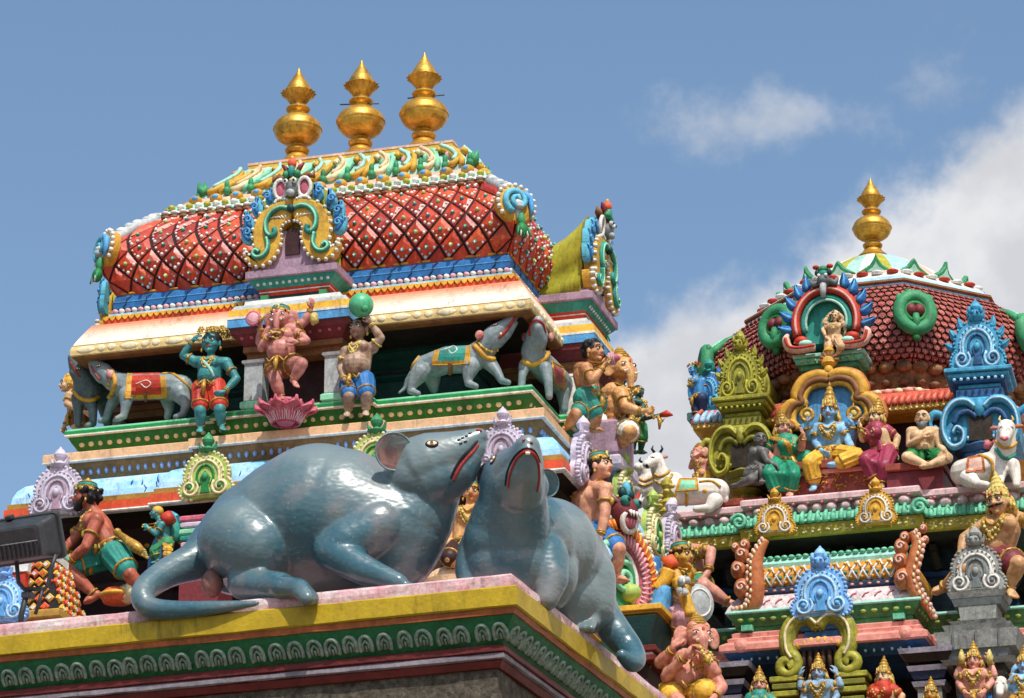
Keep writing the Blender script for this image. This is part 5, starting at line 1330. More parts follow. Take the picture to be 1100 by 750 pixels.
# dancing elephant-headed figure on a lotus
Yd = 23.82
b = MB(); c = at(307, 444, Yd); mp_ = mpp(c)
lot = thing('lotus_pedestal', 'pink lotus pedestal with open petals under the dancing elephant headed figure', 'pedestal', c-Vector((0, 0, .085)), 0, None, .80)
b = MB(); b.lathe([(.07, 0), (.10, .03), (.13, .10), (.17, .19), (.16, .215), (.1, .22)], 'rpink', 24); b.build('core', lot)
paint('lotus', '#cf7280', .45, .15, .4, .1, second='#a83a4c', nscale=8); paint('lotus_pale', '#e6b9bd', .45, .12, .2)
for ring, (n, r0, tilt, ln, off) in enumerate(((9, .10, .62, .24, 0), (9, .09, .40, .23, PI/9))):
    for k in range(n):
        a = 2*PI*k/n+off-PI/2; b = MB(Matrix.Rotation(a+PI/2, 4, 'Z') @ Matrix.Translation((0, -r0, .0)))
        V = []; NI, NJ = 7, 8
        for j in range(NJ+1):
            tt = j/NJ; wd = .098*math.sin(PI*(.22+.74*tt))**.75*(1 if tt < .98 else .5)
            for i in range(NI+1):
                s_ = (i/NI*2-1); x = s_*wd; V.append((x, -.03-tilt*ln*tt*(.5+.6*tt)+.35*x*x/.1-.0, ln*tt*(1-.18*tt*tt)-.05*s_*s_*tt))
        F = [(j*(NI+1)+i, j*(NI+1)+i+1, (j+1)*(NI+1)+i+1, (j+1)*(NI+1)+i) for j in range(NJ) for i in range(NI)]
        b.add(V, F, 'lotus', True); n0 = len(V)
        V2 = [(x, y+.016, z) for x, y, z in V]; b.add(V2, [tuple(reversed(q_)) for q_ in F], 'lotus', True)
        edge = [V[i] for i in range(0, (NI+1)*NJ+1, NI+1)]+[V[(NI+1)*NJ+i] for i in range(NI+1)]+[V[(NI+1)*j+NI] for j in range(NJ, -1, -1)]
        b.tube([(x, y+.008, z) for x, y, z in edge], .010, 'lotus', n=6)
        for s_ in (-.5, -.25, 0, .25, .5): b.tube([(s_*.07, -.034-.0, .005), (s_*.11, -.036-tilt*ln*.3*.66, ln*.30), (s_*.10, -.036-tilt*ln*.5*.78, ln*.48)], [.006, .006, .001], 'lotus_pale', n=5)
        b.build('petal', lot)
t, q = figure('elephant_headed_statue', 'rose elephant headed statue dancing on one leg on the pink lotus', 'statue', Yd,
    dict(head=(301, 342, -.03), neck=(302, 354), chest=(303, 365), pel=(304, 391, .02), shn=(290, 357), eln=(279, 368), wrn=(280, 352, -.05), hdn=(277, 343, -.06), shp=(315, 354), elp=(328, 345, .02), wrp=(334, 332, 0), hdp=(336, 323, -.02),
         knn=(296, 409, -.05), ann=(302, 427), ftn=(306, 432, -.08), knp=(324, 391, -.14), anp=(315, 408, -.1), ftp=(319, 416, -.14)), 112, 'skin_rose', fat=1.35, hs=1.45, head='elephant', crown='turban', dress='loincloth', dress_mat='brown', cover=.3, belly=1.5, jmat='jewel',
    arms=[('n', (281, 374, -.06), (288, 362, -.12), (292, 357, -.14)), ('p', (329, 366, -.03), (319, 368, -.12), (314, 366, -.14))], vox=.006)
def f(b):
    c = at(272, 342, Yd-.1); b.ell(c, (.05, .02, .05), 'rose' if False else 'pink', n=12, m=8); b.torus(c, (0, 1, 0), .05, .012, 'rpink')
    c = at(279, 346, Yd-.12); b.tube([c, c+Vector((.03, 0, .05))], [.02, .012], 'jewel', n=7)
    c = at(337, 342, Yd-.04); b.tube([c+Vector((0, 0, .03)), c+Vector((.01, -.01, -.03)), c+Vector((-.01, 0, -.05))], [.03, .035, .01], 'pale' if False else 'jewel_pale', n=8)
gadd(t, 'held_emblem', f, q['base'])

# right flank, upper ledge
Xr = -6.75
def Yof(px, py, X): return at(px, py, X=X).y
t, q = figure('conch_blower_statue', 'curly haired cherub statue blowing a pink conch at the right corner', 'statue', 24.75,
    dict(head=(638, 378, -.02), neck=(632, 391), chest=(629, 405), pel=(634, 428), shn=(623, 396, .05), shp=(630, 396, -.12), elp=(636, 408, -.18), wrp=(648, 395, -.14), hdp=(654, 386, -.12), eln=(637, 400, .02), wrn=(649, 390, .02), hdn=(656, 384, .0),
         knp=(619, 445, -.14), anp=(610, 458, -.05), ftp=(604, 462, -.06), knn=(640, 446, -.05), ann=(638, 462, .0)), 128, 'skin_warm', yaw=66, fat=1.22, hs=1.25, hair='curly', dress='loincloth', dress_mat='teal', cover=.8, pitch=2)
def f(b):
    p = [at(651, 387, 24.66), at(655, 386, 24.66), at(660, 385, 24.66), at(666, 384, 24.66)]; b.tube(p, [.02, .045, .04, .012], 'rpink', n=12)
    for k in range(4): b.torus(p[1].lerp(p[2], k/3), p[2]-p[1], .044, .006, 'pink', n=14)
gadd(t, 'conch', f, q['base'])
t, q = figure('elephant_headed_statue', 'orange seated elephant headed statue wearing a ringed gold crown beside the conch blower', 'statue', 25.35,
    dict(head=(668, 397, -.04), neck=(663, 414), chest=(660, 427), pel=(658, 455, .05), shp=(668, 424, -.14), shn=(650, 424, .12), elp=(672, 438, -.2), wrp=(690, 442, -.2), hdp=(698, 441, -.2), eln=(645, 436, .0), wrn=(654, 446, -.1), knp=(676, 464, -.2), anp=(664, 478, -.1), knn=(650, 470, -.1), ann=(646, 486, -.1)),
    140, 'skin_orange', yaw=52, fat=1.4, hs=1.45, head='elephant', crown='rings', dress='loincloth', dress_mat='white', cover=.9, belly=1.5)
b = MB(); c = at(652, 480, 25.4); b.box((0, 0, 0), (.30, .46, .30), 'purple', ch=.03); b.box((0, 0, -.20), (.36, .54, .10), 'lilac', ch=.02); o = b.build('statue_seat', None); o.location = c; tag(o, 'purple block seat under the orange elephant headed statue', 'seat')
t, q = figure('attendant_statue', 'dark green attendant statue holding out a red bud behind the orange elephant headed statue', 'statue', 25.9,
    dict(head=(686, 421), neck=(685, 430), chest=(685, 439), pel=(684, 456), shp=(691, 434, -.06), elp=(690, 450, -.1), wrp=(704, 447, -.1), hdp=(711, 446, -.1), knp=(690, 470, -.05), anp=(688, 486), knn=(680, 470), ann=(680, 486)), 92, 'skin_green', yaw=60, hair='cap', dress='loincloth', dress_mat='dgreen', cover=1.2, vox=.0075)
def f(b): c = at(710, 446, 25.79); b.tube([c, c+Vector((.045, 0, .008)), c+Vector((.095, 0, -.01))], [.018, .03, .005], 'red', n=9); b.ell(at(697, 443, 25.76), (.04, .04, .035), 'white')
gadd(t, 'red_bud', f, q['base'])

# right flank below the blue eave
t, q = figure('guardian_statue', 'dark haired guardian statue in gold turban looking right under the blue eave corner', 'statue', 24.2,
    dict(head=(645, 502, -.03), neck=(636, 519), chest=(634, 540), pel=(634, 572, .05), shn=(624, 524, .08), shp=(650, 526, -.16), elp=(650, 552, -.2), wrp=(645, 576, -.22), hdp=(644, 586, -.22), eln=(618, 546, .1), wrn=(622, 570, .0), hpp=(640, 576, -.06), hpn=(628, 576, .06), knp=(664, 590, -.2), anp=(660, 622, -.1), knn=(640, 600, .1), ann=(630, 620, .1)),
    188, 'skin_peach', yaw=70, hair='afro', crown='turban', dress='loincloth', dress_mat='blue', cover=.8, pitch=6)
def f(b): c = at(646, 588, 23.95); b.tube([c, c+Vector((.02, -.02, -.07)), c+Vector((-.01, 0, -.15))], [.05, .07, .05], 'lblue', n=9); b.tube([c+Vector((0, -.02, 0)), c+Vector((.05, 0, .03))], .03, 'lgreen', n=7)
gadd(t, 'held_cloth', f, q['base'])
# monster-faced arch on the flank
c = at(664, 622, X=-6.5); ar = thing('monster_arch', 'orange ringed arch with a fanged green eyed monster face on top beside the right rat', 'arch ornament', c, rad(64), None, .88)
b = MB()
for R_, r_, m_ in ((.40, .062, 'orange'), (.30, .055, 'rpink'), (.225, .03, 'white')):
    b.tube([(R_*math.cos(a), 0 if m_ != 'rpink' else -.02, R_*1.15*math.sin(a)) for a in np.linspace(-.75, PI+.75, 26)], r_, m_, n=9)
for k, a in enumerate(np.linspace(-.7, PI+.7, 34)):
    b.ell((.455*math.cos(a), -.03, .52*math.sin(a)), (.03, .03, .03), 'white', n=6, m=5); b.tube([(.36*math.cos(a), -.06, .41*math.sin(a)), (.44*math.cos(a+.05), -.05, .50*math.sin(a+.05))], .012, 'yellow', n=5)
    b.tube([(.25*math.cos(a), -.06, .29*math.sin(a)), (.34*math.cos(a+.08), -.07, .385*math.sin(a+.08))], .013, 'pink', n=5)
b.build('rings', ar)
b = MB(); b.prism([(.21*math.cos(a), .24*math.sin(a)) for a in np.linspace(0, 2*PI, 25)[:-1]], -.02, .12, 'green'); b.tube([(x, -.05, z) for x, y, z in spiral((.02, .0), .15, .02, 1.0, 1.5, 26)], .026, 'lgreen', n=7); b.build('green_disc', ar)
b = MB()
for k in range(9):
    a = -.2-.28*k*.5
    leaf(b, (.30, -.28), a, .34, .05, 'pink' if k % 2 else 'rpink', Matrix.Translation((0, .06, 0)), .04, .05)
b.build('petal_fan', ar)
b = MB()
b.ell((0, -.06, .56), (.13, .13, .15), 'maroon', n=14, m=10); b.torus((0, -.13, .47), (0, 1, .2), .085, .026, 'white', n=18); b.ell((0, -.14, .47), (.07, .03, .06), 'rpink')
for sg in (1, -1):
    b.ell((sg*.07, -.15, .635), .045, 'teal'); b.ell((sg*.07, -.185, .64), .02, 'black'); b.tube([(sg*.10, -.05, .64), (sg*.20, -.04, .70), (sg*.23, -.04, .80)], [.05, .04, .008], 'red', n=7); b.tube([(sg*.10, -.09, .63), (sg*.19, -.08, .69), (sg*.22, -.08, .77)], [.015, .015, .006], 'white', n=6)
    for k in range(2): b.tube([(sg*(.02+.035*k), -.19, .545), (sg*(.02+.035*k), -.20, .495)], [.018, .004], 'white', n=6)
    b.ell((sg*.05, -.10, .72), (.04, .04, .05), 'dteal')
b.ell((0, -.10, .76), (.04, .04, .07), 'aqua'); b.build('monster_face', ar)

# lower flank
t, q = figure('offering_statue', 'brown attendant statue seen from behind lifting green and orange fruit beside the right rat', 'statue', 24.85,
    dict(head=(676, 665, .02), neck=(674, 677), chest=(673, 690), pel=(672, 712), shn=(664, 684, -.05), eln=(660, 668, -.1), wrn=(667, 652, -.1), hdn=(669, 644, -.1), shp=(682, 684), elp=(690, 698, .05), wrp=(696, 712, 0), knn=(668, 730), ann=(668, 748), knp=(682, 730), anp=(682, 748)), 110, 'skin_warm', yaw=70, hair='cap', dress='loincloth', dress_mat='maroon', cover=1, vox=.007)
def f(b): b.ell(at(663, 631, 24.72), (.055, .05, .05), 'orange'); b.ell(at(677, 637, 24.72), (.085, .07, .07), 'lime'); b.ell(at(668, 636, 24.70), (.04, .04, .04), 'green')
gadd(t, 'fruit', f, q['base'])
t, q = figure('attendant_statue', 'yellow faced statue in green banded turban with orange sash and blue cloak looking right', 'statue', 25.2,
    dict(head=(733, 598, -.02), neck=(725, 613), chest=(720, 628), pel=(714, 652), shp=(726, 618, -.12), shn=(714, 617, .1), elp=(734, 640, -.2), wrp=(742, 624, -.2), hdp=(743, 614, -.2), eln=(706, 636, .1), wrn=(716, 646, 0), knp=(732, 662, -.2), anp=(728, 682, -.12), knn=(718, 662, 0), ann=(716, 684, 0)),
    178, 'skin_yellow', yaw=64, hair='cap', crown='turban', dress='loincloth', dress_mat='pink', cover=1.5, sash=[(-.1, -.02), (-.02, .08), (.06, .18), (.1, .3)], sash_mat='yellow')
def f(b):
    V = [at(x, y, 25.2+d) for x, y, d in ((703, 598, .1), (700, 620, .1), (698, 645, .05), (706, 668, -.1))]; b.tube(catmull(V, 4), [.04+.012*min(i, 8) for i in range(13)], 'blue', n=10)
    V = [at(x, y, 25.0) for x, y in ((714, 630), (708, 650), (703, 672))]; b.tube(catmull(V, 4), [.06, .07, .08, .085, .09, .095, .1, .09, .07], 'sky', n=10)
    V = [at(x, y, 24.98) for x, y in ((719, 612), (714, 624), (706, 634))]; b.tube(catmull(V, 4), .05, 'yellow', n=9); V = [at(x, y, 24.96) for x, y in ((727, 622), (735, 640), (742, 662))]; b.tube(catmull(V, 4), .045, 'yellow', n=9)
    V = [at(x, y, 25.05) for x, y in ((714, 606), (719, 603), (724, 610))]; b.tube(V, [.05, .06, .05], 'orange', n=9)
gadd(t, 'cloak', f, q['base'])
def f(b):
    c = at(738, 626, 24.9)
    for k in range(9): b.ell(c+Vector((random.uniform(-.05, .05), random.uniform(-.03, 0), random.uniform(-.09, .09))), .03, 'white' if k % 2 else 'grey', n=7, m=5)
gadd(t, 'flower_posy', f, q['base'])
b = MB(); b.lathe([(.10, -.05), (.19, -.03), (.20, 0), (.15, .03), (.06, .05)], 'grey', 24, T=Matrix.Rotation(PI/2, 4, 'X')); b.torus((0, -.035, 0), (0, 1, 0), .14, .012, 'white', n=24); o = b.build('round_shield', None); o.location = at(751, 648, 25.5); o.rotation_euler = (0, 0, .7); o.scale = (.62, .62, .75); tag(o, 'grey round shield behind the yellow faced statue', 'shield')
t, q = figure('elephant_headed_statue', 'pink elephant headed statue in gold crown raising many hands at bottom edge', 'statue', 24.7,
    dict(head=(750, 685, -.04), neck=(744, 701), chest=(741, 714), pel=(737, 742, .05), shp=(757, 709, -.12), shn=(728, 712, .1), elp=(768, 722, -.2), wrp=(756, 706, -.26), hdp=(752, 698, -.28), eln=(709, 712, .0), wrn=(723, 697, -.1), hdn=(726, 685, -.1), knp=(758, 744, -.24), anp=(744, 757, -.2), knn=(722, 748, -.1), ann=(735, 760, -.2)),
    168, 'skin_rosy', yaw=34, fat=1.3, hs=1.3, head='elephant', crown='rings', dress='loincloth', dress_mat='yellow', cover=1.0, belly=1.3, arms=[('n', (716, 727, -.12), (736, 705, -.24), (741, 700, -.26)), ('p', (775, 738, -.2), (768, 748, -.28))], flip=True)
# corbelled ledge of the right flank
b = MB(); c = at(700, 668, 25.0)
for e, z0, z1, m_ in ((.03, -.012, .03, 'yellow'), (.0, -.03, -.013, 'edge_gold'), (-.03, -.05, -.031, 'olive')):
    b.box((-.22, .2, (z0+z1)/2), (.72+2*e, 1.1+2*e, z1-z0), m_, ch=.004)
b.loft([[(-.53, -.3, -.26), (.06, -.3, -.26), (.06, .7, -.26), (-.53, .7, -.26)], [(-.55, -.33, -.16), (.09, -.33, -.16), (.09, .73, -.16), (-.55, .73, -.16)], [(-.57, -.36, -.051), (.13, -.36, -.051), (.13, .76, -.051), (-.57, .76, -.051)]], 'dteal')
b.box((-.22, .2, -.285), (.66, 1.06, .045), 'mould_red', ch=.006); b.box((-.22, .2, -.32), (.60, 1.0, .022), 'white', ch=.004); b.box((-.22, .2, -.355), (.64, 1.04, .045), 'mould_red', ch=.006); b.box((-.22, .2, -.75), (.5, .9, .74), 'dmaroon')
o = b.build('corbel_ledge', lt); o.location = c-LC
# small things at the left end
t, q = figure('peacock_rider_statue', 'tiny teal skinned statue in maroon vest facing left beside the turned gold post', 'statue', 23.55,
    dict(head=(168, 551), neck=(172, 560), chest=(175, 568), pel=(178, 584), shp=(174, 564, -.08), elp=(168, 574, -.1), wrp=(160, 568, -.1), shn=(172, 564, .06), knp=(166, 592, -.06), anp=(170, 604, -.05), knn=(168, 594, .06), ann=(172, 606, .05)), 92, 'skin_teal', yaw=-62, hair='cap', hair_mat='ochre', dress='loincloth', dress_mat='green', cover=1.4, vox=.007, sash=[(-.05, .02), (0, .1), (.05, .18)], sash_mat='maroon')
def f(b): V = [at(x, y, 23.62) for x, y in ((180, 552), (186, 566), (187, 582))]; b.tube(catmull(V, 3), [.03, .04, .05, .06, .06, .05, .04], 'teal', n=9); V = [at(x, y, 23.72) for x, y in ((184, 550), (196, 568), (207, 580))]; b.tube(catmull(V, 3), [.01, .03, .05, .06, .07, .07, .06], 'aqua', n=9); V = [at(x, y, 23.5) for x, y in ((178, 553), (183, 562))]; b.tube(V, [.05, .05], 'red', n=8)
gadd(t, 'cloak', f, q['base'])
b = MB(); T = Matrix.Rotation(rad(-62), 4, 'Z') @ Matrix.Rotation(PI/2, 4, 'X') @ Matrix.Rotation(.2, 4, 'Y')
b.lathe([(.02, .02), (.165, .015), (.175, 0), (.178, -.05), (.17, -.065), (.02, -.07)], ['sky', 'black', 'yellow', 'yellow', 'sky'], 30, T=T)
for k in range(26): b.box((.172*math.cos(2*PI*k/26), .172*math.sin(2*PI*k/26), -.03), (.02, .02, .075), 'ochre', T=T)
o = b.build('painted_disc', None); o.location = at(168, 602, 23.58); tag(o, 'yellow rimmed blue disc standing before the tiny teal statue', 'disc')
b = MB()
for k, (m_, w_) in enumerate((('rpink', .40), ('lilac', .38), ('lgreen', .42), ('teal', .38), ('pink', .36), ('rpink', .34))): b.box((0, 0, .30-.05*k), (w_*.82, .3, .046), m_, ch=.012)
b.box((0, 0, -.2), (.30, .3, .44), 'maroon'); o = b.build('stepped_pedestal', None); o.location = at(222, 604, 23.75); tag(o, 'stepped pedestal of pink and green slabs behind the profile rat tail', 'pedestal')
b = MB(); b.lathe([(.02, -.06), (.10, -.055), (.12, -.02), (.115, .02), (.08, .05), (.03, .06)], 'orange', 22); b.torus((0, 0, 0), (0, 0, 1), .118, .016, 'yellow', n=22); b.box((.10, -.02, .0), (.13, .12, .13), 'peach', ch=.03); b.ell((.13, -.05, .02), (.05, .06, .07), 'cream')
o = b.build('offering_pot', None); o.location = at(126, 640, 23.55); tag(o, 'small orange and cream plaster pot at the foot of the kneeling guardian', 'pot')
b = MB(); b.ell((0, 0, -.05), (.26, .2, .13), 'peach', n=24, m=12); b.ell((.10, -.16, .0), (.03, .03, .05), 'green', n=8, m=6); b.ell((.10, -.17, .05), (.025, .025, .028), 'skin_warm', n=8, m=6); b.lathe([(.24, -.30), (.25, -.10), (.26, -.05)], 'peach', 24); 
o = b.build('painted_dome', None); o.location = at(492, 620, 23.75); tag(o, 'plain peach dome with a tiny green clad figure seen between the two big rats', 'dome')
for i, (px, py, lb) in enumerate(((508, 560, 'orange skinned seated statue with gold pendant glimpsed between the two big rats'),)):
    b = MB(); b.box((0, 0, -.14), (.42, .4, .34), 'dmaroon', ch=.02); o = b.build('statue_seat', None); o.location = at(500, 606, 23.85); tag(o, 'dark maroon block seat under the seated statue between the two big rats', 'seat')
    figure('seated_statue', lb, 'statue', 23.7, dict(head=(507, 530), neck=(506, 543), chest=(504, 556), pel=(500, 588), shp=(516, 550, -.05), elp=(520, 570, -.1), wrp=(506, 580, -.12), shn=(490, 550), knp=(518, 600, -.2), anp=(500, 612, -.15), knn=(482, 600, -.2), ann=(500, 610, -.1)), 150, 'skin_orange', yaw=10, hair='cap', crown='turban', dress='loincloth', dress_mat='dmaroon', cover=.9, vox=.007)
# ------------------------------------------------------------------ the far tower (eight-sided dome)
RC = Vector((-5.5, 30.0, 0)); RX, RY = 1.60, 2.25
rt = thing('temple_tower', 'far painted temple tower with red scaled eight sided dome and one gilded finial', 'temple tower', RC)
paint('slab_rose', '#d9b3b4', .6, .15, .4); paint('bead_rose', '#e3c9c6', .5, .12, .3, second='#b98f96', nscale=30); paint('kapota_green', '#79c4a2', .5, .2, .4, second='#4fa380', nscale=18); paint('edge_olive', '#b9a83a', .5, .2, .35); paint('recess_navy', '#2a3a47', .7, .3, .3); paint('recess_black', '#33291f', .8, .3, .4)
paint('mint_strip', '#9fd6c4', .5, .15, .3); paint('lattice_gold', '#d9972f', .5, .2, .35, second='#b06f22', nscale=30); paint('navy_band', '#2a3552', .6, .3, .4); paint('pattern_white', '#d6ccc6', .6, .25, .45, second='#b79aa0', nscale=26); paint('moss_green', '#4f8f58', .5, .2, .4, second='#35703f'); paint('salmon_slab', '#e39a8b', .5, .15, .35, second='#c9786c'); paint('blue_cove', '#2d5c8c', .5, .3, .35); paint('throne_red', '#9a4636', .5, .25, .35); paint('lilac_grey', '#a79fae', .6, .2, .4)
paint('scale_red', '#b5685a', .45, .3, .35, .1, second='#7d2622', nscale=20); paint('scale_edge', '#8a4840', .6, .3, .4); paint('scale_pale', '#c0786a', .5, .3, .4, second='#8d3a34', nscale=20); paint('petal_brown', '#9c6c42', .6, .3, .55, second='#6a4428'); paint('petal_dark', '#7d4f34', .6, .3, .5, second='#5a3826'); paint('aqua_paint', '#4fa3c0', .5, .2, .35, second='#2f7fa6', nscale=14); paint('olive_paint', '#a8a236', .5, .25, .4, second='#77752a', nscale=12); paint('terra_paint', '#c27446', .5, .22, .35, second='#a0552f', nscale=12); paint('crest_blue', '#8ab9e6', .5, .15, .3, second='#6b9fd8', nscale=14); paint('stone_grey', '#9c9d98', .7, .2, .45, second='#77776f', nscale=14); paint('awning_orange', '#d9694f', .5, .2, .35, second='#b94f3c', nscale=16)
def rpart(name, fn, parent=rt, Mx=None):
    b = MB(Mx) if Mx else MB(); fn(b); return b.build(name, parent)
BU = dict(bays=(.74, 1.2), p=.14); BL = dict(bays=(.72, 1.2), p=.48)
def f(b):
    band(b, RX, RY, [(-.5, 10.40), (-.02, 10.452), (.0, 10.46), (.0, 10.50), (-.015, 10.515)], 'slab_rose', **BU)
    band(b, RX, RY, [(-.09, 10.36), (-.09, 10.455)], 'bead_rose', **BU)
    beads(b, RX, RY, -.055, 10.41, .115, (.052, .05, .042), 'bead_rose', n=10, m=7, **BU)
    def g(T, k, st):
        b.tube([(0, -.075, .415), (.02, -.07, .425)], .012, 'rpink', T=TR(0, 0, -.415) if False else T @ TR(0, .0, -.415), n=5)
    along(RX, RY, -.0, 10.41, .115, g, **BU)
lpart('rose_ledge', f, rt)
def f(b):
    band(b, RX, RY, [(.02, 10.265), (.03, 10.28), (.015, 10.32), (-.02, 10.355), (-.07, 10.375)], 'kapota_green', **BU)
    def g(T, k, st): b.tube([(0, -.028, -.02), (0, -.032, .0), (0, -.02, .05), (0, .02, .09)], [.022, .024, .021, .012], 'kapota_green', n=7, T=T)
    along(RX, RY, 0.0, 10.282, .062, g, **BU)
    band(b, RX, RY, [(-.02, 10.262), (.022, 10.264), (.026, 10.268)], 'dgreen', **BU)
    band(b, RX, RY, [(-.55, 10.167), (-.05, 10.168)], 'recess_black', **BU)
    band(b, RX, RY, [(-.05, 10.166), (-.02, 10.168), (-.005, 10.176), (.012, 10.255), (.012, 10.261)], 'edge_olive', cap=(False, True), **BU)
    def g2(T, k, st):
        for q in range(2): b.ell((random.uniform(-.02, .02), -.004, random.uniform(-.025, .025)), (.014, .01, .009), 'cream', T=T, n=6, m=4)
    along(RX, RY, .0, 10.215, .045, g2, **BU)
    for sg in (1, -1):
        b.tube([(x, -RY-.20, z) for x, y, z in spiral((sg*.74, 10.31), .07, .015, 0, 1.5, 18, sg)], .018, 'kapota_green', n=6)
lpart('green_eave', f, rt)
def f(b):
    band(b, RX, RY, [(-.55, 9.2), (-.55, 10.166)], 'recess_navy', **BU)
    def g(T, k, st):
        b.box((0, -.10, .02), (.06, .22, .05), 'recess_black', T=T); b.tube([(0, -.05, -.10), (0, -.12, -.05), (0, -.18, .0)], [.05, .045, .03], 'recess_black', n=6, T=T)
    along(RX, RY, -.52, 10.10, .17, g, **BU)
    band(b, RX, RY, [(-.52, 9.93), (-.50, 9.95), (-.50, 9.97), (-.52, 9.985)], 'navy', **BU)
lpart('upper_recess', f, rt)
def f(b):
    y0 = -RY-.36; X = .70
    def rr(prof, mat): b.loft([[(-X-e, y0-e, z), (X+e, y0-e, z), (X+e, -RY+.4, z), (-X-e, -RY+.4, z)] for e, z in prof], mat)
    rr([(-.06, 9.862), (-.05, 9.90), (-.075, 9.935), (-.11, 9.957)], 'mint_strip')
    k = -X
    while k < X:
        b.ell((k, y0+.075, 9.952), (.028, .03, .020), 'kapota_green', n=7, m=5); k += .058
    lat = [(.0, 9.692), (.016, 9.73), (.018, 9.78), (.0, 9.825), (-.04, 9.861)]
    rr(lat, 'lattice_gold')
    for sg in (1, -1):
        for q in np.arange(-X-.1, X+.1, .088):
            P = []
            for e, z in lat:
                x = q+sg*(z-9.692)*.55; 
                if -X < x < X: P.append((x, y0-e-.006, z))
            if len(P) > 1: b.tube(P, .009, 'white', n=5)
    for j in range(4):
        q = -X+.02+.044*(j % 2)
        while q < X-.02:
            e = .018-.04*max(0, (j-1.6)/3)**2; b.ell((q, y0-e-.004, 9.715+.04*j), (.016, .014, .014), ('lattice_gold', 'teal', 'lattice_gold', 'yellow')[j], n=6, m=5); q += .088
    rr([(.0, 9.62), (.022, 9.64), (.022, 9.67), (.006, 9.691)], 'navy_band')
    q = -X
    while q < X: b.ell((q, y0-.022, 9.655), (.018, .008, .010), 'salmon', n=6, m=4); q += .07
    rr([(.11, 9.47), (.09, 9.52), (.05, 9.58), (.02, 9.619)], 'pattern_white')
    q = -X
    while q < X:
        b.tube([(q, y0-.088, 9.525), (q+.02, y0-.07, 9.56), (q+.05, y0-.062, 9.57)], .007, 'rpink', n=5); q += .10
lpart('lattice_roof', f, rt)
def f(b):
    band(b, RX, RY, [(-.02, 9.302), (-.02, 9.345)], 'moss_green', **BL)
    band(b, RX, RY, [(-.01, 9.346), (.0, 9.36), (.03, 9.40), (.05, 9.438)], 'moss_green', **BL)
    beads(b, RX, RY, .028, 9.395, .085, (.03, .016, .018), 'lime', **BL)
    band(b, RX, RY, [(.04, 9.439), (.06, 9.44), (.065, 9.45), (.06, 9.465), (.03, 9.475)], 'mint_strip', cap=(False, True), **BL)
    for x in (-.62, .60):
        b.box((x, -RY-.48-.03, 9.325), (.09, .05, .045), 'kapota_green')
lpart('green_ledge', f, rt)
def f(b):
    band(b, RX, RY, [(.10, 9.118), (.115, 9.13), (.115, 9.175), (.075, 9.20), (.07, 9.205)], 'salmon_slab', **BL); band(b, RX, RY, [(.055, 9.206), (.06, 9.235), (.035, 9.25)], 'salmon_slab', **BL); band(b, RX, RY, [(.025, 9.251), (.03, 9.285), (.0, 9.30)], 'salmon_slab', **BL)
    for x in (-.66, .66):
        b.lathe([(.055, -.02), (.06, 0), (.045, .02), (.02, .03)], 'salmon_slab', 16, T=TR(x, -RY-.48-.10, 9.17) @ Matrix.Rotation(PI/2, 4, 'X'))
    band(b, RX, RY, [(-.06, 9.045), (-.03, 9.06), (.04, 9.09), (.09, 9.116)], 'blue_cove', **BL)
    beads(b, RX, RY, .015, 9.078, .07, (.012, .012, .02), 'lblue', **BL)
lpart('salmon_slab', f, rt)
def f(b):
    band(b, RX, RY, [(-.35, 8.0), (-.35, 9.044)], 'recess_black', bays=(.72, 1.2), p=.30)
    band(b, RX, RY, [(.0, 7.9), (.05, 8.0), (.05, 8.1), (.0, 8.12)], 'salmon_slab', **BL); band(b, RX, RY, [(.02, 5.0), (.02, 7.9)], 'maroon', **BL); band(b, RX, RY, [(.25, -.2), (.25, 5.0)], 'stone', **BL)
lpart('lower_wall', f, rt)
for x, y in ((-.80, -RY-.42), (.82, -RY-.42), (-1.45, -RY+.02), (1.62, -RY+.02)):
    b = MB(); T = TR(x, y, 0)
    for z0, z1, w0, w1, m_ in ((8.99, 9.03, .42, .44, 'lilac_grey'), (8.93, 8.988, .32, .40, 'recess_black'), (8.86, 8.90, .30, .33, 'lilac_grey'), (8.80, 8.858, .24, .29, 'navy_band'), (8.74, 8.78, .24, .27, 'lilac_grey'), (8.1, 8.738, .19, .19, 'stone_grey')):
        b.loft([[(-w0/2, -w0/2, z0), (w0/2, -w0/2, z0), (w0/2, w0/2, z0), (-w0/2, w0/2, z0)], [(-w1/2, -w1/2, z1), (w1/2, -w1/2, z1), (w1/2, w1/2, z1), (-w1/2, w1/2, z1)]], m_, T=T)
    b.build('pillar', rt)

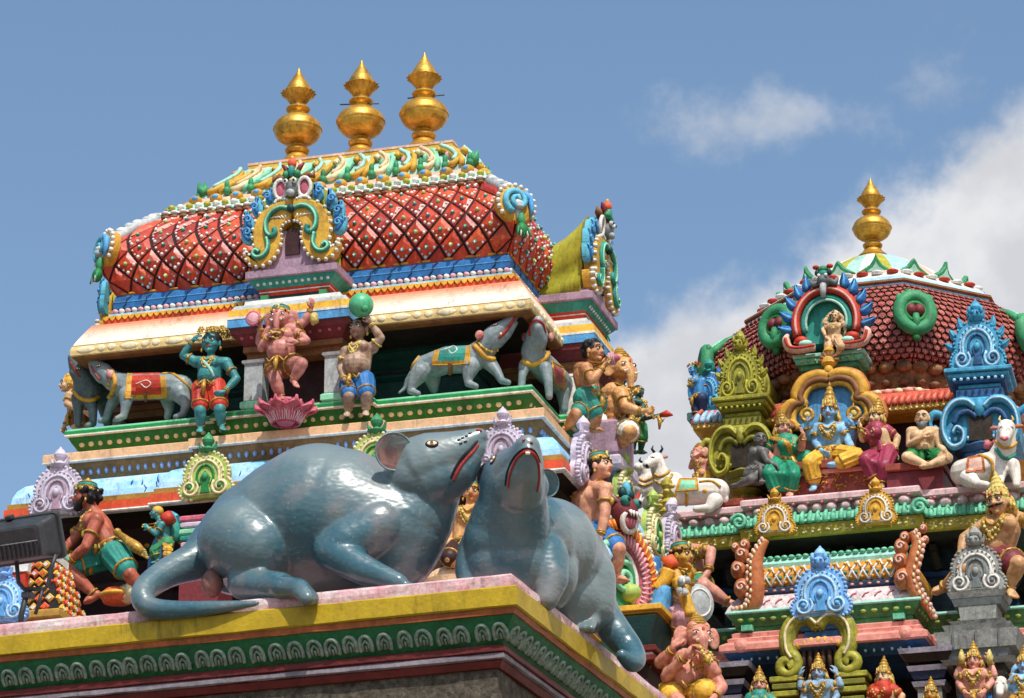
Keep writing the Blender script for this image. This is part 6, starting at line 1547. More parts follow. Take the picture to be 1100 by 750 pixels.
# drum, awning and dome
def oct_(a, z): return [(a/math.cos(PI/8)*math.cos(PI/8+k*PI/4+PI), a/math.cos(PI/8)*math.sin(PI/8+k*PI/4+PI), z) for k in range(8)]
def f(b):
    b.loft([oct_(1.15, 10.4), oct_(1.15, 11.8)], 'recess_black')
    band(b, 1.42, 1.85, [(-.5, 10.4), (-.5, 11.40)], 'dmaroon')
lpart('drum', f, rt)
def f(b):
    band(b, 1.28, 1.62, [(-.5, 11.40), (-.02, 11.405), (.02, 11.42), (.03, 11.455)], 'yellow')
    beads(b, 1.28, 1.62, .025, 11.43, .045, (.012, .01, .012), 'cream')
    band(b, 1.28, 1.62, [(.02, 11.456), (.015, 11.50), (-.02, 11.56), (-.08, 11.61), (-.16, 11.63)], 'awning_orange')
    def g(T, k, st):
        m_ = 'awning_orange' if (k//7) % 3 else 'lblue'
        b.tube([(-.012, -.014, -.03), (-.01, -.012, .0), (.004, .02, .055), (.012, .075, .10)], [.022, .026, .024, .016], m_, n=7, T=T)
        if k % 2: b.tube([(-.03, -.032, -.01), (.0, -.02, .03), (.02, .03, .07)], .007, 'salmon', n=5, T=T)
    along(1.28, 1.62, .014, 11.49, .055, g, margin=0)
    b.loft([oct_(1.2, 11.62), oct_(1.26, 11.66), oct_(1.30, 11.72), oct_(1.28, 11.74)], 'salmon_slab')
    for k in range(8):
        p0, p1 = Vector(oct_(1.31, 11.70)[k]), Vector(oct_(1.31, 11.70)[(k+1) % 8])
        for i in range(12): b.ell(p0.lerp(p1, (i+.5)/12), (.04, .04, .03), 'salmon' if i % 2 else 'cream', n=7, m=5)
lpart('awning', f, rt)
DP = [(1.24, 11.96), (1.33, 12.02), (1.38, 12.10), (1.40, 12.20), (1.39, 12.31), (1.345, 12.43), (1.275, 12.55), (1.18, 12.66), (1.07, 12.755)]
def dome_pt(k, s, t, o=0):
    q = t*(len(DP)-1); i = min(int(q), len(DP)-2); fr = q-i; a = DP[i][0]+(DP[i+1][0]-DP[i][0])*fr+o; z = DP[i][1]+(DP[i+1][1]-DP[i][1])*fr
    V = oct_(a, z); return Vector(V[k]).lerp(Vector(V[(k+1) % 8]), s)
def f(b):
    b.loft([oct_(a, z) for a, z in DP], 'dmaroon')
    for k in range(8):
        if k in (3, 4, 5) and False: continue
        NV, NU = 15, 15
        for j in range(NV):
            v0 = j/NV; 
            for i in range(-1, NU):
                u0 = (i+.5*(j % 2))/NU; u1 = u0+1/NU
                u0, u1 = max(0, u0), min(1, u1)
                if u1-u0 < .02: continue
                um = (u0+u1)/2
                A = [dome_pt(k, u0+.006, v0+.95/NV, .006), dome_pt(k, u1-.006, v0+.95/NV, .006), dome_pt(k, u1-.006, v0+.35/NV, .020), dome_pt(k, um, max(0, v0-.12/NV), .028), dome_pt(k, u0+.006, v0+.35/NV, .020)]
                B_ = [dome_pt(k, u0+.006, v0+.35/NV, -.004), dome_pt(k, um, max(0, v0-.12/NV), -.004), dome_pt(k, u1-.006, v0+.35/NV, -.004)]
                mt = 'scale_red' if (i*7+j*3+k) % 5 else 'scale_pale'
                b.add(A+B_, [(1, 0, 4, 3, 2)], mt); b.add(A+B_, [(4, 5, 6, 3), (3, 6, 7, 2)], 'scale_edge')
                c = dome_pt(k, um, v0+.28/NV, .028); b.ell(c, (.007, .007, .007), 'salmon_slab', n=5, m=4)
dome = lpart('dome', f, rt)
def f(b):
    for k in range(8):
        for i in range(7):
            for zz, a, r, m_ in ((11.935, 1.275, (.075, .05, .05), 'petal_brown'), (11.80, 1.265, (.05, .04, .03), 'petal_dark')):
                p = Vector(oct_(a, zz)[k]).lerp(Vector(oct_(a, zz)[(k+1) % 8]), (i+.5)/7); b.ell(p, r, m_, n=8, m=6)
    b.loft([oct_(1.2, 11.74), oct_(1.23, 11.82), oct_(1.25, 11.90), oct_(1.23, 11.97)], 'petal_brown')
lpart('petal_moulding', f, rt)
def f(b):
    b.loft([oct_(1.07, 12.745), oct_(1.085, 12.755), oct_(1.075, 12.775)], 'lblue'); b.loft([oct_(1.09, 12.776), oct_(1.105, 12.785), oct_(1.10, 12.805), oct_(1.06, 12.812)], 'brown')
    b.loft([oct_(1.07, 12.813), oct_(1.02, 12.86)], 'lblue'); b.loft([oct_(1.02, 12.861), oct_(.93, 12.93), oct_(.90, 12.935)], 'white'); b.loft([oct_(.90, 12.936), oct_(.84, 12.99), oct_(.80, 13.0)], 'pinkish')
    for k in range(8):
        for i in range(6):
            p = Vector(oct_(.96, 12.925)[k]).lerp(Vector(oct_(.96, 12.925)[(k+1) % 8]), (i+.5)/6); b.ell(p, (.055, .055, .022), 'red' if i % 2 else 'white', n=8, m=5)
    n = 64; ms = ('white', 'olive', 'lblue', 'lblue', 'pinkish', 'white', 'olive', 'mint')
    pr = [(.80, 12.98), (.74, 13.06), (.62, 13.17), (.48, 13.27), (.34, 13.35), (.22, 13.40), (.18, 13.42)]
    for i in range(n):
        a0, a1 = 2*PI*i/n, 2*PI*(i+1)/n; m_ = ms[(i//2) % 8]
        V = [(r*math.cos(a), r*math.sin(a), z) for r, z in pr for a in (a0, a1)]
        b.add(V, [(2*q, 2*q+1, 2*q+3, 2*q+2) for q in range(len(pr)-1)], m_)
    for i in range(16):
        a = 2*PI*(i+.5)/16; T = TR(.83*math.cos(a), .83*math.sin(a), 12.985, a+PI/2, rx=.25)
        big = i % 2 == 0; h_ = .17 if big else .14
        O = [(-.155, 0), (.155, 0), (.11, .035), (.055, .07), (.02, .12), (0, h_), (-.02, .12), (-.055, .07), (-.11, .035)]
        b.prism(O, -.02, .02, 'green', T=T, bevel=.01); b.prism([(x*.5, .01+z*.55) for x, z in O], -.03, -.01, 'mint', T=T)
lpart('dome_cap', f, dome)
for k in range(8):   # green pods with red fruit at the corners
    V = Vector(oct_(1.41, 12.36)[k]); a = math.atan2(V.y, V.x); b = MB(TR(V.x, V.y, V.z, a+PI/2, rx=-.12))
    b.torus((0, -.03, -.02), (0, 1, 0), .135, .058, 'green', n=24, k=9, sy=1.15, xdir=(1, 0, 0)); b.torus((0, -.055, -.02), (0, 1, 0), .135, .014, 'lgreen', n=24, k=6, sy=1.15, xdir=(1, 0, 0)); b.torus((0, -.05, -.02), (0, 1, 0), .085, .02, 'dgreen', n=20, k=6)
    for k_ in range(10): a_ = 2*PI*k_/10; b.ell((.155*math.cos(a_), -.02, -.02+.17*math.sin(a_)), (.035, .03, .035), 'dgreen', n=7, m=5)
    b.ell((0, .0, -.02), (.085, .02, .09), 'dmaroon'); b.ell((-.036, -.04, 0), (.052, .055, .058), 'maroon', n=12, m=9); b.ell((.036, -.04, 0), (.052, .055, .058), 'maroon', n=12, m=9)
    b.tube([(0, -.06, -.05), (0, -.07, -.11), (0, -.055, -.17), (0, -.03, -.20)], [.028, .034, .03, .018], 'green', n=8); b.ell((0, -.02, -.24), (.035, .03, .045), 'dgreen')
    b.tube([(0, .0, .09), (0, .06, .17), (0, .15, .26), (0, .24, .32)], [.045, .04, .034, .03], 'green', n=8); b.tube([(0, -.04, .12), (0, .02, .18), (0, .10, .26)], .014, 'lgreen', n=6)
    for sg in (1, -1): b.tube([(x, -.03, z) for x, y, z in spiral((sg*.11, .115), .05, .01, PI, 1.2, 14, sg)], .020, 'green', n=6)
    b.build('fruit_pod', dome)
kalasha('finial', 'single gilded finial on the eight sided dome', RC+Vector((-.01, 0, 13.43)), .79)

# front gable of the dome
def f(b):
    y = -1.54
    for w_, z0, z1, m_ in ((.42, 11.80, 11.86, 'moss_green'), (.50, 11.861, 11.91, 'moss_green'), (.58, 11.911, 11.965, 'kapota_green'), (.62, 11.966, 12.0, 'mint_strip')): b.box((-.12, y+.14, (z0+z1)/2), (w_, w_*.75, z1-z0), m_, ch=.006)
    for k in range(9): b.ell((-.12+(k-4)*.058, y-.09, 11.935), (.014, .012, .014), 'lime', n=6, m=4)
lpart('gable_slab', f, dome)
GT = TR(-.12, -1.66, 12.0)
def f(b):
    b.prism([(.25*math.cos(t), .27+.28*math.sin(t)) for t in np.linspace(-.75, PI+.75, 24)], .03, .5, 'teal', T=GT)
    for R_, r_, m_, dy in ((.265, .040, 'red', -.02), (.262, .012, 'salmon', -.055), (.20, .026, 'teal', -.01), (.175, .012, 'mint', -.03)):
        b.tube([(R_*math.cos(a), dy, .25+R_*1.12*math.sin(a)) for a in np.linspace(-.35, PI+.35, 26)], r_, m_, n=8, T=GT)
    for sg in (1, -1):
        sc = [(.10, .03), (.22, .02), (.32, .04), (.35, .12), (.33, .17)]
        b.tube([(sg*p.x, -.03, p.y) for p in catmull([Vector((x, z, 0)) for x, z in sc], 4)], [.035]*13+[.03, .024, .018, .01], 'pinkish', n=8, T=GT); b.tube([(sg*p.x, -.062, p.y+.01) for p in catmull([Vector((x, z, 0)) for x, z in sc[:4]], 4)], .014, 'red', n=6, T=GT)
        b.ell((sg*.22, -.03, .10), (.06, .04, .04), 'red', T=GT); b.ell((sg*.18, -.05, .065), (.06, .03, .03), 'mint', T=GT)
lpart('dome_gable', f, dome)
def f(b):
    for sg in (1, -1):
        for i, a in enumerate((-.15, .15, .45, .75, 1.02)):
            c = (sg*.29*math.cos(a), .25+.34*math.sin(a)); leaf(b, c, (a+.25) if sg > 0 else PI-a-.25, .14, .05, 'blue', GT, .035, .25*sg, 'sky')
lpart('blue_leaves', f, dome)
def f(b):
    b.ell((0, -.08, .60), (.06, .07, .055), 'dgrey', T=GT); b.tube([(0, -.10, .58), (0, -.13, .50), (0, -.11, .44)], [.03, .028, .02], 'grey', n=8, T=GT); b.ell((0, -.08, .66), (.05, .05, .045), 'teal', T=GT); b.ell((0, -.10, .70), (.045, .03, .03), 'green', T=GT)
    for sg in (1, -1):
        b.tube([(sg*.04, -.06, .60), (sg*.10, -.06, .58), (sg*.12, -.06, .63)], [.035, .03, .01], 'dgrey', n=7, T=GT); b.ell((sg*.06, -.1, .72), (.03, .03, .02), 'red', T=GT); b.ell((sg*.03, -.14, .63), .016, 'white', T=GT, n=7, m=5); b.ell((sg*.05, -.09, .67), (.025, .03, .03), 'dteal', T=GT)
lpart('monster_face', f, dome)
figure('dancer_statue', 'small tan dancing statue inside the red arch on the front of the far dome', 'statue', 28.33, dict(head=(897, 341), neck=(897, 347), chest=(896, 353), pel=(896, 364, .02), shn=(891, 350), eln=(884, 354), wrn=(887, 362, -.04), shp=(902, 350), elp=(908, 347), wrp=(908, 355), knn=(890, 373, -.04), ann=(889, 383), knp=(903, 372, -.06), anp=(900, 380)), 60, 'skin_pale', fat=1.25, hs=1.1, hair='cap', hair_mat='skin_pale', dress='loincloth', dress_mat='skin_pale', cover=1.1, jmat='skin_pale', trim='skin_pale', vox=.009,
    arms=[('n', (885, 347), (890, 339)), ('p', (906, 342), (900, 336))])

# corner kiosks
def kiosk(x, y, z0, mt, rz, parts, dark, tunnel=.9):
    T = TR(x, y, z0, rz) @ Matrix.Diagonal((parts.get('w', .92), 1, 1, 1)); k = []
    b = MB()
    b.lathe([(.20, 0), (.21, .04), (.17, .07), (.155, .10), (.15, .45), (.17, .48)], mt, 32, T=T, lobes=8, amp=.10); b.lathe([(.17, .48), (.22, .53), (.19, .55), (.24, .60), (.22, .62), (.27, .67), (.25, .69)], dark, 28, T=T, lobes=8, amp=.05)
    b.build('kiosk_pillar', rt)
    b = MB()
    b.prism([(-.36, .70), (.36, .70), (.38, .80), (.34, .95), (.26, 1.05), (.18, 1.09), (-.18, 1.09), (-.26, 1.05), (-.34, .95), (-.38, .80)], -.20, .35, mt, T=T, bevel=.02)
    for q in range(-5, 6): b.ell((q*.06, -.215, .73), (.022, .02, .02), parts.get('line', mt), T=T, n=6, m=5)
    for sg in (1, -1):
        sc = [(.04, .98), (.12, 1.04), (.24, 1.03), (.33, .93), (.35, .78), (.28, .66), (.18, .68), (.16, .77), (.22, .82), (.26, .77)]
        P = [(sg*p.x, -.24, p.y) for p in catmull([Vector((q, w_, 0)) for q, w_ in sc], 4)]; b.tube(P, [.040-.018*i/len(P) for i in range(len(P))], mt, n=8, T=T); b.tube([(px_, py_-.035, pz_) for px_, py_, pz_ in P], .012, parts.get('line', mt), n=6, T=T)
        sc = [(.03, .90), (.11, .95), (.20, .93), (.25, .85)]; b.tube([(sg*p.x, -.24, p.y) for p in catmull([Vector((q, w_, 0)) for q, w_ in sc], 4)], .025, dark, n=7, T=T)
        P = [(sg*p.x, -.1, p.y) for p in catmull([Vector((q, w_, 0)) for q, w_ in ((.34, .95), (.44, 1.0), (.50, .92), (.46, .84), (.42, .88))], 4)]; b.tube(P, .035, mt, n=7, T=T)
    b.box((0, -.22, .80), (.22, .04, .2), 'recess_black', T=T); b.ell((0, -.24, .98), (.06, .05, .08), mt, T=T); b.build('kiosk_arch', rt)
    b = MB()
    for w_, a, c, m_ in ((.44, 1.09, 1.17, dark), (.40, 1.17, 1.21, mt), (.50, 1.211, 1.25, dark), (.58, 1.251, 1.29, mt), (.64, 1.291, 1.33, mt)): b.box((0, 0, (a+c)/2), (w_, w_*.8, c-a-.001), m_, T=T, ch=.008)
    for q in range(8): b.ell(((q-3.5)*.065, -.235, 1.232), (.018, .015, .015), parts.get('line', mt), T=T, n=6, m=4)
    b.build('kiosk_slab', rt)
    b = MB()
    b.prism([(.21*math.cos(t), .22+.20*math.sin(t)) for t in np.linspace(-.6, PI+.6, 20)], .0, tunnel, mt, T=T @ TR(0, -.12, 1.32))
    for yy in (.15, .3): b.tube([(.215*math.cos(t), yy, .22+.205*math.sin(t)) for t in np.linspace(-.6, PI+.6, 16)], .02, mt, n=6, T=T @ TR(0, -.12, 1.32))
    b.build('kiosk_vault', rt)
    b = MB(); crest(b, T @ TR(0, -.17, 1.32), .52, main=mt, line=parts.get('line', mt), rim=mt, core=dark, knob=mt, leaves=mt, face=True); b.build('kiosk_crest', rt)
kiosk(-.82, -1.72, 10.24, 'olive_paint', 0, dict(line='olive', w=.74), 'dolive'); kiosk(1.20, -1.92, 10.22, 'aqua_paint', rad(4), dict(line='lblue', w=.86), 'blue_cove')
def f(b):
    crest(b, TR(-1.30, -1.0, 11.78, rad(-40)), .42, main='crest_blue', line='aqua', rim='crest_blue', core='blue', knob='teal', leaves='blue')
    b.box((-1.28, -.94, 11.72), (.4, .36, .08), 'mint_strip', T=None, ch=.01); b.box((-1.22, -.85, 11.5), (.3, .3, .36), 'maroon'); b.box((-1.25, -.9, 11.2), (.36, .36, .24), 'blue', ch=.02); b.box((-1.22, -.85, 10.8), (.3, .3, .58), 'navy_band')
lpart('blue_kiosk', f, rt)
# trefoil arch and throne
def f(b):
    T = TR(-.10, -1.72, 0)
    for R0, m_, dy, r_ in ((1.0, 'gold_paint', 0, .050), (.86, 'brown', -.03, .030), (.76, 'ochre', -.01, .028), (1.10, 'terra_paint', .03, .03)):
        half = [(0, .79), (.10, .81), (.22, .77), (.285, .66), (.27, .59), (.34, .57), (.40, .50), (.41, .40), (.35, .33)]
        pts = [(x*R0, .45+(z-.45)*R0) for x, z in half]
        for sg in (1, -1): b.tube([(sg*p.x, dy-.02, 10.95+p.y) for p in catmull([Vector((x, z, 0)) for x, z in pts], 4)], r_, m_, n=8, T=T)
    for sg in (1, -1): b.tube([(x, -.04, 10.95+z) for x, y, z in spiral((sg*.36, .36), .08, .015, -.4, 1.4, 20, -sg)], .026, 'gold_paint', n=7, T=T)
    O = [(0, .74), (.20, .70), (.24, .60), (.34, .50), (.34, .36), (-.34, .36), (-.34, .50), (-.24, .60), (-.20, .70)]; b.prism([(x, 10.95+z) for x, z in O], .02, .12, 'sky', T=T)
    b.box((0, .10, 11.0), (.78, .1, .62), 'dmaroon', T=T)
    b.ell((0, -.03, 11.79), (.04, .04, .05), 'gold_paint', T=T); b.lathe([(.03, 11.82), (.07, 11.86), (.06, 11.9), (.03, 11.93), (.05, 11.97), (.01, 12.04)], 'gold_paint', 12, T=T)
    for k in range(7): a = PI*k/6; b.tube([(0, -.02, 11.88), (.09*math.cos(a), -.03, 11.88+.09*math.sin(a))], [.03, .012], 'brown', n=6, T=T)
lpart('trefoil_arch', f, rt)
def f(b):
    for x0, x1, y0, y1, z0, z1, m_ in ((-.62, .42, -2.08, -1.2, 10.515, 10.56, 'salmon_slab'), (-.60, .40, -2.06, -1.2, 10.561, 10.60, 'throne_red'), (-.57, .37, -2.03, -1.2, 10.601, 10.79, 'throne_red'), (-.59, .39, -2.05, -1.2, 10.791, 10.83, 'salmon_slab'), (-.62, .42, -2.08, -1.2, 10.831, 10.90, 'throne_red'),
        (-1.05, -.64, -2.0, -1.2, 10.60, 10.66, 'throne_red'), (-1.0, -.64, -1.95, -1.2, 10.515, 10.599, 'maroon'), (.44, .92, -2.24, -1.2, 10.70, 10.76, 'throne_red'), (.44, .90, -2.2, -1.2, 10.515, 10.699, 'maroon')):
        b.box(((x0+x1)/2, (y0+y1)/2, (z0+z1)/2), (x1-x0, y1-y0, z1-z0), m_, ch=.006)
    rnd = random.Random(2)
    for i in range(60): x = rnd.uniform(-.5, .3); z = rnd.uniform(10.63, 10.77); b.tube([(x, -2.034, z), (x+rnd.uniform(-.02, .02), -2.04, z+.015), (x+rnd.uniform(-.03, .03), -2.034, z+.02)], .006, 'terra_paint' if i % 2 else 'ochre', n=5)
lpart('throne', f, rt)

# crests and lion brackets
def rcrest(px, py, Y, s, name='crest', rz=0, **kw):
    p = at(px, py, Y)-RC; b = MB(); crest(b, TR(p.x, p.y, p.z, rz), s, **kw); return b.build(name, rt)
rcrest(833, 574, 27.50, .33, main='ochre', line='white', rim='gold_paint', core='gold_paint', knob='ochre'); rcrest(942, 563, 27.50, .33, main='ochre', line='white', rim='gold_paint', core='gold_paint', knob='ochre')
rcrest(883, 662, 27.14, .48, main='crest_blue', line='lblue', rim='crest_blue', core='sky', knob='crest_blue', leaves=None, face=True)
def f(b):
    p = at(883, 662, 27.14)-RC
    for w_, d_, z0, z1 in ((.46, .24, -.05, 0), (.38, .22, -.10, -.051), (.30, .2, -.2, -.101)): b.box((p.x, p.y+.14, p.z+(z0+z1)/2), (w_, d_, z1-z0), 'crest_blue' if w_ > .4 else 'blue_cove', ch=.01)
lpart('crest_pedestal', f, rt)
def f(b):
    p = at(717, 560, 27.45)-RC
    b.lathe([(.09, -.05), (.10, 0), (.06, .03), (.08, .07), (.05, .11), (.07, .15), (.04, .19), (.06, .23), (.03, .27), (.05, .30), (.045, .34), (.01, .38)], 'edge_olive', 14, c=tuple(p))
    for k in range(8): b.ell((p.x+.07*math.cos(k*.8), p.y-.05, p.z+.04*k), (.03, .03, .02), 'jewel_pale', n=6, m=5)
lpart('corner_ornament', f, rt)
p = at(1050, 637, 27.28)-RC
b = MB(); crest(b, TR(p.x, p.y, p.z), .46, main='stone_grey', line='white', rim='stone_grey', core='dgrey', knob='stone_grey', face=True); b.build('crest', rt)
def f(b):
    for w_, d_, z0, z1, m_ in ((.46, .36, -.05, -.002, 'stone_grey'), (.40, .32, -.11, -.051, 'dgrey'), (.30, .28, -.24, -.111, 'stone_grey'), (.44, .4, -.28, -.241, 'stone_grey'), (.54, .46, -.34, -.281, 'stone_grey'), (.66, .54, -.48, -.342, 'stone_grey'), (.5, .46, -.56, -.481, 'dgrey'), (.58, .5, -.60, -.561, 'stone_grey'), (.4, .4, -.9, -.601, 'recess_black'), (.3, .3, -1.5, -.9, 'stone_grey')):
        b.loft([[(p.x-w_*.5*q, p.y+.1-d_*.5*q, p.z+z), (p.x+w_*.5*q, p.y+.1-d_*.5*q, p.z+z), (p.x+w_*.5*q, p.y+.1+d_*.5*q, p.z+z), (p.x-w_*.5*q, p.y+.1+d_*.5*q, p.z+z)] for q, z in ((.90, z0), (1, z1))], m_)
    for x in (-.18, .0, .18): b.box((p.x+x, p.y-.17, p.z-.41), (.012, .02, .13), 'dgrey')
lpart('grey_pedestal', f, rt)
def lion_bracket(pts, Y, face, bumps):
    b = MB(); W = lambda q: at(q[0], q[1], Y+(q[3] if len(q) > 3 else 0))-RC; m = mpp(W(pts[0])+RC)
    P = catmull([W(q) for q in pts], 5); R_ = [q.x*m for q in catmull([Vector((q[2], 0, 0)) for q in pts], 5)]
    b.tube(P, R_, 'terra_paint', n=10)
    for i, q in enumerate(P):
        if i % 2 == 0: b.ell(q+Vector((face*R_[i]*.95, -.03, 0)), (.018, .02, .022), 'pinkish', n=6, m=5)
        if i % 2: b.ell(q+Vector((face*R_[i]*.45, -R_[i]*.95, 0)), (.012, .012, .02), 'cream', n=6, m=5)
    for c in bumps:
        q = W(c); b.ell(q, (c[2]*m, c[2]*m*.9, c[2]*m*1.25), 'terra_paint', n=12, m=8); b.tube([(x+q.x, q.y-c[2]*m*.9, z+q.z) for x, y, z in spiral((0, 0), c[2]*m*.6, c[2]*m*.15, 0, 1.2, 12)], .010, 'pinkish', n=5)
    return b.build('lion_bracket', rt)
lion_bracket([(823, 580, 4), (817, 590, 6), (812, 603, 8), (812, 620, 9), (812, 640, 9), (806, 652, 7), (792, 655, 4)], 27.28, -1, [(797, 596, 8), (793, 612, 8.5), (797, 632, 9), (800, 586, 6), (790, 588, 4.5)])
lion_bracket([(980, 572, 5), (986, 585, 7), (983, 600, 8), (979, 620, 8), (984, 636, 8), (994, 648, 5), (1003, 664, 3)], 27.28, 1, [(968, 588, 8), (967, 603, 8.5), (970, 622, 10), (972, 578, 6), (992, 568, 4.5), (994, 580, 4)])
# olive arch over the lowest figure
def f(b):
    p = at(880, 720, 27.18)-RC; T = TR(p.x, p.y, p.z)
    for R0, m_, dy, r_ in ((1.0, 'olive_paint', 0, .062), (1.0, 'cream', -.06, .012), (.80, 'dolive', .0, .03), (.86, 'jewel_pale', -.03, .010)):
        half = [(0, .36), (.08, .43), (.18, .42), (.25, .32), (.25, .18), (.21, .10)]
        for sg in (1, -1): b.tube([(sg*q.x*R0, dy, .2+(q.y-.2)*R0) for q in catmull([Vector((x, z, 0)) for x, z in half], 4)], r_, m_, n=8, T=T)
    for sg in (1, -1): b.tube([(x, -.02, z) for x, y, z in spiral((sg*.25, .05), .10, .02, PI*.55, 1.4, 22, sg)], .042, 'olive_paint', n=7, T=T)
    b.lathe([(.04, .42), (.09, .46), (.05, .50), (.08, .54), (.02, .62)], 'jewel_pale', 12, T=T)
    for k in range(7): a = PI*k/6; b.tube([(0, -.02, .48), (.10*math.cos(a), -.03, .49+.10*math.sin(a))], [.03, .01], 'olive_paint', n=6, T=T)
    b.prism([(-.2, -.3), (.2, -.3), (.2, .26), (.1, .34), (-.1, .34), (-.2, .26)], .06, .16, 'recess_black', T=T)
    for k in range(7): b.ell(((k-3)*.055, .0, .24-.003*(k-3)**2), (.03, .03, .035), 'yellow', T=T, n=8, m=6)
    for k in range(6): b.tube([((k-2.5)*.05, .04, .22), ((k-2.5)*.055, .04, -.02)], .022, 'dbrown', n=6, T=T)
    for sg in (1, -1):
        for j, (w_, z) in enumerate(((.24, -.06), (.20, -.12), (.22, -.18), (.18, -.26))): b.box((sg*.27, .05, z), (w_, .2, .045), 'olive_paint' if j % 2 == 0 else 'dolive', T=T, ch=.006)
lpart('olive_arch', f, rt)

# ------------------------------------------------------------------ statues of the far tower
skin('guard', '#cda070', '#a5744a')
def bull(a): return a
t, q = figure('deity_statue', 'pale blue four armed deity statue in yellow dress and crown under the trefoil arch', 'statue', 28.1,
    dict(head=(891, 443, -.02), neck=(891, 455), chest=(893, 467), pel=(894, 487, .04), shn=(878, 460), shp=(906, 459), eln=(876, 476, -.02), wrn=(882, 484, -.12), hdn=(886, 488, -.16), elp=(911, 474, -.04), wrp=(917, 484, -.16), hdp=(920, 489, -.2), knn=(870, 498, -.22), ann=(876, 520, -.16), ftn=(872, 527, -.22), knp=(920, 490, -.2), anp=(898, 499, -.24), ftp=(888, 500, -.26)),
    136, 'skin_blue', crown='tall', crown_h=1.75, hair='long', hair_mat='jewel', dress='loincloth', dress_mat='yellow', cover=1.75, vox=.0058, arms=[('n', (871, 472, .02), (867, 458, -.05), (866, 449, -.06)), ('p', (914, 471, .02), (916, 457, -.05), (917, 448, -.06))])
for px, py in ((867, 446), (917, 444)):
    def f(b): c = at(px, py, 28.03); b.torus(c, (0, 1, 0), .05, .018, 'jewel', n=18); b.ell(c, (.03, .02, .03), 'jewel_pale'); b.tube([c+Vector((0, 0, -.06)), c+Vector((0, 0, .09))], [.012, .006], 'jewel', n=6)
    gadd(t, 'gold_disc', f, q['base'])
t, q = figure('lady_statue', 'seated lady statue in green sari turned towards the blue deity', 'statue', 27.98,
    dict(head=(841, 461), neck=(842, 471), chest=(844, 481), pel=(842, 497, .03), shn=(832, 475), shp=(852, 473), eln=(824, 485), wrn=(831, 497, -.06), elp=(861, 482, -.03), wrp=(863, 470, -.1), hdp=(862, 462, -.1), knn=(826, 509, -.14), ann=(834, 527, -.08), ftn=(831, 533, -.14), knp=(852, 511, -.14), anp=(849, 527, -.08), ftp=(848, 533, -.14)),
    122, 'skin_pink', yaw=34, female=True, crown='tall', hair='bun', dress='sari', dress_mat=paint('sari_green', '#1f8f6c', .45, .2, .25), cover=1.85, top_mat='sari_green', sash=[(-.10, .0), (-.03, .08), (.04, .16), (.06, .24)], sash_mat='jewel')
def f(b): V = [at(x, y, 28.0) for x, y in ((850, 500), (862, 494), (872, 487))]; b.tube(catmull(V, 4), [.02, .03, .04, .05, .06, .065, .06, .05, .03], 'sari_green', n=9)
gadd(t, 'sari_end', f, q['base'])
t, q = figure('lady_statue', 'seated lady statue in dark red sari on the throne edge beside the bearded sage', 'statue', 27.98,
    dict(head=(942, 449), neck=(943, 459), chest=(943, 468), pel=(949, 486, .03), shn=(934, 463), shp=(952, 462), eln=(927, 472), wrn=(924, 461, -.08), hdn=(923, 453, -.08), elp=(964, 470, .02), wrp=(961, 485, -.03), knn=(930, 494, -.16), ann=(940, 514, -.1), ftn=(938, 520, -.16), knp=(950, 501, -.16), anp=(948, 518, -.1), ftp=(946, 524, -.16)),
    125, 'skin_pale', yaw=-36, female=True, crown='tall', hair='bun', dress='sari', dress_mat=paint('sari_red', '#9c3550', .45, .2, .25), cover=1.85, top_mat='sari_red', sash=[(-.10, .0), (-.03, .08), (.04, .16), (.06, .24)], sash_mat='sari_red')
figure('ape_statue', 'dark grey hunched statue with one leg stretched out beside the olive pillar', 'statue', 27.96,
    dict(head=(817, 473), neck=(816, 481), chest=(815, 490), pel=(814, 507, .03), shn=(809, 484, .06), shp=(819, 485, -.08), elp=(824, 495, -.1), wrp=(831, 499, -.12), eln=(810, 496), wrn=(818, 501, -.1), knp=(806, 515, -.16), anp=(793, 521, -.12), ftp=(786, 522, -.1), knn=(826, 506, -.1), ann=(818, 518, -.12)), 110, 'skin_grey', yaw=20, hair='cap', hair_mat='skin_grey', dress='loincloth', dress_mat='skin_grey', cover=.5, jewels=False, trim='skin_grey', vox=.0068)
figure('sage_statue', 'bald bearded sage statue sitting cross legged on a red seat', 'statue', 27.88,
    dict(head=(991, 450), neck=(991, 461), chest=(992, 472), pel=(993, 490, .04), shn=(979, 464), shp=(1005, 464), eln=(977, 478, -.02), wrn=(990, 471, -.13), hdn=(996, 464, -.14), elp=(1010, 480, -.02), wrp=(1016, 486, -.14), hdp=(1020, 490, -.18), knn=(974, 491, -.14), ann=(994, 499, -.2), ftn=(1002, 501, -.2), knp=(1018, 492, -.14), anp=(998, 500, -.22), ftp=(988, 502, -.22)), 128, 'skin_pale', beard=('dgrey', .5), dress='loincloth', dress_mat='dgreen', cover=.5, belly=.4, jewels=False, trim='dgreen')
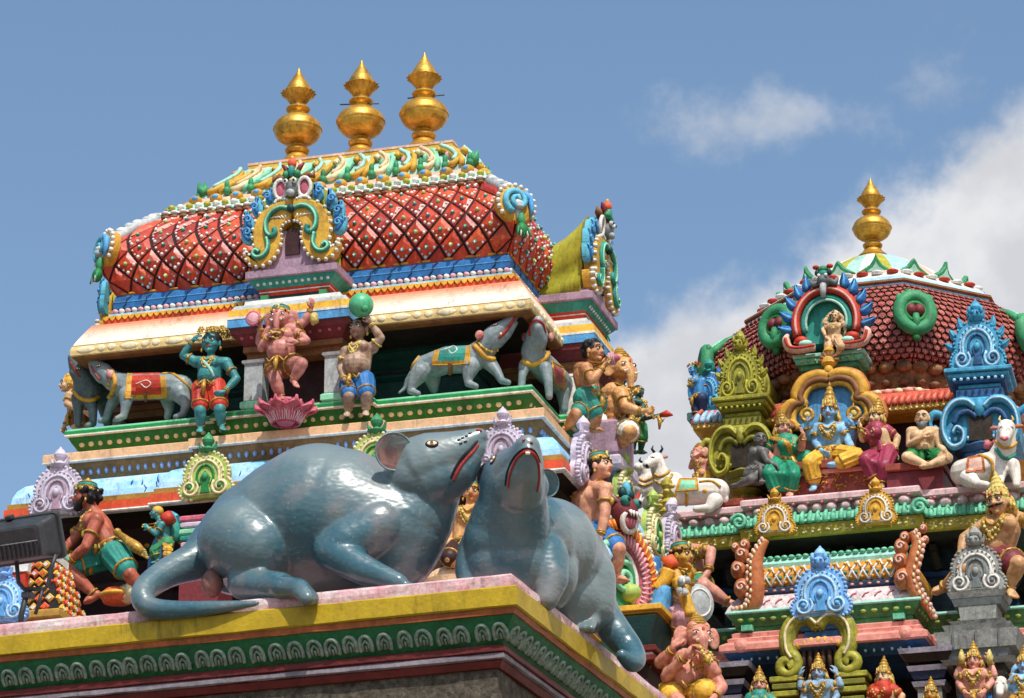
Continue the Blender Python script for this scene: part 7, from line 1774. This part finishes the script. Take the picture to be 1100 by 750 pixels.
# bulls
def mk_bull(label, Y, origin, chains): 
    a = Animal('bull_statue', label, 'bull statue', Y, origin, 'white bulls on the far tower')
    for c in chains: a.chain(*c)
    return a.body('bull_white', .95, 3)
def horns(a, c, sp=3.2, h=8, mat='black'):
    def f(b):
        m = mpp(a.base)
        for sg in (1, -1): p = a.W((c[0]+sg*sp, c[1], c[2])); b.tube([p, p+Vector((sg*.02, 0, h*.5*m)), p+Vector((sg*.008, 0, h*m))], [1.7*m, 1.4*m, .4*m], mat, n=7)
    a.part('horns', f)
a = mk_bull('white lying bull statue in profile with gold collar and teal saddle cloth', 27.85, (745, 546), [[(770, 528, .02, 14), (748, 528, 0, 15), (724, 529, 0, 15), (714, 520, -.02, 13)], [(714, 520, -.02, 12), (708, 505, -.05, 9), (705, 494, -.08, 8)], [(705, 494, -.08, 8), (700, 496, -.14, 6.5), (695, 499, -.17, 5)], [(725, 516, 0, 9)],
    [(722, 540, -.12, 6), (710, 545, -.16, 4.5), (700, 545, -.17, 4)], [(768, 538, -.12, 9), (762, 546, -.16, 5), (748, 547, -.17, 4)], [(775, 524, .02, 6), (779, 536, .02, 4)]])
horns(a, (706, 486, -.06)); a.eye(701, 491, 1.8, -CR); a.stroke('collar', [(702, 508), (708, 512), (716, 509), (720, 503)], 1.6, 'gold_paint'); a.stroke('neck_chain', [(702, 514), (709, 520), (718, 516), (722, 510)], 1.6, 'jewel', beads=('jewel_pale', 1.7)); a.patch('saddle_cloth', [(730, 515), (749, 515), (750, 526), (726, 528)], 'lgreen', 'gold_paint'); a.stroke('girth', [(738, 529), (738, 536), (737, 544)], 1.8, 'gold_paint'); a.stroke('rump_strap', [(751, 518), (764, 517), (774, 523)], 1.5, 'gold_paint'); a.stroke('nose', [(694, 499), (696, 502)], 1.6, 'black')
for px, py in ((757, 528), (724, 532)): a.stroke('rosette', [(px-1.5, py), (px, py-1.5), (px+1.5, py), (px, py+1.5)], 1.5, 'gold_paint')
a.blob('ear', (714, 491, -.05), (4, 1.8, 2), 'ear_pink')
a = mk_bull('white bull statue half hidden behind the lime crests of the near tower', 28.05, (690, 546), [[(672, 530, .1, 12), (690, 526, 0, 13), (694, 516, 0, 10)], [(694, 514, 0, 8), (690, 504, -.04, 6.5), (685, 502, -.08, 5)], [(694, 538, -.1, 5), (684, 544, -.12, 4)]])
a.stroke('collar', [(686, 514), (692, 517), (700, 513)], 1.5, 'gold_paint'); a.stroke('neck_chain', [(685, 519), (692, 522), (701, 518)], 1.5, 'jewel'); horns(a, (692, 497, -.03), 2.6, 6)
a = mk_bull('white bull statue facing outwards at the right edge under the aqua kiosk', 27.72, (1055, 520), [[(1035, 508, .1, 15), (1052, 505, 0, 17), (1070, 500, 0, 16)], [(1072, 498, 0, 15), (1080, 480, -.04, 12), (1081, 464, -.08, 10)], [(1081, 460, -.08, 10), (1080, 468, -.2, 6.5), (1079, 471, -.24, 5.5)], [(1074, 505, -.08, 8), (1074, 516, -.12, 5), (1073, 521, -.16, 4)], [(1088, 500, -.04, 8), (1092, 515, -.08, 5), (1092, 521, -.1, 4)], [(1040, 514, -.1, 10), (1050, 520, -.16, 5), (1060, 521, -.18, 4)]])
horns(a, (1081, 454, -.06), 5, 8, 'jewel_pale'); a.eye(1075, 459, 1.8, CR); a.eye(1087, 459, 1.8, CR); a.stroke('nose', [(1076, 470), (1079, 472), (1082, 470)], 2.0, 'rpink'); a.stroke('collar', [(1070, 474), (1078, 481), (1088, 479), (1093, 472)], 1.8, 'gold_paint'); a.stroke('neck_chain', [(1070, 482), (1078, 492), (1088, 490), (1094, 480)], 2.2, 'teal', beads=('jewel', 2)); a.stroke('girth', [(1052, 489), (1064, 494), (1067, 505), (1064, 516)], 2.0, 'gold_paint'); a.patch('saddle_cloth', [(1040, 492), (1056, 489), (1058, 506), (1038, 508)], 'pinkish', 'terra_paint')
a.blob('ear', (1094, 458, -.04), (6, 2, 2.6), 'terra_paint'); a.blob('ear', (1068, 460, -.04), (5, 2, 2.6), 'ear_pink')
figure('rider_statue', 'small pink statue in gold crown perched behind the head of the right bull', 'statue', 27.95, dict(head=(1068, 447), neck=(1067, 454), chest=(1066, 461), pel=(1066, 473), shn=(1060, 457), eln=(1054, 463), wrn=(1055, 452), hdn=(1055, 446), shp=(1073, 457), knn=(1060, 478, -.1), ann=(1060, 486), knp=(1072, 478, -.1), anp=(1072, 486)), 76, 'skin_pink', yaw=-15, hair='long', crown='tall', dress='loincloth', dress_mat='rpink', cover=1, vox=.008)
# guardians on the eave
t, q = figure('guardian_statue', 'bare chested guardian statue with black moustache and red shorts seated on the far tower', 'statue', 27.45,
    dict(head=(1073, 541, -.05), neck=(1076, 555), chest=(1076, 570), pel=(1068, 601, .06), shn=(1062, 562), shp=(1094, 558), eln=(1036, 578, .0), wrn=(1032, 600, -.08), hdn=(1037, 607, -.12), elp=(1108, 560), wrp=(1116, 540), hdp=(1116, 528), hpn=(1060, 602), hpp=(1077, 602), knn=(1036, 612, -.16), ann=(1013, 632, -.02), ftn=(1001, 637, -.04), knp=(1094, 606, -.18), anp=(1083, 632, -.1), ftp=(1090, 642, -.16)),
    196, 'skin_guard', yaw=-16, crown='tall', crown_mat='jewel_pale', hair='long', hair_mat='jewel_pale', moustache=True, dress='loincloth', dress_mat='maroon', cover=.6, belly=.3, roll=-8)
t, q = figure('guardian_statue', 'pink guardian statue in shadow whose bent leg reaches the left lion bracket', 'statue', 27.6,
    dict(head=(731, 584, .25), neck=(735, 592, .12), chest=(737, 600, .08), pel=(738, 626, .06), shp=(747, 592, 0), elp=(764, 592, -.05), wrp=(761, 614, -.1), hdp=(755, 624, -.12), shn=(722, 592, .1), knp=(757, 630, -.14), anp=(783, 648, -.04), ftp=(795, 652, -.05), knn=(728, 640), ann=(726, 664)), 178, 'skin_pink', yaw=20, hs=.8, hair='cap', dress='loincloth', dress_mat='green', cover=.5)
# left corner
figure('elephant_headed_statue', 'tiny pink elephant headed statue in yellow dress at the foot of the olive pillar', 'statue', 28.15, dict(head=(750, 487), neck=(752, 494), chest=(753, 500), pel=(755, 511), shn=(746, 497), shp=(760, 497), elp=(764, 504), wrp=(758, 506, -.05), eln=(742, 502), wrn=(744, 494, -.05), knn=(751, 520, -.03), ann=(750, 531), knp=(758, 520, -.03), anp=(758, 531)), 76, 'skin_pink', yaw=-20, fat=1.2, hs=1.3, head='elephant', crown='rings', dress='loincloth', dress_mat='yellow', cover=1.8, vox=.008)
figure('attendant_statue', 'small sky blue statue with red and green headdress at left corner of the far dome', 'statue', 28.75, dict(head=(745, 398), neck=(747, 405), chest=(749, 413), pel=(751, 428), shn=(743, 409), shp=(755, 409), eln=(741, 420), wrn=(742, 430), elp=(757, 420), wrp=(754, 428), knn=(748, 440), ann=(748, 450), knp=(754, 440), anp=(754, 450)), 80, paint('skin_sky', '#4a94cf', .45, .2, .3), yaw=-45, crown='flowers', crown_mat='red', hair='cap', hair_mat='green', dress='loincloth', dress_mat='navy', cover=1.4, vox=.008)
# lowest row
t, q = figure('deity_statue', 'blue grey four armed deity statue in gold crown inside the olive arch at bottom edge', 'statue', 27.12, dict(head=(879, 724), neck=(880, 733), chest=(881, 741), pel=(881, 760, .03), shn=(869, 736), shp=(892, 735), eln=(863, 750), wrn=(870, 760, -.06), elp=(899, 748), wrp=(893, 758, -.06), knn=(868, 772, -.1), ann=(868, 790), knp=(894, 772, -.1), anp=(894, 790)), 124, 'skin_bluegrey', crown='tall', hair='long', hair_mat='jewel', dress='loincloth', dress_mat='yellow', cover=1.5, arms=[('n', (860, 738), (860, 728), (860, 720)), ('p', (903, 736), (899, 725), (897, 717))], vox=.0065)
for lb, x, y, H, sk, top, dr, yw in (('gold crowned lady statue in teal sari beside the left lilac pillar at bottom edge', 816, 737, 118, 'skin_pink', 'teal', 'yellow', 10), ('gold crowned lady statue in red blouse with teal sleeves at bottom edge', 949, 728, 126, 'skin_pale', 'red', 'teal', -12), ('statue at bottom edge of which mainly the gold crown shows', 1000, 747, 110, 'skin_yellow', 'yellow', 'yellow', 0)):
    t, q = figure('lady_statue', lb, 'statue', 27.15, dict(head=(x, y), neck=(x, y+9), chest=(x, y+18), pel=(x, y+36, .03), shn=(x-10, y+13), shp=(x+10, y+13), eln=(x-15, y+24), wrn=(x-9, y+30, -.08), elp=(x+20, y+20), wrp=(x+16, y+34, -.02), knn=(x-7, y+50, -.03), ann=(x-7, y+66), knp=(x+7, y+50, -.03), anp=(x+7, y+66)), H, sk, yaw=yw, female=True, crown='tall', hair='long', hair_mat='jewel_pale', dress='sari', dress_mat=dr, cover=1.85, top_mat=top, vox=.0068)
t, q = figure('deity_statue', 'pink four armed deity statue in blue dress in front of the grey pedestal', 'statue', 27.0, dict(head=(1046, 711), neck=(1047, 720), chest=(1047, 729), pel=(1048, 748, .03), shn=(1036, 724), shp=(1059, 723), eln=(1030, 734), wrn=(1036, 743, -.08), elp=(1065, 733), wrp=(1058, 742, -.08), knn=(1040, 764, -.03), ann=(1040, 782), knp=(1056, 764, -.03), anp=(1056, 782)), 124, 'skin_pink', crown='tall', hair='long', hair_mat='jewel', dress='loincloth', dress_mat='blue', cover=1.8, arms=[('n', (1028, 726), (1032, 714), (1033, 706)), ('p', (1068, 725), (1064, 712), (1063, 704))], vox=.0062)
for px in (1033, 1063):
    def f(b): c = at(px, 706, 26.95); b.tube([c+Vector((0, 0, -.05)), c, c+Vector((0, 0, .06))], [.02, .03, .008], 'jewel_pale', n=8)
    gadd(t, 'held_emblem', f, q['base'])
a = Animal('bull_statue', 'small white bull head beside the pink four armed deity at bottom edge', 'bull statue', 27.05, (1076, 752), 'white bulls on the far tower')
a.chain((1076, 750, .15, 13), (1075, 740, .0, 9)).chain((1075, 733, 0, 7), (1074, 742, -.1, 4.5), (1074, 745, -.12, 4)).body('bull_white', .8, 2); horns(a, (1075, 727, 0), 4, 6); a.blob('ear', (1085, 735, 0), (4.5, 1.6, 2), 'bull_white'); a.blob('ear', (1066, 735, 0), (4.5, 1.6, 2), 'bull_white'); a.eye(1071, 734, 1.3); a.eye(1078, 734, 1.3)
figure('deity_statue', 'powder blue statue raising a gold emblem at the bottom right corner', 'statue', 27.05, dict(head=(1100, 716), neck=(1100, 725), chest=(1100, 734), pel=(1100, 752), shn=(1090, 729), eln=(1085, 738), wrn=(1088, 724), hdn=(1089, 715), shp=(1111, 729), knn=(1093, 768), ann=(1093, 786), knp=(1108, 768), anp=(1108, 786)), 124, 'skin_blue', crown='tall', hair='long', hair_mat='jewel', dress='loincloth', dress_mat='gold_paint', cover=1.6, vox=.007)
# ------------------------------------------------------------------ floodlight and shrine roof at the left edge
Yf = 14.7
fl = thing('floodlight', 'black rectangular floodlight on a bracket at the left edge in front of the kneeling guardian', 'floodlight', at(36, 664, Yf))
paint('lamp_black', '#26282a', .5, .2, .35, .15, second='#34373a', spec=.4); paint('lamp_worn', '#8a8f90', .6, .3, .4)
fb = fl.location.copy(); m_ = mpp(fb)
c = at(20, 581, Yf)-fb
T = Matrix.Translation(c) @ Matrix.Rotation(rad(2), 4, 'Z') @ Matrix.Rotation(rad(-4), 4, 'Y') @ Matrix.Rotation(rad(24), 4, 'X')
def rr(w, h, y, r=.02):
    o = []
    for sx, sz, a0 in ((1, 1, 0), (-1, 1, PI/2), (-1, -1, PI), (1, -1, 1.5*PI)):
        for k in range(4): a = a0+k*PI/6; o.append((sx*(w-r)+r*math.cos(a), y, sz*(h-r)+r*math.sin(a)))
    return o
b = MB(); W_, H_ = .205, .105
b.loft([rr(W_*.66, H_*.60, -.135), rr(W_*.74, H_*.70, -.13), rr(W_*.80, H_*.78, -.08), rr(W_*.93, H_*.90, -.03), rr(W_*.96, H_*.94, .0)], 'lamp_black', T=T)
for k in range(15): x = (k-7)*.022; b.box((x, -.115, -.035), (.007, .06, .07), 'lamp_black', T=T)
b.tube([(-.15, -.136, .0), (.05, -.137, .0), (.14, -.136, .0)], .003, 'lamp_worn', n=5, T=T)
b.build('housing', fl)
b = MB(); b.loft([rr(W_, H_, .0), rr(W_*1.03, H_*1.05, .005), rr(W_*1.03, H_*1.05, .03), rr(W_, H_, .035)], 'lamp_black', T=T); b.box((-.02, -.01, H_*1.08), (.03, .05, .022), 'lamp_black', T=T, ch=.005); b.build('front_frame', fl)
glass = bpy.data.materials.new('lamp_glass'); glass.use_nodes = True; gb_ = glass.node_tree.nodes['Principled BSDF']; gb_.inputs['Base Color'].default_value = (.25, .28, .3, 1); gb_.inputs['Roughness'].default_value = .05; gb_.inputs['Metallic'].default_value = .6
b = MB(); b.loft([rr(W_*.92, H_*.9, .036), rr(W_*.92, H_*.9, .040)], glass, T=T); b.build('glass', fl)
b = MB()
def lp(x, y, d=0): return at(x, y, Yf+d)-fb
b.tube([lp(60, 596), lp(55, 610), lp(52, 628), lp(48, 633), lp(26, 633), lp(20, 626), lp(18, 606), lp(18, 590)], .011, 'lamp_black', n=8)
b.build('bracket', fl)
b = MB(); b.tube([lp(30, 633), lp(23, 660), lp(22, 672)], .014, 'lamp_black', n=8); b.tube([lp(46, 633), lp(38, 660)], .009, 'lamp_black', n=8); b.box(lp(30, 640), (.05, .04, .03), 'lamp_black', ch=.005); b.build('stand', fl)
# the small orange shrine roof behind it
sc_ = at(36, 650, 21.5); sh = thing('shrine_roof', 'low orange scaled shrine roof with white lozenges behind the floodlight bracket', 'shrine', sc_)
b = MB(); prof = [(.26, -.6), (.26, -.12), (.23, .0), (.20, .12), (.17, .22), (.13, .30)]
for r, z in prof[:1]: pass
b.loft([[(-r*1.1, -r, z), (r*1.1, -r, z), (r*1.1, r, z), (-r*1.1, r, z)] for r, z in prof], 'black')
for j in range(6):
    for i in range(-1, 8):
        t_ = j/6; z = -.10+t_*.38; r = np.interp(z, [q[1] for q in prof], [q[0] for q in prof]); x = (i+.5*(j % 2))/7*2*r*1.1-r*1.1
        if abs(x) > r*1.05: continue
        for sx, X_, Y_, rz in ((1, x, -r-.006, 0), (1, r*1.1+.006, x*.9, PI/2)):
            b.prism([(-.036, 0), (0, -.033), (.036, 0), (0, .033)], -.012, .01, 'ochre' if (i+j) % 3 else 'orange', T=TR(X_, Y_, z, rz), bevel=.006); b.prism([(-.018, 0), (0, -.016), (.018, 0), (0, .016)], -.018, -.010, 'white' if (i+j) % 2 else 'orange', T=TR(X_, Y_, z, rz))
b.box((.0, -.28, .05), (.14, .06, .2), 'red', ch=.01); b.prism([(-.09, 0), (.09, 0), (.1, .08), (0, .17), (-.1, .08)], -.32, -.27, 'white', T=TR(.0, 0, .14))
b.build('scaled_roof', sh)
b = MB(); b.box((0, -.02, -.16), (.66, .6, .06), 'edge_gold', ch=.01); b.box((0, -.02, -.4), (.56, .5, .42), 'maroon'); b.build('shrine_body', sh)
b = MB(); crest(b, Matrix(), .36, main='crest_blue', line='lblue', core='sky'); o = b.build('crest_ornament', None); o.location = at(2, 668, 21.0); tag(o, 'sky blue scroll crest at the left edge below the floodlight', 'crest')
b = MB()
for k, (m2, h_) in enumerate((('mint', .05), ('white', .07), ('lblue', .05), ('white', .06))): b.box((0, 0, .05-.062*k), (.9, .6, h_), m2, ch=.01)
b.box((0, 0, -.8), (.8, .5, 1.2), 'stone'); o = b.build('shrine_ledge', None); o.location = at(-8, 600, 22.4); tag(o, 'small mint and white banded shrine ledge behind the floodlight', 'ledge')
b = MB(); b.box((0, 0, 0), (.14, .2, .6), 'lilac_grey', ch=.02); o = b.build('grey_post', None); o.location = at(70, 650, 23.75); tag(o, 'plain grey lilac post under the knee of the kneeling guardian', 'post')
